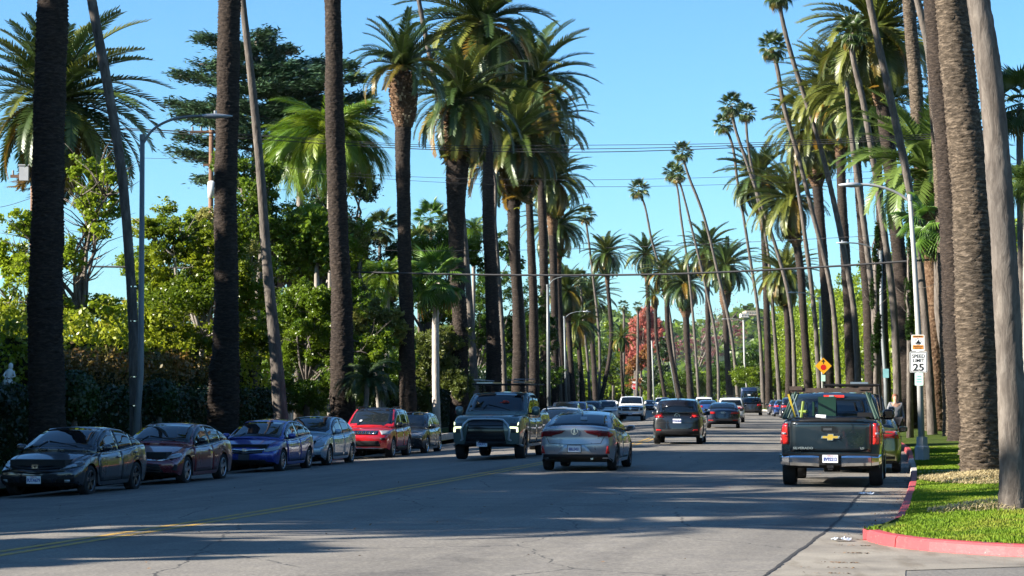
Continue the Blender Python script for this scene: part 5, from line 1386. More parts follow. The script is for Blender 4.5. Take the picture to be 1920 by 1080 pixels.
def boxvan():
    loc, rz = place(236, 6.1); 
    c = Car(var(SUV, L=5.9, W=2.05, H=2.7, r=.36, wb=3.6, belt=[(-2.95, 1.2), (-2.8, 1.25), (-.6, 1.2), (1.5, 1.15), (2.2, 1.05), (2.7, .95), (2.95, .8)], cab=[(-2.93, 1.25), (-2.9, 1.7), (-2.85, 2.4), (-2.7, 2.68), (.9, 2.7), (1.4, 2.5), (1.9, 1.8), (2.4, 1.1)], ws=(2.3, 1.5), rw=(-2.92, -2.86), rwz=(1.5, 2.3), sg=(.4, 1.8), pillars=(), tumble=.10), paint('paint_van_blue', (.012, .025, .07), .2), 'high dark blue van standing beyond the tall black SUV', 'van', 'van', loc, rz, GD)
    c.glassing(); far_lights(c, 'rear')
    mb = MB(); mb.box((-2.97, .05, 1.9), (.02, .3, .14)); mb.build('rear_sticker', M['plate'], c.root)
boxvan()
simple_car(197, 7.9, False, SEDAN, BLUE, 'blue grey sedan parked behind the black SUV with bright tail lamps at the right kerb', 'rear', GR, 'parked_car')
simple_car(182, 8.0, False, SUV, paint('paint_inky_blue', (.01, .02, .05), .3), 'inky blue SUV parked at the right kerb, showing left of the dark pickup', 'rear', GR, 'parked_car')
simple_car(152, 8.0, False, SUV, BLK, 'black SUV parked at the right kerb, behind the ladder frame of the dark pickup', 'rear', GR, 'parked_car')
simple_car(212, 8.0, False, SEDAN, GRY, 'grey sedan parked far off at the right kerb ahead of the blue grey sedan', 'rear', GR, 'parked_car')
# far left row
simple_car(148, PARK_L, True, SUV, BLK, 'black SUV parked at the left kerb, seen above the roof of the silver grey sedan', 'front', GP, 'parked_car', H=1.8, L=4.9, W=1.95)
simple_car(158, PARK_L, True, SUV, BLUE, 'blue SUV parked behind the black one at the left kerb', 'front', GP, 'parked_car')
simple_car(139, PARK_L + .2, True, SEDAN, paint('paint_pale_blue', (.25, .33, .42), .4), 'pale blue sedan parked at the left kerb in front of the black SUV', 'front', GP, 'parked_car')
simple_car(168, PARK_L, True, SEDAN, BLK, 'black sedan parked near the end of the far left row', 'front', GP, 'parked_car')
simple_car(178, PARK_L, True, SUV, GRY, 'grey SUV parked last in the far left row', 'front', GP, 'parked_car')
# -- dark pickup parked at the right kerb
def dark_pickup():
    loc, rz = place(48.6, PARK_R + .02)
    pt = paint('paint_dark_slate', (.007, .015, .021), .2, dust=.02)
    c = Car(var(TRUCK, H=1.88, W=2.03, belt=[(-2.92, 1.36), (-2.8, 1.38), (-1.1, 1.37), (-.8, 1.22), (.6, 1.22), (1.25, 1.22), (1.7, 1.24), (2.4, 1.20), (2.8, 1.12), (2.92, 1.02)], rwz=(1.34, 1.76), rwy=(.74, .64), rim=('six', 'rim')), pt, 'dark slate pickup with gold bow-tie emblem and wooden beam rack parked at the right kerb', 'parked_pickup', 'pickup truck', loc, rz, GR)
    c.glassing(); c.doors([1.30, .05, -1.02]); bed_inside(c, 'under'); c.mirrors(.98, 1.42, M['gloss_black'], size=(.14, .26, .24), out=.16)
    zt = 1.34
    c.patch('tailgate_gap', 'rear', [(-.80, .70), (.80, .70), (.80, zt), (-.80, zt)], M['seam'], off=.004, nu=12, nv=8)
    tg = c.patch('tailgate', 'rear', [(-.788, .71), (.788, .71), (.788, zt), (-.788, zt)], pt, off=.014, nu=14, nv=10)
    c.patch('pressed_edge', 'rear', [(-.74, 1.245), (.74, 1.245), (.74, 1.265), (-.74, 1.265)], pt, off=.026, nu=12, nv=2)
    c.patch('tailgate_cap', 'rear', [(-.79, 1.30), (.79, 1.30), (.79, 1.36), (-.79, 1.36)], M['trim'], off=.028, nu=12, nv=2)
    for sy in (-1, 1):
        c.patch('tail_light', 'rear', [(sy * .83, .86), (sy * .985, .86), (sy * .98, 1.27), (sy * .84, 1.27)], M['tail_bright'], off=.022, nu=4, nv=8)
        c.patch('reversing_lamp', 'rear', [(sy * .875, 1.05), (sy * .95, 1.05), (sy * .95, 1.09), (sy * .875, 1.09)], M['lens'], off=.034, nu=3, nv=2)
        c.patch('lamp_divider', 'rear', [(sy * .83, 1.0), (sy * .985, 1.0), (sy * .985, 1.012), (sy * .83, 1.012)], M['tail_dark'], off=.030, nu=3, nv=2)
    hp = c.hit('rear', .05, 1.17, .02); mb = MB(); mb.box(hp, (.05, .26, .10)); o = mb.build('tailgate_handle', M['gloss_black'], c.root)
    mb = MB(); mb.box(hp + Vector((-.028, 0, -.012)), (.01, .17, .045)); mb.build('handle_recess', M['lens_dark'], o)
    c.badge('rear', .0, 1.0, 'bow', mat='chrome', size=.155)
    e = c.badge('rear', .0, 1.0, 'bow', mat='gold', size=.13); c.last.matrix_local = Matrix.Translation((-.012, 0, 0)) @ e
    hp = c.hit('rear', 0, .78, .018)
    B = Matrix.Translation(hp) @ Matrix.Rotation(-math.pi / 2, 4, 'Z') @ Matrix.Rotation(math.pi / 2, 4, 'X')
    text('SILVERADO', .062, M['chrome'], c.root, B @ Matrix.Translation((-.54, 0, .0)), bold=.002, sx=1.25, ext=.004)
    text('LD', .055, M['chrome'], c.root, B @ Matrix.Translation((.62, 0, .0)), bold=.002, sx=1.2, ext=.004)
    # chrome bumper of three pieces with the plate between
    def bump_piece(ys, name, mat):
        V = []; Fc = []; prof = [(.06, .66), (.16, .655), (.185, .60), (.175, .50), (.13, .44), (.03, .43)]
        for y, k, zo in ys:
            for (x, z) in prof: V.append((-2.90 - x * k + .0, y, z + zo * (1 if z < .55 else 0)))
        m = len(prof); n = len(ys)
        for i in range(n - 1):
            for j in range(m - 1): Fc.append((i * m + j, (i + 1) * m + j, (i + 1) * m + j + 1, i * m + j + 1))
        Fc += [tuple(range(m)), tuple((n - 1) * m + j for j in range(m))[::-1]]
        if ys[0][0] > ys[-1][0]: Fc = [f[::-1] for f in Fc]
        me = bpy.data.meshes.new(name); me.from_pydata(V, [], Fc); me.materials.append(mat); me.polygons.foreach_set('use_smooth', [False] * len(Fc)); me.update(); link(name, me, c.root)
    for sy in (-1, 1):
        bump_piece([(sy * .22, .9, -.02), (sy * .34, 1.0, -.01), (sy * .74, .98, 0), (sy * .80, .93, 0)], 'bumper_section', M['chrome'])
        bump_piece([(sy * .81, .92, 0), (sy * .95, .72, .02), (sy * 1.0, .40, .04)], 'bumper_end', M['chrome'])
    mb = MB(); mb.box((-2.97, 0, .655), (.2, 1.9, .03)); mb.box((-2.99, 0, .55), (.14, .44, .2)); mb.build('bumper_step', M['trim'], c.root)
    a = c.plate('rear', 0, .575, '8V92212', frame=None); a.location.x = -3.085
    mb = MB(); mb.box((-2.98, 0, .40), (.2, .09, .09)); mb.box((-3.08, 0, .42), (.03, .13, .05)); mb.build('tow_hitch', M['trim'], c.root)
    mb = MB(); mb.tube([(-2.3, -.55, .42), (-2.6, -.62, .40), (-2.75, -.66, .42)], .05, 8); mb.tube([(-1.95, -.9, .42), (-1.95, .9, .42)], .05, 8); mb.box((-1.95, 0, .42), (.26, .3, .26)); mb.box((-2.5, .3, .52), (.9, .5, .2)); mb.tube([(-1.6, -.5, .5), (-2.3, -.5, .5)], .1, 8); mb.build('axle_and_exhaust', M['under'], c.root)
    # rack: slanted posts, wooden cross beam, yellow level
    wood = simple('weathered_rack_wood', (.045, .028, .02), .8, var=.4, scale=8)
    for sy, nm in ((1, 0), (-1, 1)):
        mb = MB(); mb.tube([(-2.62, sy * .90, 1.36), (-2.40, sy * .70, 1.90)], .030, 6); mb.tube([(-2.52, sy * .96, 1.36), (-2.30, sy * .76, 1.88)], .02, 6); mb.tube([(-2.4, sy * .72, 1.88), (-1.15, sy * .72, 1.88)], .024, 6); mb.tube([(-1.2, sy * .93, 1.36), (-1.15, sy * .72, 1.88)], .024, 6)
        mb.build('rack_frame', simple('rack_green_steel', (.03, .06, .045), .5, metal=.3) if nm == 0 else bpy.data.materials['rack_green_steel'], c.root)
    mb = MB(); mb.box((-2.38, 0, 1.93), (.09, 1.62, .09)); mb.box((-2.38, .70, 1.97), (.14, .26, .08)); mb.box((-2.38, -.66, 1.97), (.14, .22, .06)); mb.build('rack_beam', wood, c.root)
    mb = MB(); mb.tube([(-2.34, -.62, 1.98), (-2.36, -.55, 1.95), (-2.32, -.70, 1.93), (-2.36, -.60, 1.97), (-2.40, -.74, 1.98), (-2.42, -.80, 1.7)], .012, 5); mb.build('green_rope', simple('green_rope', (.05, .22, .12), .7), c.root)
    mb = MB(); mb.box((0, 0, 0), (.022, .04, .48)); o = mb.build('yellow_level', simple('yellow_tool', (.42, .30, .02), .45), c.root, loc=(-2.53, .78, 1.62), rot=(R(-16), 0, 0))
    mb = MB(); mb.box((0, 0, 0), (.015, .02, .48)); mb.build('white_strip', M['rim'], c.root, loc=(-2.53, .70, 1.62), rot=(R(-16), 0, 0))
    mb = MB(); mb.box((-1.35, .12, 1.52), (.35, .36, .56)); mb.box((-1.35, .40, 1.45), (.3, .04, .5)); mb.build('green_cabinet', simple('dark_green_box', (.008, .03, .018), .3), c.root)
    mb = MB(); mb.box((-1.5, -.65, 1.35), (.5, .3, .25)); mb.box((-1.4, .66, 1.32), (.4, .28, .22)); mb.box((-2.2, .1, 1.33), (.9, 1.2, .1)); mb.build('tool_box', M['trim'], c.root)
    mb = MB(); mb.tube([(-2.5, .10, 1.40), (-2.45, .30, 1.41)], .035, 8); mb.build('white_bottle', M['plate'], c.root)
    mb = MB(); mb.tube([(-2.0, .62, 1.36), (-1.9, .58, 1.7)], .03, 6); mb.tube([(-2.1, .5, 1.5), (-1.8, .66, 1.5)], .03, 6); mb.build('hand_tools', simple('hi_vis_tool', (.12, .17, .02), .5), c.root)
    a = c.hit('rear', 0, 1.80, .02); mb = MB(); mb.box(a, (.04, .42, .05)); o = mb.build('brake_lamp', M['tail_bright'], c.root)
    mb = MB(); mb.box(a + Vector((-.012, .05, 0)), (.03, .10, .04)); mb.build('lamp_lens', M['lens'], o)
dark_pickup()
c = simple_car(56.4, PARK_R + .42, False, SEDAN, paint('paint_olive_green', (.085, .095, .022), .45), 'olive green car parked at the right kerb directly ahead of the dark slate pickup', 'rear', GR, 'parked_car', H=1.50, W=1.86, L=4.75)
c.doors([1.02, -.32, -1.36])
def rack2(c):
    mb = MB(); z = 2.12
    for sy in (-.75, .75): mb.tube([(-2.5, sy, z), (.6, sy, z)], .04, 6); [mb.tube([(x, sy, z), (x, sy * 1.1, 1.4)], .03, 6) for x in (-2.5, -1.15)]
    for x in (-2.5, -1.2, -.3, .5): mb.tube([(x, -.78, z), (x, .78, z)], .035, 6)
    mb.build('ladder_rack', M['trim'], c.root); mb = MB(); mb.box((-1.0, -.2, z + .06), (2.6, .5, .06)); mb.build('ladder', M['rim'], c.root)
simple_car(66.8, PARK_R, False, TRUCK, GRY, 'grey pickup with black ladder rack parked ahead of the olive green car', 'rear', GR, 'parked_pickup', 'pickup truck', extra=rack2)
simple_car(76, PARK_R, False, SUV, BLK, 'black SUV parked at the right kerb ahead of the grey pickup with ladder rack', 'rear', GR, 'parked_car')
# ================================================================ palms of the street, nearest first
GC = 'tall canary palms lining the street'; GW = 'slender grey fan palms lining the street'
# left row, stout scarred trunks
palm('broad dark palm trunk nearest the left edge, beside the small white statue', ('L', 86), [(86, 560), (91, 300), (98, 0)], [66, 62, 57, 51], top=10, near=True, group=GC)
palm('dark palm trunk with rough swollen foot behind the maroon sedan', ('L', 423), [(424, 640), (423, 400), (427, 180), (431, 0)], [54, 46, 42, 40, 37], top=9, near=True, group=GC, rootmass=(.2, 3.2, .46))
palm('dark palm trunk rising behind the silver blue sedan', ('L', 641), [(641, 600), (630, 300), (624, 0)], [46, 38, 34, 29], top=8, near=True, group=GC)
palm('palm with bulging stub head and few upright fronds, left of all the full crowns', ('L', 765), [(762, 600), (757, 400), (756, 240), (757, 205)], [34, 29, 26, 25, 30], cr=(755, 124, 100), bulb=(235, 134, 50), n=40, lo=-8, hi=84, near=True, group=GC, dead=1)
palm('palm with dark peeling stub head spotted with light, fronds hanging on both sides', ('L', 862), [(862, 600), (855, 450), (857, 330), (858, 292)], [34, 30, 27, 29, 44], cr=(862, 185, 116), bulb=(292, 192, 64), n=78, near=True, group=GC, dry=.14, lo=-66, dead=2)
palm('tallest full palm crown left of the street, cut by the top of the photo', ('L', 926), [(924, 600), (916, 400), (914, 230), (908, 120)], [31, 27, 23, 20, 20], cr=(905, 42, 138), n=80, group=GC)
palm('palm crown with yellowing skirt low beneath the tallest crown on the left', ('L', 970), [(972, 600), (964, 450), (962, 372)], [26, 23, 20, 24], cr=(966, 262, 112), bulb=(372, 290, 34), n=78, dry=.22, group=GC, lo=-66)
palm('broad palm crown right of the tallest one, fronds fanned out towards the sky', ('L', 1002), [(1000, 560), (993, 400), (988, 260)], [21, 18, 14, 12], cr=(1000, 150, 112), n=80, group=GC, lo=-66)
palm('palm crown tucked under the broad right-hand crown of the left group', ('L', 1022), [(1021, 560), (1017, 400), (1014, 320)], [20, 18, 16, 16], cr=(1022, 232, 88), n=74, group=GC, lo=-66)
palm('palm crown with orange brown stub head, fourth down in the stacked left group', ('L', 1042), [(1040, 600), (1036, 430)], [15, 14, 14], cr=(1038, 335, 70), bulb=(440, 350, 22), n=70, group=GC, dry=.18)
palm('palm crown above the lone grey lamp post, lowest of the stacked left group', ('L', 1060), [(1052, 640), (1046, 500)], [13, 12, 11], cr=(1047, 420, 62), n=66, group=GC, dry=.2)
palm('low palm crown with golden fronds just right of the lone grey lamp post', ('L', 1076), [(1068, 640), (1065, 590)], [12, 10, 10], cr=(1064, 545, 48), n=60, group=GC, dry=.2)
palm('small palm crown beneath the arched street lamp in the left distance', ('L', 1094), [(1088, 680), (1084, 640)], [11, 9, 9], cr=(1080, 604, 44), n=56, group=GC, dry=.2)
palm('palm with golden-edged crown over a dark trunk right of the arched distant lamp', ('L', 1118), [(1112, 660), (1108, 600)], [12, 10, 9], cr=(1104, 558, 54), n=62, group=GC, dry=.15)
palm('round palm crown standing clear against the sky above the red autumn tree gap', (CURBL - 1.9, 1136), [(1146, 640), (1139, 530)], [9, 8, 7], cr=(1136, 476, 42), n=62, group=GC, dry=.05)
# right row far to near
GX = 'canary palms in the distant middle'
palm('round dark palm crown directly left of the paired thin palms, above the red tree', row_pt(1217, 10.5, 300, 470), [(1216, 600), (1214, 530)], [9, 8, 8], cr=(1211, 476, 42), n=60, group=GC, dry=.05)
palm('little ragged palm with dry stub head behind the red tree', row_pt(1234, 10.5, 300, 440), [(1230, 620), (1229, 575)], [7, 6, 7], cr=(1226, 553, 24), bulb=(580, 556, 11), n=30, group=GC, dry=.3)
palm('palm crown just right of the ragged little one, crossed by the thick cable', row_pt(1255, 11.2, 200, 430), [(1252, 620), (1250, 560)], [10, 9, 9], cr=(1245, 508, 43), n=60, group=GC)
palm('palm with swollen stub head below the thick cable, drooping wide crown', row_pt(1294, 11.2, 180, 420), [(1288, 640), (1286, 592)], [13, 11, 12], cr=(1284, 530, 50), bulb=(595, 548, 24), n=64, group=GC)
palm('palm crown between the two leaning thin palms, higher than its neighbours', row_pt(1331, 11.3, 150, 420), [(1328, 640), (1326, 540)], [12, 10, 9], cr=(1326, 466, 52), n=64, group=GC)
palm('palm with barrel shaped pale stub head below the thick cable', row_pt(1369, 11.3, 150, 420), [(1363, 660), (1359, 570)], [13, 11, 11], cr=(1361, 497, 52), bulb=(580, 518, 22), n=64, group=GC, dry=.03)
palm('dark palm crown left of the right-hand mass, high over the distant street', row_pt(1441, 11.6, 100, 400), [(1438, 600), (1432, 430)], [15, 12, 11], cr=(1424, 330, 66), n=70, group=GC, dry=.03)
palm('open palm crown with bright lit fronds low on the right, crossed by the cable', row_pt(1478, 11.6, 100, 400), [(1478, 640), (1474, 560)], [14, 12, 12], cr=(1470, 512, 62), n=70, group=GC, green='frond_olive')
palm('palm crown with ragged stub head, its trunk bending under the middle right crown', row_pt(1518, 11.6, 90, 300), [(1508, 620), (1500, 500), (1494, 455)], [18, 15, 14, 15], cr=(1484, 372, 76), bulb=(462, 398, 26), n=72, group=GC, green='frond_olive')
palm('palm with round scaly stub head and hanging olive crown in the right-hand mass', row_pt(1555, 11.6, 80, 300), [(1546, 520), (1534, 370), (1532, 345)], [20, 18, 17, 20], cr=(1528, 238, 96), bulb=(348, 272, 34), n=78, group=GC, green='frond_olive')
palm('palm trunk left of the diamond warning sign bearing the crown above the scaly stub head', row_pt(1597, 11.6, 80, 300), [(1590, 560), (1580, 400), (1575, 280)], [22, 20, 18, 17], cr=(1566, 172, 104), n=78, group=GC, green='frond_olive')
palm('palm between two slim grey trunks right of the diamond warning sign', row_pt(1634, 11.6, 80, 300), [(1626, 560), (1614, 400), (1606, 290)], [24, 20, 17, 15], cr=(1602, 160, 106), n=76, group=GC, green='frond_olive')
palm('straight palm trunk left of the curved second lamp post on the right', row_pt(1662, 11.6, 70, 200), [(1655, 560), (1650, 400), (1646, 300)], [22, 17, 15, 14], cr=(1640, 200, 98), n=70, group=GC)
palm('thick dark palm trunk behind the speed limit post with long drooping crown above', row_pt(1698, 11.6, 60, 150), [(1698, 640), (1676, 380), (1662, 250), (1655, 190)], [40, 36, 28, 24, 27], cr=(1640, 52, 128), bulb=(195, 85, 46), n=86, group=GC, green='frond_olive', dead=3, lo=-70)
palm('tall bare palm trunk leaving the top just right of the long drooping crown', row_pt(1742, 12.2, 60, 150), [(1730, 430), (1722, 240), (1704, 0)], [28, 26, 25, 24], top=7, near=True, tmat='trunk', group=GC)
palm('young palm with bright green upright fronds and shaggy stub trunk', row_pt(1757, 12.4, 50, 100), [(1752, 600), (1744, 450), (1738, 350)], [33, 29, 27, 30], cr=(1738, 318, 150), bulb=(440, 322, 36), n=44, lo=-5, hi=82, green='frond_bright', near=True, group=GC, tmat='boots', dry=0)
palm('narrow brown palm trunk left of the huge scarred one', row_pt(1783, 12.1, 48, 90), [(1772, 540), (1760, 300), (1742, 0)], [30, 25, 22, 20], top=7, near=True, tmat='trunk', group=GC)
palm('scarred palm trunk half hidden right behind the huge front trunk', row_pt(1806, 11.9, 44, 80), [(1795, 600), (1782, 340), (1752, 0)], [54, 52, 46, 38], top=7, near=True, group=GC)
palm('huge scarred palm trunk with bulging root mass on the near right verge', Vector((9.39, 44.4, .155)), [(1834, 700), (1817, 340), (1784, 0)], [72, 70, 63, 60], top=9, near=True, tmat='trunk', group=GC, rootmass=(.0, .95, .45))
palm('smooth pale grey palm trunk nearest the camera at the right edge', Vector((7.05, 31.2, .17)), [(1895, 700), (1873, 340), (1853, 120), (1835, 0)], [52, 46, 45, 40, 37], kind='fan', top=10, near=True, group=GW, flare=1.35)
# left row, slim grey trunks
palm('slim dark trunk leaning left, close beside the near left lamp post', ('L', 251), [(247, 560), (230, 340), (200, 150), (172, 0)], [22, 18, 18, 17, 15], kind='fan', top=8, group=GW, near=True)
palm('slim grey trunk leaning left behind the deep blue sedan', ('L', 528), [(520, 700), (503, 520), (482, 250), (455, 0)], [28, 21, 17, 13, 11], kind='fan', top=7, group=GW, near=True)
palm('grey fan palm trunk beside the dark trunk with peeling stub head', ('L', 893), [(885, 640), (875, 500), (864, 380), (826, 200), (782, -20)], [17, 14, 12, 10, 9, 8], kind='fan', top=3, group=GW)
palm('grey trunk between the tallest crown palm and its right-hand neighbour', ('L', 948), [(938, 560), (928, 430), (912, 300)], [11, 9, 8, 7], kind='fan', cr=(905, 290, 24), n=26, parts=False, group=GW)
palm('grey trunk between the third and fourth dark trunks above the teal pickup', ('L', 988), [(978, 560), (966, 440), (948, 320)], [10, 9, 8, 6], kind='fan', cr=(942, 305, 24), n=26, parts=False, group=GW)
for k, (bx, pts, cx, cy, lab) in enumerate([
    (1045, [(1040, 560), (1030, 440)], 1018, 330, 'thin trunk just right of the lone grey lamp post'),
    (1054, [(1046, 640), (1036, 560)], 1030, 460, 'thin trunk two right of the lone grey lamp post'),
    (1068, [(1060, 660), (1046, 600)], 1034, 500, 'thin leaning trunk left of the arched distant lamp post'),
    (1086, [(1078, 660), (1068, 600)], 1060, 520, 'thin trunk right of the arched distant lamp post'),
    (1107, [(1102, 680), (1094, 600)], 1086, 520, 'thin trunk between the golden-edged palm and the small one'),
    (1132, [(1124, 640), (1112, 520)], 1097, 402, 'thin palm with a tiny crown showing at the right side of the stacked crowns')]):
    palm(lab, ('L', bx), pts + [(cx + 2, cy + 16)], [6, 5, 5, 4], kind='fan', cr=(cx, cy, 22), n=26, parts=False, group=GW)
for (bx, dr, pts, cr, w, lab) in [
    (1272, (300, 440), [(1262, 640), (1245, 530), (1222, 450), (1204, 372)], (1197, 354, 24), [6, 5, 5, 4, 4], 'lone thin palm leaning left against the open sky, its small crown by itself'),
    (1311, (250, 420), [(1300, 600), (1290, 500), (1277, 410), (1267, 340)], (1262, 322, 25), [6, 5, 5, 4, 4], 'straighter thin palm of the leaning pair, crown lower and to the left'),
    (1348, (220, 420), [(1343, 640), (1325, 545), (1300, 440), (1274, 340)], (1271, 328, 20), [6, 5, 5, 5, 4], 'thin palm whose crown hides behind the leaning pair'),
    (1385, (200, 420), [(1370, 620), (1348, 520), (1318, 400), (1283, 304)], (1279, 284, 25), [8, 6, 6, 5, 5], 'thin palm leaning far left, crown topmost of the leaning pair'),
    (1432, (160, 400), [(1420, 574), (1404, 470), (1384, 347), (1363, 245)], (1357, 232, 24), [9, 7, 6, 5, 5], 'thin palm with brown hanging leaves, lowest of three small crowns together'),
    (1463, (150, 400), [(1452, 620), (1438, 460), (1416, 350), (1399, 226)], (1399, 210, 24), [9, 7, 6, 5, 5], 'thin palm with right-hand crown of three small crowns together'),
    (1491, (120, 400), [(1478, 550), (1442, 424), (1402, 310), (1374, 220)], (1371, 196, 27), [9, 8, 7, 6, 6], 'thin palm with highest crown of three small crowns together')]:
    palm(lab, row_pt(bx, 10.9, *dr), pts, w, kind='fan', cr=cr, n=30, parts=cr[2] > 22, group=GW, dead=2 if 'brown' in lab else 0)
palm('fan palm with bright round crown high over the middle, beside the long leaning trunk', row_pt(1575, 11, 80, 260), [(1553, 516), (1525, 405), (1497, 294), (1470, 200), (1454, 114)], [12, 11, 9, 8, 8, 8], kind='fan', cr=(1447, 86, 34), n=36, group=GW)
palm('long grey trunk leaning left out of the top of the photo', row_pt(1610, 11, 80, 260), [(1600, 574), (1572, 419), (1539, 278), (1511, 189), (1486, 111), (1462, 8)], [14, 12, 11, 10, 9, 8, 8], kind='fan', cr=(1460, -14, 38), n=36, group=GW)
palm('slim grey trunk left of the long leaning one, crown lost in the palm mass', row_pt(1539, 11, 100, 300), [(1526, 577), (1505, 413), (1487, 288)], [10, 9, 8, 7], kind='fan', cr=(1478, 200, 30), n=26, parts=False, group=GW)
palm('grey trunk just left of the lamp arm in front of the palm mass', row_pt(1648, 11, 80, 200), [(1638, 577), (1622, 435), (1600, 280), (1590, 190)], [15, 13, 12, 11, 10], kind='fan', cr=(1585, 120, 34), n=26, parts=False, group=GW)
palm('grey trunk crossing under the lamp arm, right of the two palm stems', row_pt(1684, 11, 70, 160), [(1675, 574), (1644, 344), (1616, 180), (1600, 111)], [16, 14, 13, 11, 11], kind='fan', cr=(1595, 60, 40), n=26, parts=False, group=GW)
palm('grey trunk running up in front of the long drooping crown and out of the top', row_pt(1746, 11.6, 60, 110), [(1733, 574), (1708, 372), (1667, 172), (1641, 55), (1626, -20)], [17, 14, 14, 14, 13, 12], kind='fan', top=4, group=GW)
palm('grey trunk squeezed between the young bright palm and the huge trunks', row_pt(1792, 12.0, 48, 90), [(1775, 400), (1758, 250), (1736, 69), (1718, -10)], [18, 15, 14, 13, 13], kind='fan', top=6, group=GW)
palm('low fan palm with fresh green leaves reaching over the lamp post', row_pt(1770, 12.9, 50, 90), [(1762, 600), (1756, 450)], [20, 18, 16], kind='fan', cr=(1752, 410, 78), n=34, lo=-75, hi=60, green='fan_bright', group=GW, near=True)
# gardens on the left
GG = 'palms in the left-hand gardens'
palm('big garden palm with orange fruit stalks and wide crown at the far left', Vector((-19.6, 98, -.2)), [(97, 560), (97, 260)], [26, 24, 24], cr=(100, 190, 172), bulb=(262, 200, 44), n=88, near=True, group=GG, dry=.2, lo=-72, dead=2)
palm('fan palm with whitewashed lower trunk standing on the verge by the driveway', ('L', 817), [(817, 700), (818, 560)], [15, 13, 13], kind='fan', cr=(820, 522, 72), n=40, green='fan_bright', tmat='white_paint_bark', group=GG, near=True)
for (x, y, dx, px, py, r, nn, lab, kind_, gr) in [
    (0, 0, 118, 622, 262, 108, 90, 'feathery bright green palm with a broad hanging crown behind the third dark trunk', 'queen', 'queen'),
    (0, 0, 120, 562, 285, 74, 60, 'feathery palm left of the broad hanging one, in front of the cedar', 'queen', 'queen'),
    (0, 0, 108, 726, 520, 62, 40, 'feathery palm showing between the third and the bulging-head palm trunks', 'queen', 'queen'),
    (0, 0, 100, 705, 640, 48, 34, 'short feathery palm with bright leaves hanging low beside the pale trunk', 'queen', 'queen'),
    (0, 0, 150, 888, 432, 42, 32, 'light feathery palm top right of the peeling palm trunk', 'queen', 'queen'),
    (0, 0, 130, 712, 425, 38, 30, 'dark fan palm crown against the sky left of the bulging-head palm', 'fan', None),
    (0, 0, 150, 808, 408, 40, 30, 'fan palm crown topmost in the green clump between the two stub-headed palms', 'fan', 'fan_bright'),
    (0, 0, 145, 845, 425, 34, 28, 'fan palm crown to the right in the green clump between the two stub-headed palms', 'fan', None),
    (0, 0, 140, 785, 452, 36, 28, 'fan palm crown to the left in the green clump between the two stub-headed palms', 'fan', None),
    (0, 0, 84, 688, 712, 56, 34, 'low bushy palm in shade behind the red SUV', 'queen', 'frond'),
    (0, 0, 190, 1165, 632, 30, 24, 'little dark palm far off left of the red tree', 'canary', None),
    (0, 0, 420, 1170, 572, 14, 18, 'tiny hilltop palm at the left of two against the sky', 'fan', None),
    (0, 0, 430, 1196, 574, 12, 18, 'tiny hilltop palm at the right of two against the sky', 'fan', None)]:
    p0 = at(px, HOR, dx); b = Vector((p0.x + (.3 if px % 2 else -.3), dx, -.25 if px < 1100 else 0))
    palm(lab, b, [(px, py + (742 - py) * .4), (px, py + r * .18)], [max(5, r * .17)] * 3, kind=kind_, cr=(px, py, r), n=nn, parts=r > 36, green=gr, group=GG, near=r > 50, tmat='bark_pale' if kind_ == 'queen' else None)
palm('dark palm crown at the right edge of the photo against the sky', Vector((at(1915, HOR, 62).x, 62, .3)), [(1915, 500), (1912, 210)], [16, 14, 14], kind='fan', cr=(1912, 190, 78), n=34, group='palms in the right-hand gardens', near=True)
palm('feathery green palm at the right edge below the dark fan palm crown', Vector((at(1925, HOR, 58).x, 58, .3)), [(1925, 500), (1925, 370)], [16, 14, 14], kind='queen', cr=(1925, 350, 92), n=36, group='palms in the right-hand gardens', near=True)
# pale trunks in the left garden
def bare_trunk(label, px, d, top_py, w, mat='bark_pale', topx=None, name='tree_trunk', blobs=None, leaf='lf_mid', size=.16):
    s = mpp(d); b = Vector((at(px, HOR, d).x, d, -.25)); root = empty(name, b, 0, label, 'tree', 'trees in the left-hand gardens')
    topx = topx or px; P = [Vector((0, 0, 0))] + [at(px + (topx - px) * f, 742 + (top_py - 742) * f, d) - b for f in (.35, .7, 1)]
    V, Fc = trunk_mesh(P, [w * s / 2, w * s / 2 * .9, w * s / 2 * .8, w * s / 2 * .6], 12, .5, .04, .01, px); link('trunk', fast_mesh('trunk', V, Fc, [M[mat]], smooth=True), root)
    if blobs:
        cl = [(at(x, y, d).x - b.x, 0, at(x, y, d).z - b.z, rx * s, rx * s, ry * s, n) for x, y, rx, ry, n in blobs]
        V, Fc = leaf_cloud(cl, size, px); link('crown', fast_mesh('crown', V, Fc, [M[leaf]]), root)
        mb = MB(); limbs(mb, P[-1], [(c[0], c[1], c[2]) for c in cl], w * s * .3, px); mb.build('limbs', M[mat], root, smooth=True)
bare_trunk('pale straight trunk between the slim leaning one and the third dark palm', 594, 92, 440, 13, blobs=[(590, 440, 42, 45, 1800), (625, 470, 30, 40, 1000)])
bare_trunk('second pale trunk hugging the left side of the third dark palm', 619, 96, 400, 11)
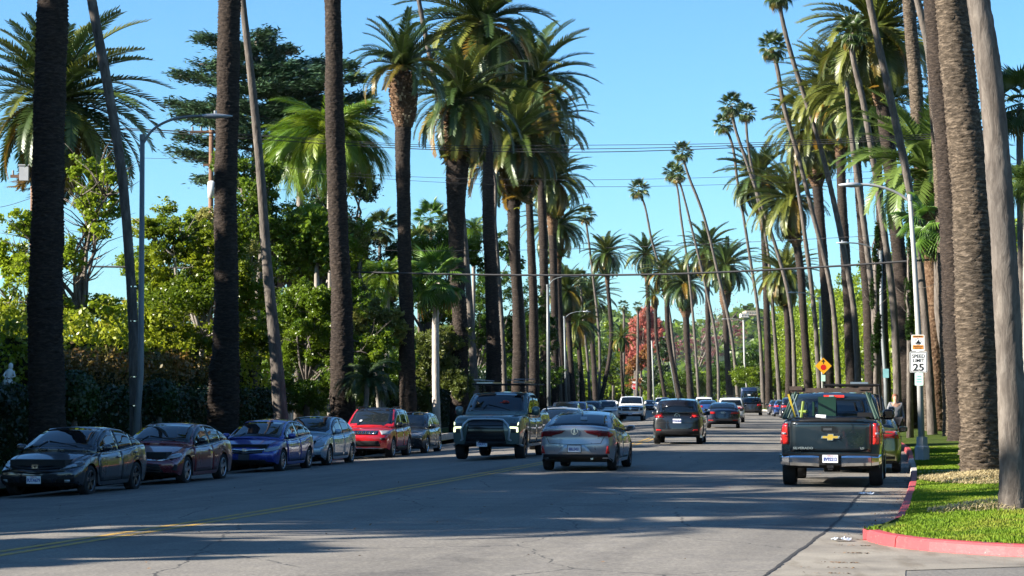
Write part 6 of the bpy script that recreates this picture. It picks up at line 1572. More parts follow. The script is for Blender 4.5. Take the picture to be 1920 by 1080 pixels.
# ---------------------------------------------------------------- trees of the left gardens
GT = 'trees in the left-hand gardens'
tree('sparse garden tree with yellow green leaves and bare twisting branches at the left edge', 'garden_tree', 'tree', 75, [(35, 420, 38, 40, 0, 700), (150, 330, 34, 48, 1, 800), (185, 400, 48, 70, 0, 1500), (60, 520, 60, 55, 0, 1300), (140, 480, 38, 60, -1, 700), (215, 330, 26, 30, 0, 400), (10, 480, 40, 40, 0, 900), (160, 590, 70, 50, 0, 1500), (40, 600, 60, 40, 0, 1300)], .19, 'lf_lime', [(150, 760), (145, 690), (150, 620)], GT, tw=.17, twigs=16, dens=.75)
tree('bushy yellow green tree behind the left lamp post', 'garden_tree', 'tree', 81, [(330, 470, 70, 65, 0, 3000), (300, 420, 50, 45, 0, 1600), (380, 520, 80, 80, 0, 4200), (330, 600, 90, 75, -1, 4600), (420, 430, 50, 60, 0, 2200), (450, 560, 60, 80, 0, 3400), (280, 520, 45, 60, 0, 1800), (470, 640, 50, 50, 0, 2000)], .19, 'lf_yellow', [(380, 780), (375, 700), (380, 640)], GT, bark='bark_pale', tw=.15, twigs=9, dens=.62)
tree('dark leaved tree reaching over the slim leaning trunk', 'garden_tree', 'tree', 92, [(470, 380, 60, 60, 0, 2400), (520, 430, 60, 50, 0, 2400), (560, 470, 50, 45, 0, 1800), (440, 300, 40, 50, 0, 1200), (500, 340, 40, 40, 0, 1100)], .20, 'lf_mid', [(470, 780), (480, 600), (490, 470)], GT, tw=.2)
tree('dense yellow green cypress-like bush right of the slim leaning trunk', 'garden_tree', 'tree', 88, [(575, 590, 48, 60, 0, 5200), (600, 570, 40, 40, 0, 2600), (565, 660, 55, 60, 0, 4400), (615, 640, 42, 70, 0, 3600), (560, 740, 60, 50, 0, 3800), (640, 720, 60, 60, 0, 3600)], .13, 'lf_lime', None, GT, tw=.12)
tree('leafy creeper-grown tree column between the third dark palm and the bulging-head one', 'garden_tree', 'tree', 100, [(672, 450, 22, 45, 0, 1500), (672, 530, 26, 50, 0, 2000), (690, 590, 36, 45, 0, 2200), (665, 620, 26, 60, 0, 2000), (742, 600, 26, 60, 0, 1500)], .17, 'lf_olive', None, GT, tw=.12)
tree('tall dark green tree behind the feathery palms, right of the cedar', 'garden_tree', 'tree', 125, [(640, 380, 70, 80, 0, 2600), (600, 430, 60, 60, 0, 2200), (670, 330, 30, 45, 0, 900), (700, 480, 50, 60, 0, 2400)], .24, 'lf_dark', None, GT, tw=.25)
tree('dark mass of trees filling the garden behind the red SUV', 'garden_tree', 'tree', 112, [(660, 660, 70, 80, 0, 4200), (740, 690, 60, 60, 0, 3200), (720, 600, 50, 60, 0, 2600), (700, 740, 90, 40, 0, 3000)], .22, 'lf_mid', None, GT, tw=.2)
tree('hanging grassy bamboo-like thicket beside the whitewashed fan palm', 'thicket', 'tree', 118, [(800, 680, 46, 85, 0, 9000), (845, 700, 40, 70, 0, 6500), (785, 740, 36, 50, 0, 4200), (860, 640, 26, 40, 0, 2000)], .10, 'lf_olive', None, GT, tw=.1, elong=4.5, up=-.4)
tree('green tree clump behind the peeling palm trunk and the driveway', 'garden_tree', 'tree', 135, [(800, 470, 50, 50, 0, 3200), (850, 500, 40, 60, 0, 2600), (780, 540, 45, 60, 0, 2600), (835, 580, 50, 60, 0, 3000), (880, 470, 30, 40, 0, 1500)], .22, 'lf_lime', None, GT, tw=.2)
tree('shaded tree clump between the dark trunks above the teal pickup', 'garden_tree', 'tree', 165, [(890, 620, 36, 60, 0, 2400), (930, 560, 40, 80, 0, 3000), (960, 640, 50, 80, 0, 3400), (1010, 600, 40, 80, 0, 3000), (900, 700, 60, 40, 0, 2600), (985, 710, 60, 40, 0, 2600), (945, 470, 30, 50, 0, 1200)], .22, 'lf_mid', None, GT, tw=.2)
tree('broad leafy tree filling the gap behind the left lamp post', 'garden_tree', 'tree', 118, [(300, 560, 60, 80, 0, 3600), (250, 520, 40, 50, 0, 1600), (350, 440, 40, 50, 0, 1600), (420, 520, 60, 90, 0, 3600), (270, 640, 60, 50, 0, 2400)], .24, 'lf_lime', None, GT, tw=.25)
tree('leafy tree with pale twisting limbs between the second dark palm and the slim leaning one', 'garden_tree', 'tree', 104, [(455, 470, 45, 70, 0, 2600), (480, 560, 45, 60, 0, 2400), (500, 660, 50, 70, 0, 3000), (530, 500, 40, 40, 0, 1500), (470, 400, 30, 40, 0, 900)], .20, 'lf_mid', [(478, 760), (476, 600)], GT, bark='bark_pale', tw=.2, twigs=8)
tree('dense dark tree behind the pale twin trunks', 'garden_tree', 'tree', 122, [(600, 560, 50, 70, 0, 3200), (640, 640, 60, 80, 0, 4200), (560, 690, 60, 60, 0, 3000), (690, 540, 40, 60, 0, 2200), (585, 500, 40, 40, 0, 1600)], .22, 'lf_mid', None, GT, tw=.25)
tree('yellowing low tree at the far left behind the first palm trunk', 'garden_tree', 'tree', 92, [(20, 600, 60, 60, 0, 3600), (90, 620, 60, 50, 0, 3000), (170, 640, 60, 50, 0, 3000), (230, 620, 40, 60, 0, 2200)], .17, 'lf_yellow', None, GT, tw=.15)
tree('full bright leafy tree under the broad hanging feathery palm', 'garden_tree', 'tree', 100, [(560, 420, 46, 50, 0, 2200), (610, 420, 50, 50, 0, 2200), (650, 470, 40, 60, 0, 2000), (540, 500, 40, 40, 0, 1300), (590, 500, 46, 40, 0, 1600)], .18, 'lf_lime', None, GT, tw=.2)
tree('pale olive leafy tree column hiding the foot of the brown utility pole', 'garden_tree', 'tree', 90, [(400, 440, 34, 60, 0, 2000), (395, 540, 44, 60, 0, 2600), (450, 520, 36, 80, 0, 2600), (400, 630, 50, 60, 0, 2800), (350, 560, 40, 60, 0, 2000), (455, 620, 40, 60, 0, 2200)], .13, 'lf_olive', [(425, 760), (425, 640)], GT, bark='bark_pale', tw=.14, twigs=10)
tree('sunny leafy tree behind the deep blue and silver blue sedans', 'garden_tree', 'tree', 95, [(520, 600, 40, 60, 0, 2400), (560, 560, 40, 50, 0, 2000), (500, 700, 50, 50, 0, 2400), (640, 640, 40, 60, 0, 2200), (665, 560, 30, 50, 0, 1500), (700, 660, 40, 50, 0, 2000)], .16, 'lf_lime', None, GT, tw=.15)
# cedar with layered horizontal sprays
def cedar():
    d = 132; b = Vector((at(470, HOR, d).x, d, -.3)); s = mpp(d); root = empty('cedar_tree', b, 0, 'dark blue green cedar with layered level branches against the sky on the left', 'tree', GT)
    r = random.Random(8); top = at(478, 62, d).z - b.z; mb = MB(); mb.tube([(0, 0, 0), (.1, 0, top * .5), (0.25, 0, top)], [.45, .28, .05], 9); cl = []
    br = [(-100, 78), (30, 60), (-115, 120), (60, 82), (-160, 135), (120, 110), (-125, 205), (160, 115), (-165, 190), (190, 125), (-145, 215), (215, 175), (-140, 260), (170, 215), (-150, 290), (140, 160), (95, 250), (-120, 330), (60, 300), (-60, 95), (-60, 160), (90, 150), (-80, 240), (60, 200), (-90, 300), (130, 240), (20, 130), (-30, 200), (205, 150), (225, 205), (40, 165), (90, 190), (150, 195), (-20, 260), (30, 280), (110, 290), (170, 250), (-70, 330), (40, 110), (-20, 90), (-90, 180), (0, 75), (70, 130), (110, 165), (180, 235), (60, 225), (-60, 125), (-40, 230), (150, 265), (90, 315), (0, 160), (130, 185), (200, 195), (40, 140)]
    P_ = []
    for (dx, py) in br:
        e = at(478 + dx, py, d) - b; y = r.uniform(-3.5, 3.5) * (1 - abs(dx) / 400); e.y = y; z0 = e.z - abs(dx) * s * .12 - .2
        a = Vector((.2, 0, max(1, z0))); pts = [a, a.lerp(e, .5) + Vector((0, 0, .15)), e]; mb.tube(pts, [.13, .07, .02], 5)
        L = (e - a).length
        for k in range(int(10 + L * 5.2)):
            f = r.uniform(.22, 1.0); q = a.lerp(e, f) + Vector((0, r.uniform(-1, 1) * L * .22 * (1.1 - f), 0)); P_.append((q, f, (e - a).normalized()))
        cl.append(e)
    rr = np.random.default_rng(4); VV = []
    for q, f, dr in P_:
        k = 46; w = .55 * (1.15 - f * .6)
        off = rr.standard_normal((k, 3)) * np.array([w, w, .17]); off[:, 2] += -.10 * np.hypot(off[:, 0], off[:, 1]) + .12 * f
        p = np.array(q) + off; sz = rr.uniform(.08, .20, (k, 1)); a = rr.standard_normal((k, 3)); a[:, 0] += dr.x * 2.2; a[:, 2] = a[:, 2] * .7 + .35; a /= np.linalg.norm(a, axis=1)[:, None]
        up = np.array([0, 0, 1.0]); bb = np.cross(a, up); bb /= np.linalg.norm(bb, axis=1)[:, None] + 1e-6; bb[:, 2] += rr.uniform(-.9, .9, k)
        VV.append(np.stack([p - a * sz, p + bb * sz * .34, p + a * sz * 1.4, p - bb * sz * .34], 1))
    V = np.concatenate(VV).reshape(-1, 3); link('crown', fast_mesh('crown', V, np.arange(len(V)).reshape(-1, 4), [M['lf_cedar']]), root); mb.build('trunk', M['bark'], root, smooth=True)
cedar()
# hedges on the left
GH = 'hedges along the left gardens'
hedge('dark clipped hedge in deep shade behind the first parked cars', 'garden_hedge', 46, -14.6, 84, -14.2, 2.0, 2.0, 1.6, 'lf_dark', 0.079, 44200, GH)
hedge('tall shaggy yellow green hedge behind the lamp post on the left', 'garden_hedge', 56, -17.6, 92, -17.0, 4.0, 4.0, 1.8, 'lf_yellow', 0.108, 37400, GH, bumpy=.8, seed=5)
hedge('russet leaved hedge top behind the maroon and blue sedans', 'garden_hedge', 64, -15.8, 80, -15.6, 2.9, 2.9, 1.2, 'lf_russet', 0.086, 15300, GH, bumpy=.6, seed=6)
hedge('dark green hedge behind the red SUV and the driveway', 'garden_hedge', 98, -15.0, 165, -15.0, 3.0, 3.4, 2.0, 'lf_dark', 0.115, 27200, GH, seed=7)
hedge('sunlit green hedge wall far along the left side of the street', 'garden_hedge', 168, -15.5, 330, -16, 5.5, 8.0, 3.0, 'lf_lime', 0.202, 27200, GH, seed=8, bumpy=.8)
def ball(label, px, d, rpx, mat='lf_dark', n=2600, leaf=.09, cy=None):
    s = mpp(d); r_ = rpx * s; b = Vector((at(px, HOR, d).x, d, -.25)); root = empty('round_bush', b, 0, label, 'bush', 'clipped bushes on the left'); cz = r_ * .95 if cy is None else at(px, cy, d).z - b.z
    rr = np.random.default_rng(px); u = rr.standard_normal((n, 3)); u /= np.linalg.norm(u, axis=1)[:, None]; P = u * r_ * rr.uniform(.93, 1.03, (n, 1)) + np.array([0, 0, cz]); P = P[P[:, 2] > .02]; n = len(P)
    nrm = u[:n] + rr.standard_normal((n, 3)) * .6; nrm /= np.linalg.norm(nrm, axis=1)[:, None]; t = np.cross(nrm, rr.standard_normal((n, 3))); t /= np.linalg.norm(t, axis=1)[:, None]; bb = np.cross(nrm, t)
    V = np.stack([P - t * leaf * .8, P + bb * leaf * .5, P + t * leaf * .8, P - bb * leaf * .5], 1).reshape(-1, 3); link('foliage', fast_mesh('foliage', V, np.arange(n * 4).reshape(n, 4), [M[mat]]), root)
    mb = MB(); mb.tube([(0, 0, 0), (0, 0, cz)], r_ * .12, 8); mb.build('stem', M['bark'], root)
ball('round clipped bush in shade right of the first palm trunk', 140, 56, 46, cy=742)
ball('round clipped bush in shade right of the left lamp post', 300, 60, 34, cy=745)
# -- the right side: tall clipped hedge, cypresses, garden trees
GRT = 'trees and hedges of the right-hand gardens'
hedge('tall bright green hedge wall behind the right row of palms', 'tall_hedge', 70, 17.5, 170, 17.5, 7.0, 10.2, 3.0, 'lf_lime', 0.137, 88400, GRT, seed=11, bumpy=.9)
hedge('tall green hedge continuing into the distance on the right', 'tall_hedge', 172, 17.5, 350, 17.0, 10.4, 12.2, 3.5, 'lf_lime', 0.194, 71400, GRT, seed=12, bumpy=1.0)
hedge('dark green hedge behind the huge trunks at the right edge', 'tall_hedge', 46, 20, 69, 18.5, 5.5, 6.4, 2.4, 'lf_mid', 0.101, 27200, GRT, seed=13, bumpy=.7)
GCY = 'slender cypresses behind the right row'
for (px, d, top, w, lab) in [(1643, 96, 427, 13, 'slender dark cypress left of the curved second lamp post'), (1706, 88, 430, 11, 'slender dark cypress behind the near right lamp post')]:
    tree(lab, 'cypress_tree', 'tree', d, [(px, top + 40, w * .42, 42, 0, 1500), (px, top + 110, w * .6, 70, 0, 3200), (px, top + 210, w * .7, 90, 0, 3600)], .13, 'lf_dark', None, GCY, tw=.12, up=1.2)
tree('green tree rounding above the hedge left of the diamond warning sign', 'garden_tree', 'tree', 310, [(1455, 705, 50, 45, 0, 3600), (1405, 712, 40, 36, 0, 2400), (1495, 690, 45, 55, 0, 3200), (1525, 660, 30, 50, 0, 1800)], .30, 'lf_lime', None, GRT, tw=.3)
tree('rounded green tree in front of the pink trees', 'garden_tree', 'tree', 410, [(1375, 700, 36, 36, 0, 2400), (1340, 710, 30, 30, 0, 1600), (1410, 680, 26, 32, 0, 1400)], .42, 'lf_mid', None, GRT, tw=.3)
# -- middle distance
GM = 'trees closing the view down the street'
tree('tall red autumn tree at the end of the street', 'autumn_tree', 'tree', 500, [(1202, 615, 26, 42, 0, 3600), (1194, 665, 30, 46, 0, 3800), (1230, 615, 24, 50, 0, 2600), (1240, 655, 20, 34, 0, 1200)], .50, 'lf_red', None, GM, tw=.3)
tree('orange autumn tree below the tall red one, above the stop sign', 'autumn_tree', 'tree', 495, [(1190, 690, 20, 34, 0, 2200), (1200, 720, 26, 16, 0, 1400), (1210, 670, 16, 30, 0, 1200)], .46, 'lf_orange', None, GM, tw=.3)
tree('pink and red bare-topped trees behind the middle palms', 'autumn_tree', 'tree', 520, [(1305, 645, 36, 36, 0, 650), (1350, 645, 36, 40, 0, 700), (1385, 630, 20, 26, 0, 350), (1268, 655, 20, 40, 0, 450), (1345, 585, 56, 36, 0, 90)], .42, 'lf_pink', None, GM, bark='bark_pale', tw=.3, twigs=14)
tree('sunlit green trees left of the red autumn tree', 'garden_tree', 'tree', 545, [(1150, 670, 26, 50, 0, 2600), (1120, 660, 30, 60, 0, 2600), (1165, 710, 30, 30, 0, 1800), (1085, 650, 30, 60, 0, 2200), (1050, 660, 30, 70, 0, 1800)], .46, 'lf_lime', None, GM, tw=.3)
tree('deep green round tree right of the orange autumn tree', 'garden_tree', 'tree', 490, [(1235, 705, 24, 34, 0, 2400), (1250, 660, 20, 30, 0, 1600), (1222, 720, 20, 20, 0, 1200)], .46, 'lf_dark', None, GM, tw=.3)
tree('green broad tree behind the swollen stub-head palm', 'garden_tree', 'tree', 470, [(1290, 710, 40, 36, 0, 3200), (1262, 720, 30, 26, 0, 2000), (1320, 720, 30, 26, 0, 1900)], .46, 'lf_mid', None, GM, tw=.3)
for k, (x0, x1, h, lab, mt) in enumerate([(1040, 1215, 8, 'distant hedge closing the street left of the stop sign', 'lf_lime'), (1215, 1420, 7, 'distant hedge closing the street right of the stop sign', 'lf_lime')]):
    d = 560 - k * 45; a, b_ = at(x0, HOR, d), at(x1, HOR, d); root = empty('far_hedge', Vector(((a.x + b_.x) / 2, d, -.3)), 0, lab, 'hedge', GM)
    n = 9; cl = [((a.x + (b_.x - a.x) * (i + .5) / n) - root.location.x, 0, h * .45, (b_.x - a.x) / n * .8, 3, h * .55 * random.uniform(.8, 1.2), 900) for i in range(n)]
    V, Fc = leaf_cloud(cl, .5, 70 + k); link('foliage', fast_mesh('foliage', V, Fc, [M[mt]]), root)
# trees beyond the left edge of the picture, standing where their shadows come from
GO = 'trees outside the picture on the left'
for (x, d, h, rr_, n) in [(-27, 51, 19, 5.6, 4600), (-31, 57.5, 20.5, 5.6, 5200), (-28, 32.5, 15, 3.4, 1200), (-32, 38.0, 18, 4.2, 3000), (-19.5, 22.2, 7.9, .95, 900), (-28, 28.6, 14.5, 2.4, 1500), (-17.5, 46.5, 8.0, 2.6, 1800)]:
    root = empty('shade_tree', Vector((x, d, -.2)), 0, 'shade tree outside the left edge, ' + {50: 'broadest of them, beside the first parked cars', 57: 'tallest, level with the driving pickup', 38: 'set well back behind the squat palm', 22: 'slim and nearest the camera', 28: 'small crowned, behind the shorter palm', 32: 'thin leaved, behind the taller palm', 46: 'lowest, close behind the parked cars'}.get(int(d), 'standing alone %d' % d), 'tree', GO)
    V, Fc = leaf_cloud([(0, 0, h - rr_, rr_, rr_, rr_ * .95, n), (rr_ * .5, 1, h - rr_ * 1.5, rr_ * .7, rr_ * .8, rr_ * .7, n // 2), (-rr_ * .5, -2, h - rr_ * 1.6, rr_ * .7, rr_ * .8, rr_ * .7, n // 2), (0, 0, h * .3, rr_ * .6, rr_ * .6, h * .3, n // 2)], .55, int(d)); link('crown', fast_mesh('crown', V, Fc, [M['lf_mid']]), root)
    mb = MB(); mb.tube([(0, 0, 0), (.3, 0, h * .5), (0, 0, h * .8)], [.4, .3, .12], 8); limbs(mb, (0, 0, h * .45), [(rr_ * .6, 0, h * .7), (-rr_ * .6, 1, h * .7), (0, -rr_ * .6, h * .75)], .2, 3); mb.build('trunk', M['bark'], root)
for (x, d, h, lab) in [(-17.0, 26.6, 9.0, 'shorter palm outside the left edge casting streaked shade on the near road'), (-18.5, 30.5, 12.0, 'taller palm outside the left edge casting streaked shade on the near road'), (-16.0, 35.5, 8.6, 'squat palm outside the left edge shading the parked cars'), (-33, 41, 15.5, 'high palm outside the left edge behind the shade trees')]:
    b = Vector((x, d, -.2)); root = empty('canary_palm', b, 0, lab, 'palm tree', GO)
    V, Fc = trunk_mesh([(0, 0, -.1), (.1, 0, h * .5), (0, 0, h)], [.4, .34, .32], 12, .4, .04, .03, int(d)); link('trunk', fast_mesh('trunk', V, Fc, [M['trunk_shaded']]), root)
    crown(root, Vector((0, 0, h)), 2.9, 'canary', 46, int(d * 3), False)
# ================================================================ street furniture
steel = simple('galvanised_steel', (.15, .165, .17), .55, metal=.2, var=.15, scale=2)
lampgrey = simple('lamp_head_grey', (.36, .38, .40), .5, metal=.3)
pole_paint = simple('pale_concrete_pole', (.30, .30, .285), .7, var=.12, scale=3)
GL = 'street lamps'
def lamp(label, base, px, pole, arm, head=True, w=(13, 10), pl=None, plinth=False, mat=None, headlen=.75):
    """pole: [(px,py)...] bottom to top; arm: list of photo points from pole to lamp head, same distance"""
    b = base; d = b.y; s = mpp(d); root = empty('street_lamp', b, 0, label, 'street lamp', GL); m = mat or steel
    P = [Vector((0, 0, 0))] + [Vector(((at(q[0], q[1], d) - b).x, 0, (at(q[0], q[1], d) - b).z)) for q in pole]
    mb = MB(); n = len(P); mb.tube(P, [s * (w[0] + (w[1] - w[0]) * k / (n - 1)) / 2 for k in range(n)], 14); mb.build('pole', m, root, smooth=True)
    mb = MB(); mb.tube([P[-1] - Vector((0, 0, .02)), P[-1] + Vector((0, 0, .14))], s * w[1] / 2 * 1.2, 12); mb.build('pole_cap', m, root)
    if arm:
        A = [Vector(((at(q[0], q[1], d) - b).x, 0, (at(q[0], q[1], d) - b).z)) for q in arm]
        mb = MB(); mb.tube([tuple(x) for x in catmull3(A)], [.035] * len(catmull3(A)), 8); mb.build('arm', m, root, smooth=True)
        e = A[-1]; sg = 1 if A[-1].x > A[0].x else -1
        mb = MB(); L = headlen; V = []; rings = [(-.05, .05, .04), (.1, .13, .06), (.4, .16, .07), (.7, .13, .05), (1.0, .03, .02)]
        for f, wy, wz in rings:
            for a in range(10): an = a * math.pi / 5; V.append(e + Vector((sg * f * L, math.cos(an) * wy, math.sin(an) * wz - .01)))
        mb.add(V, [(i * 10 + a, i * 10 + (a + 1) % 10, (i + 1) * 10 + (a + 1) % 10, (i + 1) * 10 + a) for i in range(4) for a in range(10)] + [tuple(range(10))[::-1], tuple(40 + a for a in range(10))]); o = mb.build('lamp_head', lampgrey, root, smooth=True)
        mb = MB(); mb.tube([e + Vector((sg * .3, 0, .05)), e + Vector((sg * .3, 0, .13))], .04, 8); mb.build('light_sensor', lampgrey, o)
    if plinth:
        mb = MB(); mb.tube([(0, 0, -.1), (0, 0, .30), (0, 0, .34), (0, 0, .56)], [.19, .19, .15, .14], 8); mb.build('plinth', pole_paint, root)
    return root, d, b
r0, d0, b0 = lamp('grey street lamp at the left with long curved arm, beside the slim dark trunk', row_pt(263, CURBL - .9), 263, [(264, 700), (267, 262)], [(268, 270), (285, 245), (320, 225), (350, 219), (382, 217)], w=(14, 9))
for z in (1.7, 2.45, 3.9, 4.8): mb = MB(); mb.tube([(0, 0, z), (0, 0, z + .03)], .108 - z * .004, 14); mb.build('steel_band', M['chrome'], r0)
mb = MB(); mb.box((.13, 0, 2.15), (.02, .16, .48)); mb.box((.16, 0, 2.15), (.03, .22, .46)); mb.build('back_of_sign', steel, r0)
r1, d1, b1 = lamp('pale street lamp on the right carrying the speed limit sign', Vector((at(1728, HOR, 57.5).x, 57.5, zver(11.2))), 1728, [(1722, 620), (1714, 480), (1706, 375)], [(1706, 378), (1690, 366), (1660, 353), (1632, 347), (1612, 346)], w=(12.5, 7.5), plinth=True, mat=pole_paint, headlen=.55)
def sign_face(root, d, b, cx, cy, w, h, mat, name, z_off=-.16, rad=.03, yaw=0.0, border=None):
    c = at(cx, cy, d) - b; s = mpp(d); W_, H_ = w * s, h * s
    n = 5; pts = []
    for (sx, sy, a0) in ((1, 1, 0), (-1, 1, 90), (-1, -1, 180), (1, -1, 270)):
        for k in range(n): a = R(a0 + 90 * k / (n - 1)); pts.append((sx * (W_ / 2 - rad) + math.cos(a) * rad, sy * (H_ / 2 - rad) + math.sin(a) * rad))
    M4 = Matrix.Translation((c.x, z_off, c.z)) @ Matrix.Rotation(yaw, 4, 'Z') @ Matrix.Rotation(math.pi / 2, 4, 'X')
    mb = MB(); mb.prism(pts, .006); o = mb.build(name, mat, root); o.matrix_local = M4
    if border:
        mb = MB(); q = 1 - .06; 
        for sx, sy, ww, hh in ((0, 1, W_ * .90, .012), (0, -1, W_ * .90, .012), (1, 0, .012, H_ * .93), (-1, 0, .012, H_ * .93)): mb.box((sx * W_ * .455, sy * H_ * .465, .008), (ww, hh, .004))
        e = mb.build('sign_border', border, root); e.matrix_local = M4
    return M4, W_, H_
sw = simple('sign_white', (.80, .80, .78), .45, var=.04); so = simple('sign_orange', (.70, .26, .04), .45, var=.05); sy_ = simple('sign_yellow', (.82, .38, .012), .45, var=.06); sgm = simple('sign_mint', (.55, .78, .68), .45, var=.05); sr = simple('sign_red', (.55, .012, .012), .45, var=.05); sgreen = simple('sign_teal', (.16, .42, .42), .5)
YW = -.12
def sgn(name, loc, label): o = empty(name, loc, 0, label, 'sign', 'signs on the right lamp post'); return o
q = sgn('speed_limit_sign', b1, 'white SPEED LIMIT 25 sign on the right lamp post')
A, W_, H_ = sign_face(q, d1, b1, 1720, 679, 32, 39, sw, 'panel', border=M['ink_black'], yaw=YW)
for t_, y_, sz, sx_ in (('SPEED', .148, .125, .98), ('LIMIT', .035, .125, .98)): text(t_, sz, M['ink_black'], q, A @ Matrix.Translation((0, y_, .008)), bold=.002, sx=sx_)
text('25', .255, M['ink_black'], q, A @ Matrix.Translation((0, -.145, .008)), bold=.006, sx=1.15)
q = sgn('warning_sign', b1, 'orange and white warning sign with round emblem above the speed limit sign')
A, W_, H_ = sign_face(q, d1, b1, 1719, 643, 24, 30, sw, 'panel', yaw=YW)
mb = MB(); mb.box((0, H_ * .39, .008), (W_ * .84, H_ * .14, .004)); mb.box((0, -H_ * .27, .008), (W_ * .84, H_ * .26, .004)); o = mb.build('orange_band', so, q); o.matrix_local = A
text('WARNING', .05, M['ink_black'], q, A @ Matrix.Translation((0, H_ * .39, .011)), bold=.001, sx=.95)
text('NEIGHBORHOOD', .036, M['ink_black'], q, A @ Matrix.Translation((0, -H_ * .22, .011)), bold=.001, sx=.8); text('WATCH AREA', .036, M['ink_black'], q, A @ Matrix.Translation((0, -H_ * .33, .011)), bold=.001, sx=.8)
mb = MB()
V = [(math.cos(2 * math.pi * k / 24) * r_, math.sin(2 * math.pi * k / 24) * r_ + .03, .010) for r_ in (.075, .084) for k in range(24)]; mb.add(V, [(k, (k + 1) % 24, 24 + (k + 1) % 24, 24 + k) for k in range(24)])
mb.prism([(-.055, -.025), (.06, -.025), (.05, .02), (.02, .045), (.025, .075), (.005, .085), (-.005, .05), (-.03, .03)], .005, Matrix.Translation((0, 0, .008))); o = mb.build('round_emblem', M['ink_black'], q); o.matrix_local = A
q = sgn('parking_notice', b1, 'small pale mint notice under the speed limit sign')
A, W_, H_ = sign_face(q, d1, b1, 1721, 711, 15.5, 24, sgm, 'panel', yaw=YW)
for k in range(3): text(('2 HOUR', 'PARKING', '8AM-6PM')[k], .038, sgreen, q, A @ Matrix.Translation((0, .07 - k * .07, .008)), bold=.0, sx=.8)
r2, d2, b2 = lamp('second street lamp on the right with a bent grey pole', row_pt(1663, 11.0, 60, 140), 1663, [(1661, 720), (1653, 600), (1651, 475)], [(1651, 478), (1635, 465), (1612, 457), (1590, 455)], w=(9.5, 6), headlen=.6)
q = empty('parking_notice', b2, 0, 'small teal notice on the second right lamp post', 'sign', 'parking notices'); sign_face(q, d2, b2, 1660, 700, 11, 17, simple('sign_pale_teal', (.25, .52, .55), .5), 'panel')
r3, d3, b3 = lamp('third street lamp on the right behind the diamond warning sign', row_pt(1543, 11.0, 80, 200), 1543, [(1540, 640), (1537, 560)], [(1537, 562), (1522, 553), (1505, 549), (1490, 548)], w=(5.5, 4.5), mat=pole_paint, headlen=.6)
q = empty('stop_ahead_sign', b3, 0, 'yellow diamond sign with red disc and black arrow warning of a stop ahead', 'sign', None)
c_ = at(1543.5, 686, d3) - b3; hs = 15.5 * mpp(d3)
A = Matrix.Translation((c_.x, -.12, c_.z)) @ Matrix.Rotation(math.pi / 2, 4, 'X')
mb = MB(); mb.prism([(0, -hs), (hs, 0), (0, hs), (-hs, 0)], .008); o = mb.build('panel', sy_, q); o.matrix_local = A
mb = MB(); mb.prism([(math.cos(R(22.5 + 45 * k)) * hs * .36, math.sin(R(22.5 + 45 * k)) * hs * .36 - hs * .18) for k in range(8)], .006, Matrix.Translation((0, 0, .008))); o = mb.build('red_octagon', sr, q); o.matrix_local = A
mb = MB(); mb.prism([(-hs * .06, hs * .26), (hs * .06, hs * .26), (hs * .06, hs * .5), (hs * .26, hs * .46), (0, hs * .80), (-hs * .26, hs * .46), (-hs * .06, hs * .5)], .006, Matrix.Translation((0, 0, .008))); o = mb.build('black_arrow', M['ink_black'], q); o.matrix_local = A
q = empty('parking_notice', b3, 0, 'small white notice below the yellow diamond sign', 'sign', 'parking notices'); sign_face(q, d3, b3, 1543, 709, 8, 12, sgm, 'panel')
lamp('distant street lamp with mint notice right of the middle palms', row_pt(1397, 10.9, 130, 330), 1397, [(1396, 680), (1394, 602)], [(1394, 604), (1386, 600), (1376, 598), (1360, 598)], w=(4, 3.4), mat=pole_paint, headlen=.6)
lamp('far thin lamp post between the middle palms', row_pt(1259, 10.6, 250, 430), 1259, [(1257, 680), (1256, 634)], [(1256, 635), (1252, 632), (1248, 632)], w=(3, 2.4), mat=steel, headlen=.5)
lamp('far thin lamp post right of the red autumn tree', row_pt(1226, 10.6, 300, 470), 1226, [(1224, 690), (1222, 640)], None, w=(3, 2.4), mat=pole_paint)
lamp('lone grey lamp post in the left row without visible arm', row_pt(1029, CURBL - .9, 90, 400), 1029, [(1028, 640), (1027, 537)], [(1027, 540), (1036, 526), (1050, 520), (1070, 518)], w=(8, 5.2), mat=steel, headlen=.6)
lamp('street lamp with arched arm in the left distance', row_pt(1062, CURBL - .9, 130, 400), 1062, [(1060, 680), (1058, 596)], [(1058, 598), (1066, 590), (1080, 585), (1094, 584)], w=(4.5, 3.6), mat=steel, headlen=.6)
r5, d5, b5 = lamp('farther thin lamp post left of the leaning thin trunk in the left row', row_pt(1087, CURBL - .9, 180, 420), 1087, [(1086, 700), (1085, 655)], None, w=(3.2, 2.6), mat=steel)
q = empty('parking_notice', b5, 0, 'pair of tiny pale notices on the thin lamp post in the left distance', 'sign', 'parking notices'); sign_face(q, d5, b5, 1087, 722, 5, 8, sgm, 'panel'); sign_face(q, d5, b5, 1087, 732, 5, 7, sw, 'panel')
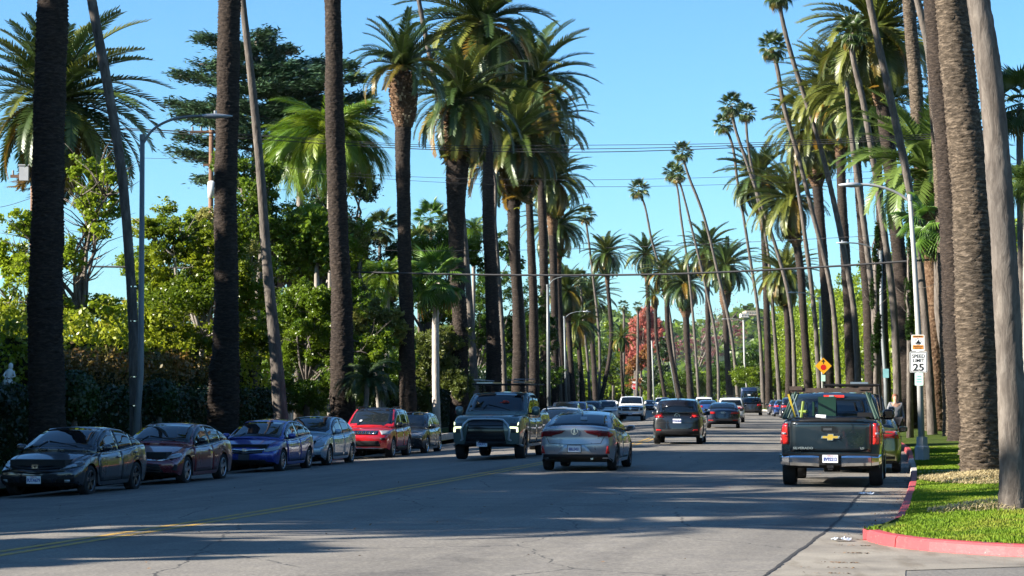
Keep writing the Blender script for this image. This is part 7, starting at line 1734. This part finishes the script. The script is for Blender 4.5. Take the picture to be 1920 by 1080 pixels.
# stop sign
bs = Vector((at(1190, HOR, 470).x, 470, .05)); q = empty('stop_sign', bs, 0, 'red octagonal STOP sign at the end of the street', 'sign'); c_ = at(1190.5, 725, 470) - bs; r_ = 6.0 * mpp(470)
mb = MB(); mb.tube([(0, .03, 0), (0, .03, c_.z)], .05, 8); mb.build('post', steel, q)
A = Matrix.Translation((c_.x, -.06, c_.z)) @ Matrix.Rotation(math.pi / 2, 4, 'X')
mb = MB(); mb.prism([(math.cos(R(22.5 + 45 * k)) * r_ * 1.08, math.sin(R(22.5 + 45 * k)) * r_ * 1.08) for k in range(8)], .01); o = mb.build('border', sw, q); o.matrix_local = A
mb = MB(); mb.prism([(math.cos(R(22.5 + 45 * k)) * r_, math.sin(R(22.5 + 45 * k)) * r_) for k in range(8)], .012, Matrix.Translation((0, 0, .004))); o = mb.build('panel', sr, q); o.matrix_local = A
text('STOP', r_ * .72, sw, q, A @ Matrix.Translation((0, 0, .018)), bold=.01)
mb = MB(); mb.box((c_.x, -.07, c_.z + r_ * 1.4), (r_ * 1.6, .01, r_ * .4)); mb.build('top_plate', sw, q)
# utility poles
wood = simple('utility_pole_wood', (.15, .08, .045), .85, var=.3, scale=2, bump=.3)
def upole(label, px, d, top, w, cross, extra=None):
    s = mpp(d); b = Vector((at(px, HOR, d).x, d, -.25)); root = empty('utility_pole', b, 0, label, 'utility pole', 'utility poles'); zt = (at(px, top, d) - b).z
    mb = MB(); mb.tube([(0, 0, 0), (0, 0, zt)], [w * s / 2 * 1.15, w * s / 2 * .85], 12); mb.build('pole', wood, root, smooth=True)
    for (cy, cw) in cross:
        z = (at(px, cy, d) - b).z; mb = MB(); mb.box((-.3, .12, z), (cw * s, .1, .13)); o = mb.build('crossarm', wood, root)
        for k in range(4): mb = MB(); mb.tube([(-.3 - cw * s * .42 + k * cw * s * .28, .12, z + .06), (-.3 - cw * s * .42 + k * cw * s * .28, .12, z + .26)], .05, 8); mb.build('insulator', steel, o)
    if extra: extra(root, b, d, s)
    return root
def trafo(root, b, d, s):
    z0, z1 = (at(393, 372, d) - b).z, (at(393, 342, d) - b).z; mb = MB(); mb.tube([(.1, -.28, z0), (.1, -.28, z1), (.1, -.28, z1 + .05)], [.22, .22, .1], 16); mb.build('transformer', simple('transformer_grey', (.5, .52, .53), .5), root, smooth=True)
    z = (at(393, 310, d) - b).z; mb = MB(); mb.box((0, -.2, z), (.7, .1, .1)); mb.build('bracket', wood, root)
upole('brown utility pole with grey transformer left of the second dark palm', 393, 106, 244, 10, [(247, 58)], trafo)
def ubox(root, b, d, s):
    c = at(47, 326, d) - b; mb = MB(); mb.box((c.x, -.1, c.z), (.4, .35, .62)); mb.box((c.x, -.1, c.z + .36), (.5, .4, .05)); mb.build('equipment_box', simple('box_grey', (.42, .42, .43), .5), root)
upole('brown utility pole behind the first palm trunk at the left, with a grey box', 57, 96, 300, 9, [(330, 60)], ubox)
# overhead cables as separate runs
cabm = simple('black_cable', (.012, .012, .014), .6)
def cable(label, pts, r_, d_=(100, 100)):
    n = len(pts); P = [at(p[0], p[1], d_[0] + (d_[1] - d_[0]) * k / (n - 1)) for k, p in enumerate(pts)]; b = P[0]
    Q = catmull3([p - b for p in P]); mb = MB(); mb.tube([tuple(x) for x in Q], r_, 5); o = mb.build('overhead_cable', cabm, loc=b); tag(o, label, 'cable', 'cables across the street')
cable('thick black cable sagging across the whole street below the crowns', [(-60, 496), (360, 503), (700, 511), (1000, 516), (1280, 513), (1550, 500), (1800, 483), (2000, 470)], .045, (104, 88))
cable('thin cable just above the thick one, over the middle palms', [(480, 460), (760, 470), (1100, 466), (1400, 454), (1700, 438), (2000, 415)], .012, (110, 92))
cable('upper cable of the high bundle in front of the stub heads', [(230, 240), (500, 254), (800, 272), (1120, 272), (1400, 268), (1700, 254), (2000, 236)], .014, (104, 96))
cable('middle cable of the high bundle in front of the stub heads', [(230, 241), (500, 256), (800, 276), (1120, 279), (1400, 272), (1700, 258), (2000, 240)], .016, (104, 96))
cable('lowest cable of the high bundle in front of the stub heads', [(230, 243), (500, 262), (800, 280), (1120, 285), (1400, 276), (1700, 262), (2000, 246)], .020, (104, 96))
cable('faint cable crossing the sky below the high bundle', [(100, 296), (330, 298), (700, 328), (1120, 337), (1420, 330), (1750, 316), (2000, 300)], .010, (110, 104))
cable('lower faint cable crossing the sky above the lone small palm crown', [(560, 322), (760, 338), (1120, 350), (1420, 344), (1750, 328), (2000, 316)], .010, (110, 104))
cable('short slack cable in the sky at the far left edge', [(-40, 395), (20, 384), (57, 372)], .012, (96, 96))
# small white statue in the left garden
bs = Vector((at(17, HOR, 60).x, 60, -.2)); q = empty('statue', bs, 0, 'small white garden statue at the left edge beside the first palm', 'statue'); wm = simple('white_marble', (.68, .66, .62), .6); z0 = (at(17, 722, 60) - bs).z
mb = MB(); mb.tube([(0, 0, 0), (0, 0, .12), (0, 0, .15), (0, 0, z0 - .1), (0, 0, z0)], [.28, .28, .2, .18, .24], 10); mb.build('pedestal', simple('dark_pedestal', (.06, .06, .06), .8), q)
mb = MB(); mb.tube([(-.05, 0, z0), (-.03, 0, z0 + .12), (0, 0, z0 + .25), (.02, 0, z0 + .38), (.03, 0, z0 + .44)], [.15, .12, .08, .10, .045], 10); mb.tube([(.03, 0, z0 + .42), (.035, 0, z0 + .48), (.04, 0, z0 + .56), (.04, 0, z0 + .60)], [.035, .065, .06, .02], 10); mb.tube([(-.07, 0, z0 + .37), (-.14, -.05, z0 + .26), (-.08, -.1, z0 + .2)], [.035, .03, .02], 6); mb.tube([(.11, 0, z0 + .37), (.16, -.04, z0 + .24), (.05, -.1, z0 + .2)], [.035, .03, .02], 6); mb.build('figure', wm, q, smooth=True)
# hills and the pale house on them
def hills():
    r = np.random.default_rng(5); n = 60; V = []; Fc = []
    for k in range(n + 1):
        x = -900 + 2900 * k / n; px = 960 + x / 1900 * F
        h = np.interp(px, [-1200, 700, 1000, 1120, 1230, 1300, 1400, 1450, 1520, 1700, 2600, 5500], [40, 55, 66, 76, 62, 60, 76, 70, 60, 56, 50, 30]) + r.uniform(-2, 2)
        for j, (dy, f) in enumerate(((-420, 0), (-260, .35), (-120, .72), (0, 1), (200, .9), (500, 0))): V.append((x, 1900 + dy, -1 + h * f * (1 + (r.uniform(-.06, .06) if 0 < j < 5 else 0))))
    for k in range(n):
        for j in range(5): a = k * 6 + j; Fc.append((a, a + 6, a + 7, a + 1))
    hm = simple('wooded_hill', (.03, .045, .03), .95, var=.5, scale=.02, spec=.05); o = link('hills', fast_mesh('hills', V, Fc, [hm], smooth=True)); tag(o, kind='structure')
    # scrub and tree tops on the hillside
    N = 9000; x = r.uniform(-100, 500, N); f = r.random(N) ** .6; px = 960 + x / 1900 * F
    h = np.interp(px, [700, 1000, 1120, 1230, 1300, 1400, 1450, 1520, 1700, 2600], [55, 66, 76, 62, 60, 76, 70, 60, 56, 50]); P = np.stack([x, 1900 - 400 * (1 - f), h * (f ** .8) + r.uniform(0, 4, N)], 1)
    Vq = P[:, None, :] + r.uniform(-4.5, 4.5, (N, 4, 3)) * np.array([1, .5, .8]); o = link('hillside_scrub', fast_mesh('hillside_scrub', Vq.reshape(-1, 3), np.arange(N * 4).reshape(N, 4), [M['lf_mid']])); tag(o, 'dark green scrub and trees covering the distant hillside', kind='stuff')
hills()
def house(label, px, py, d, w, h, mat, roof=None, dep=8, base=None, nwin=4, rows=1):
    s = mpp(d); top = at(px, py, d); b = Vector((top.x, d, (top.z - h * s) if base is None else base)); H_ = top.z - b.z; W_ = w * s; root = empty('house', b, 0, label, 'house', None)
    mb = MB(); mb.box((0, dep / 2, H_ / 2), (W_, dep, H_)); mb.build('wall', mat, root)
    for j in range(rows):
        for k in range(nwin):
            x = -W_ / 2 + W_ * (k + .5) / nwin; z = H_ * (j + .55) / rows; ww, wh = W_ / nwin * .5, H_ / rows * .45
            mb = MB(); mb.box((x, -.02, z), (ww, .12, wh)); o = mb.build('window', wm, root); mb = MB(); mb.box((x, -.09, z), (ww * .86, .04, wh * .86)); mb.build('pane', M['glass'], o)
    if roof: mb = MB(); mb.prism([(-W_ / 2 - .3, 0), (W_ / 2 + .3, 0), (W_ / 2 - dep * .2, dep * .22), (-W_ / 2 + dep * .2, dep * .22)], dep + .6, Matrix.Translation((0, dep + .3, H_ + .003)) @ Matrix.Rotation(math.pi / 2, 4, 'X')); mb.build('roof', roof, root)
    else: mb = MB(); mb.box((0, dep / 2, H_ + .15), (W_ + .4, dep + .4, .3)); mb.build('parapet', mat, root)
cream = simple('cream_render', (.40, .33, .24), .8); whitew = simple('white_render', (.42, .40, .37), .8); roofm = simple('brown_roof', (.16, .09, .06), .9, var=.3, scale=3)
house('long cream house on the crest of the distant hill', 1410, 583, 1790, 22, 8, cream, dep=30, nwin=7)
house('second low cream wing below the hilltop house', 1397, 588, 1770, 14, 7, whitew, dep=16, nwin=5)
house('beige house wall showing between the third and the bulging-head palm', 700, 612, 128, 60, 60, cream, roofm, base=-.3, nwin=3, dep=9)
house('white house corner showing in gaps left of the slim leaning trunk', 488, 572, 128, 60, 60, whitew, roofm, base=-.3, nwin=3, dep=9)
# wooden fence at the far bend
fw = simple('weathered_fence_wood', (.22, .14, .09), .85, var=.3)
a, b_ = at(1096, HOR, 330), at(1160, HOR, 300); L = b_ - a; n = 9; root = empty('rail_fence', Vector((a.x, a.y, 0)), 0, 'low wooden rail fence at the far bend left of the white pickup', 'fence')
for k in range(n): p = L * (k / (n - 1)); mb = MB(); mb.box((p.x, p.y, .65), (.22, .22, 1.3)); mb.build('post', fw, root)
for z in (.5, 1.05): mb = MB(); mb.tube([(0, 0, z), (L.x, L.y, z)], .06, 6); mb.build('rail', fw, root)
# dry thatch round the big trunk, litter and leaves
def patchy(name, cx, cy, rx, ry, z, mat, n, size, label, seed):
    r = np.random.default_rng(seed); a = r.random(n) * 6.283; q = r.random(n) ** .55; P = np.stack([cx + np.cos(a) * q * rx, cy + np.sin(a) * q * ry, z + .16 * (1 - q) + r.random(n) * .03], 1)
    t = r.standard_normal((n, 3)); t[:, 2] *= .35; t /= np.linalg.norm(t, axis=1)[:, None]; bb = np.cross(t, [0, 0, 1.0]); V = np.stack([P - t * size, P + bb * size * .12, P + t * size, P - bb * size * .12], 1).reshape(-1, 3)
    o = link(name, fast_mesh(name, V, np.arange(n * 4).reshape(n, 4), [mat])); tag(o, label, kind='stuff')
pr1 = Vector((9.39, 44.4, .155))
patchy('dry_thatch', pr1.x - .1, pr1.y - 1.3, 1.35, 2.6, pr1.z + .0, simple('dry_grass', (.40, .32, .16), .9, var=.4, scale=6), 15000, .07, 'dry straw coloured thatch round the foot of the huge trunk', 1)
pr0 = Vector((7.05, 31.2, .17))
patchy('dry_thatch', pr0.x - .3, pr0.y + .2, .9, 1.0, pr0.z - .02, bpy.data.materials['dry_grass'], 2200, .06, 'dry straw coloured thatch beside the pale grey trunk', 2)
def leaves():
    r = np.random.default_rng(9); n = 900; V = []
    d = 22 + 70 * r.random(n) ** 1.3; side = r.random(n) < .8; P = []
    for k in range(n):
        p = road_pt(d[k], (CURBR - abs(r.normal(0, .22)) - .02) if side[k] else r.uniform(-6, 9)); P.append((p.x, p.y, p.z + .012))
    P = np.array(P); t = r.standard_normal((n, 3)); t[:, 2] *= .2; t /= np.linalg.norm(t, axis=1)[:, None]; b = np.cross(t, [0, 0, 1.0]); s = r.uniform(.012, .035, (n, 1))
    V = np.stack([P - t * s, P + b * s * .5 + [0, 0, .008], P + t * s, P - b * s * .5], 1).reshape(-1, 3); o = link('fallen_leaves', fast_mesh('fallen_leaves', V, np.arange(n * 4).reshape(n, 4), [simple('dry_leaf', (.16, .09, .04), .8, var=.5, scale=9)])); tag(o, 'small dry brown leaves scattered in the gutter and on the road', kind='stuff')
leaves()
def litter(px, py, d, sz, label, seed):
    b = at(px, py, d); b.z = -.04; r = np.random.default_rng(seed); n = 8; V = []; Fc = []
    for i in range(n):
        for j in range(n): V.append(((i / (n - 1) - .5) * sz + r.uniform(-.1, .1) * sz * .3, (j / (n - 1) - .5) * sz * .7, .01 + abs(r.normal(0, .3)) * sz * .28))
    for i in range(n - 1):
        for j in range(n - 1): a = i * n + j; Fc.append((a, a + n, a + n + 1, a + 1))
    o = link('plastic_litter', fast_mesh('plastic_litter', V, Fc, [gloss('clear_plastic_litter', (.55, .6, .64), .15) if 'clear_plastic_litter' not in bpy.data.materials else bpy.data.materials['clear_plastic_litter']]), loc=b); tag(o, label, 'litter', 'litter in the gutter')
litter(1578, 1008, 28.0, .24, 'crumpled clear plastic wrapper in the gutter at the tip of the red kerb', 1)
litter(1624, 925, 41.0, .26, 'crumpled pale paper in the gutter just behind the dark slate pickup', 2)
# pedestrian at the right kerb
def pedestrian():
    d = 71.5; x = at(1679, HOR, d).x; b = Vector((x, d, .12)); root = empty('person', b, 0, 'pedestrian in grey sweatshirt and dark shorts beside the parked cars at the right kerb', 'person'); root['group'] = 'people'
    J = {'pel': (0, 0, .92), 'wai': (0, .01, 1.08), 'che': (0, .0, 1.30), 'nec': (0, .0, 1.47), 'hed': (-.01, -.02, 1.56), 'top': (-.01, -.02, 1.68),
         'hl': (-.09, 0, .88), 'kl': (-.11, -.10, .50), 'al': (-.10, .04, .09), 'tl': (-.11, -.12, .03), 'hr': (.09, 0, .88), 'kr': (.10, .06, .50), 'ar': (.10, .26, .12), 'tr': (.10, .14, .03),
         'sl': (-.18, 0, 1.40), 'el': (-.25, .02, 1.14), 'wl': (-.24, -.14, .95), 'fl': (-.23, -.19, .88), 'sr': (.18, 0, 1.40), 'er': (.24, .06, 1.14), 'wr': (.25, -.04, .92), 'fr': (.25, -.08, .84)}
    K = list(J); E = [('pel', 'wai'), ('wai', 'che'), ('che', 'nec'), ('nec', 'hed'), ('hed', 'top'), ('pel', 'hl'), ('hl', 'kl'), ('kl', 'al'), ('al', 'tl'), ('pel', 'hr'), ('hr', 'kr'), ('kr', 'ar'), ('ar', 'tr'), ('che', 'sl'), ('sl', 'el'), ('el', 'wl'), ('wl', 'fl'), ('che', 'sr'), ('sr', 'er'), ('er', 'wr'), ('wr', 'fr')]
    RAD = dict(pel=.145, wai=.13, che=.15, nec=.055, hed=.085, top=.075, hl=.095, kl=.06, al=.042, tl=.04, hr=.095, kr=.06, ar=.042, tr=.04, sl=.06, el=.042, wl=.03, fl=.035, sr=.06, er=.042, wr=.03, fr=.035)
    def skin(name, keys, edges, grow, mat):
        me = bpy.data.meshes.new(name); me.from_pydata([J[k] for k in keys], [(keys.index(a), keys.index(b_)) for a, b_ in edges], []); me.materials.append(mat)
        o = link(name, me, root); o.modifiers.new('skin', 'SKIN'); md = o.modifiers.new('sub', 'SUBSURF'); md.levels = md.render_levels = 2
        if not me.skin_vertices: bpy.context.view_layer.objects.active = o
        for i, k in enumerate(keys): me.skin_vertices[0].data[i].radius = (RAD[k] * grow, RAD[k] * grow * (.8 if k in ('pel', 'wai', 'che') else 1))
        me.skin_vertices[0].data[0].use_root = True
        dg = bpy.context.evaluated_depsgraph_get(); dg.update(); m2 = bpy.data.meshes.new_from_object(o.evaluated_get(dg)); o.modifiers.clear(); o.data = m2
        m2.polygons.foreach_set('use_smooth', [True] * len(m2.polygons)); return o
    sk = simple('skin', (.45, .26, .18), .6); skin('body', K, E, 1.0, sk)
    ks = ['che', 'wai', 'pel', 'sl', 'el', 'wl', 'sr', 'er', 'wr']; skin('sweatshirt', ks, [('che', 'wai'), ('wai', 'pel'), ('che', 'sl'), ('sl', 'el'), ('el', 'wl'), ('che', 'sr'), ('sr', 'er'), ('er', 'wr')], 1.22, simple('grey_sweatshirt', (.16, .165, .18), .9))
    J['hkl'] = (-.10, -.05, .62); J['hkr'] = (.095, .03, .62); RAD['hkl'] = RAD['hkr'] = .08
    skin('shorts', ['pel', 'hl', 'hkl', 'hr', 'hkr'], [('pel', 'hl'), ('hl', 'hkl'), ('pel', 'hr'), ('hr', 'hkr')], 1.25, simple('dark_shorts', (.012, .013, .018), .9))
    mb = MB(); mb.tube([(-.01, .035, 1.52), (-.01, .03, 1.60), (-.01, .0, 1.68), (-.01, -.02, 1.715)], [.075, .10, .09, .03], 10); mb.build('hair', simple('auburn_hair', (.16, .06, .03), .7), root, smooth=True)
    for s_ in ('l', 'r'):
        a, t = J['a' + s_], J['t' + s_]; mb = MB(); mb.tube([(a[0], a[1] + .03, a[2] - .03), (a[0], (a[1] + t[1]) / 2, .05), (t[0], t[1] - .04, .03)], [.05, .05, .035], 8); mb.build('shoe', M['trim'], root, smooth=True)
        for side_ in (-1, 1): pass
    mb = MB()
    for k, off in ((-1, (-.006, -.08)), (1, (.0, -.08))): mb.box((-.01 + k * .032, -.10, 1.59), (.018, .012, .012))
    mb.build('eyes', M['ink_black'], root); mb = MB(); mb.tube([(-.01, -.10, 1.585), (-.01, -.125, 1.555)], [.008, .014], 6); mb.build('nose', sk, root)
try: pedestrian()
except Exception as ex: print('pedestrian failed', ex); raise

# lettering becomes plain mesh
dg = bpy.context.evaluated_depsgraph_get(); dg.update()
for o in [o for o in list(scene.objects) if o.type == 'FONT']:
    me = bpy.data.meshes.new_from_object(o.evaluated_get(dg)); n = link(o.name + '_', me, o.parent); n.matrix_local = o.matrix_local.copy(); nm = o.name; bpy.data.objects.remove(o); n.name = nm

for o in scene.objects:
    if 'label' in o and not 4 <= len(o['label'].split()) <= 16: print('LABEL', len(o['label'].split()), o.name, o['label'])

# thin winter haze over the whole place
hz = NT('haze_air'); hz.n.remove(hz.b); pv = hz.n.new('ShaderNodeVolumePrincipled'); pv.inputs['Color'].default_value = (.80, .88, 1.0, 1); pv.inputs['Density'].default_value = .00002; pv.inputs['Anisotropy'].default_value = .2
hz.t.links.new(pv.outputs[0], hz.o.inputs['Volume'])
mb = MB(); mb.box((0, 1200, 50.8), (9000, 3500, 105)); o = mb.build('haze', hz.m); tag(o, 'thin pale haze in the air along the street and in front of the hills', kind='stuff')
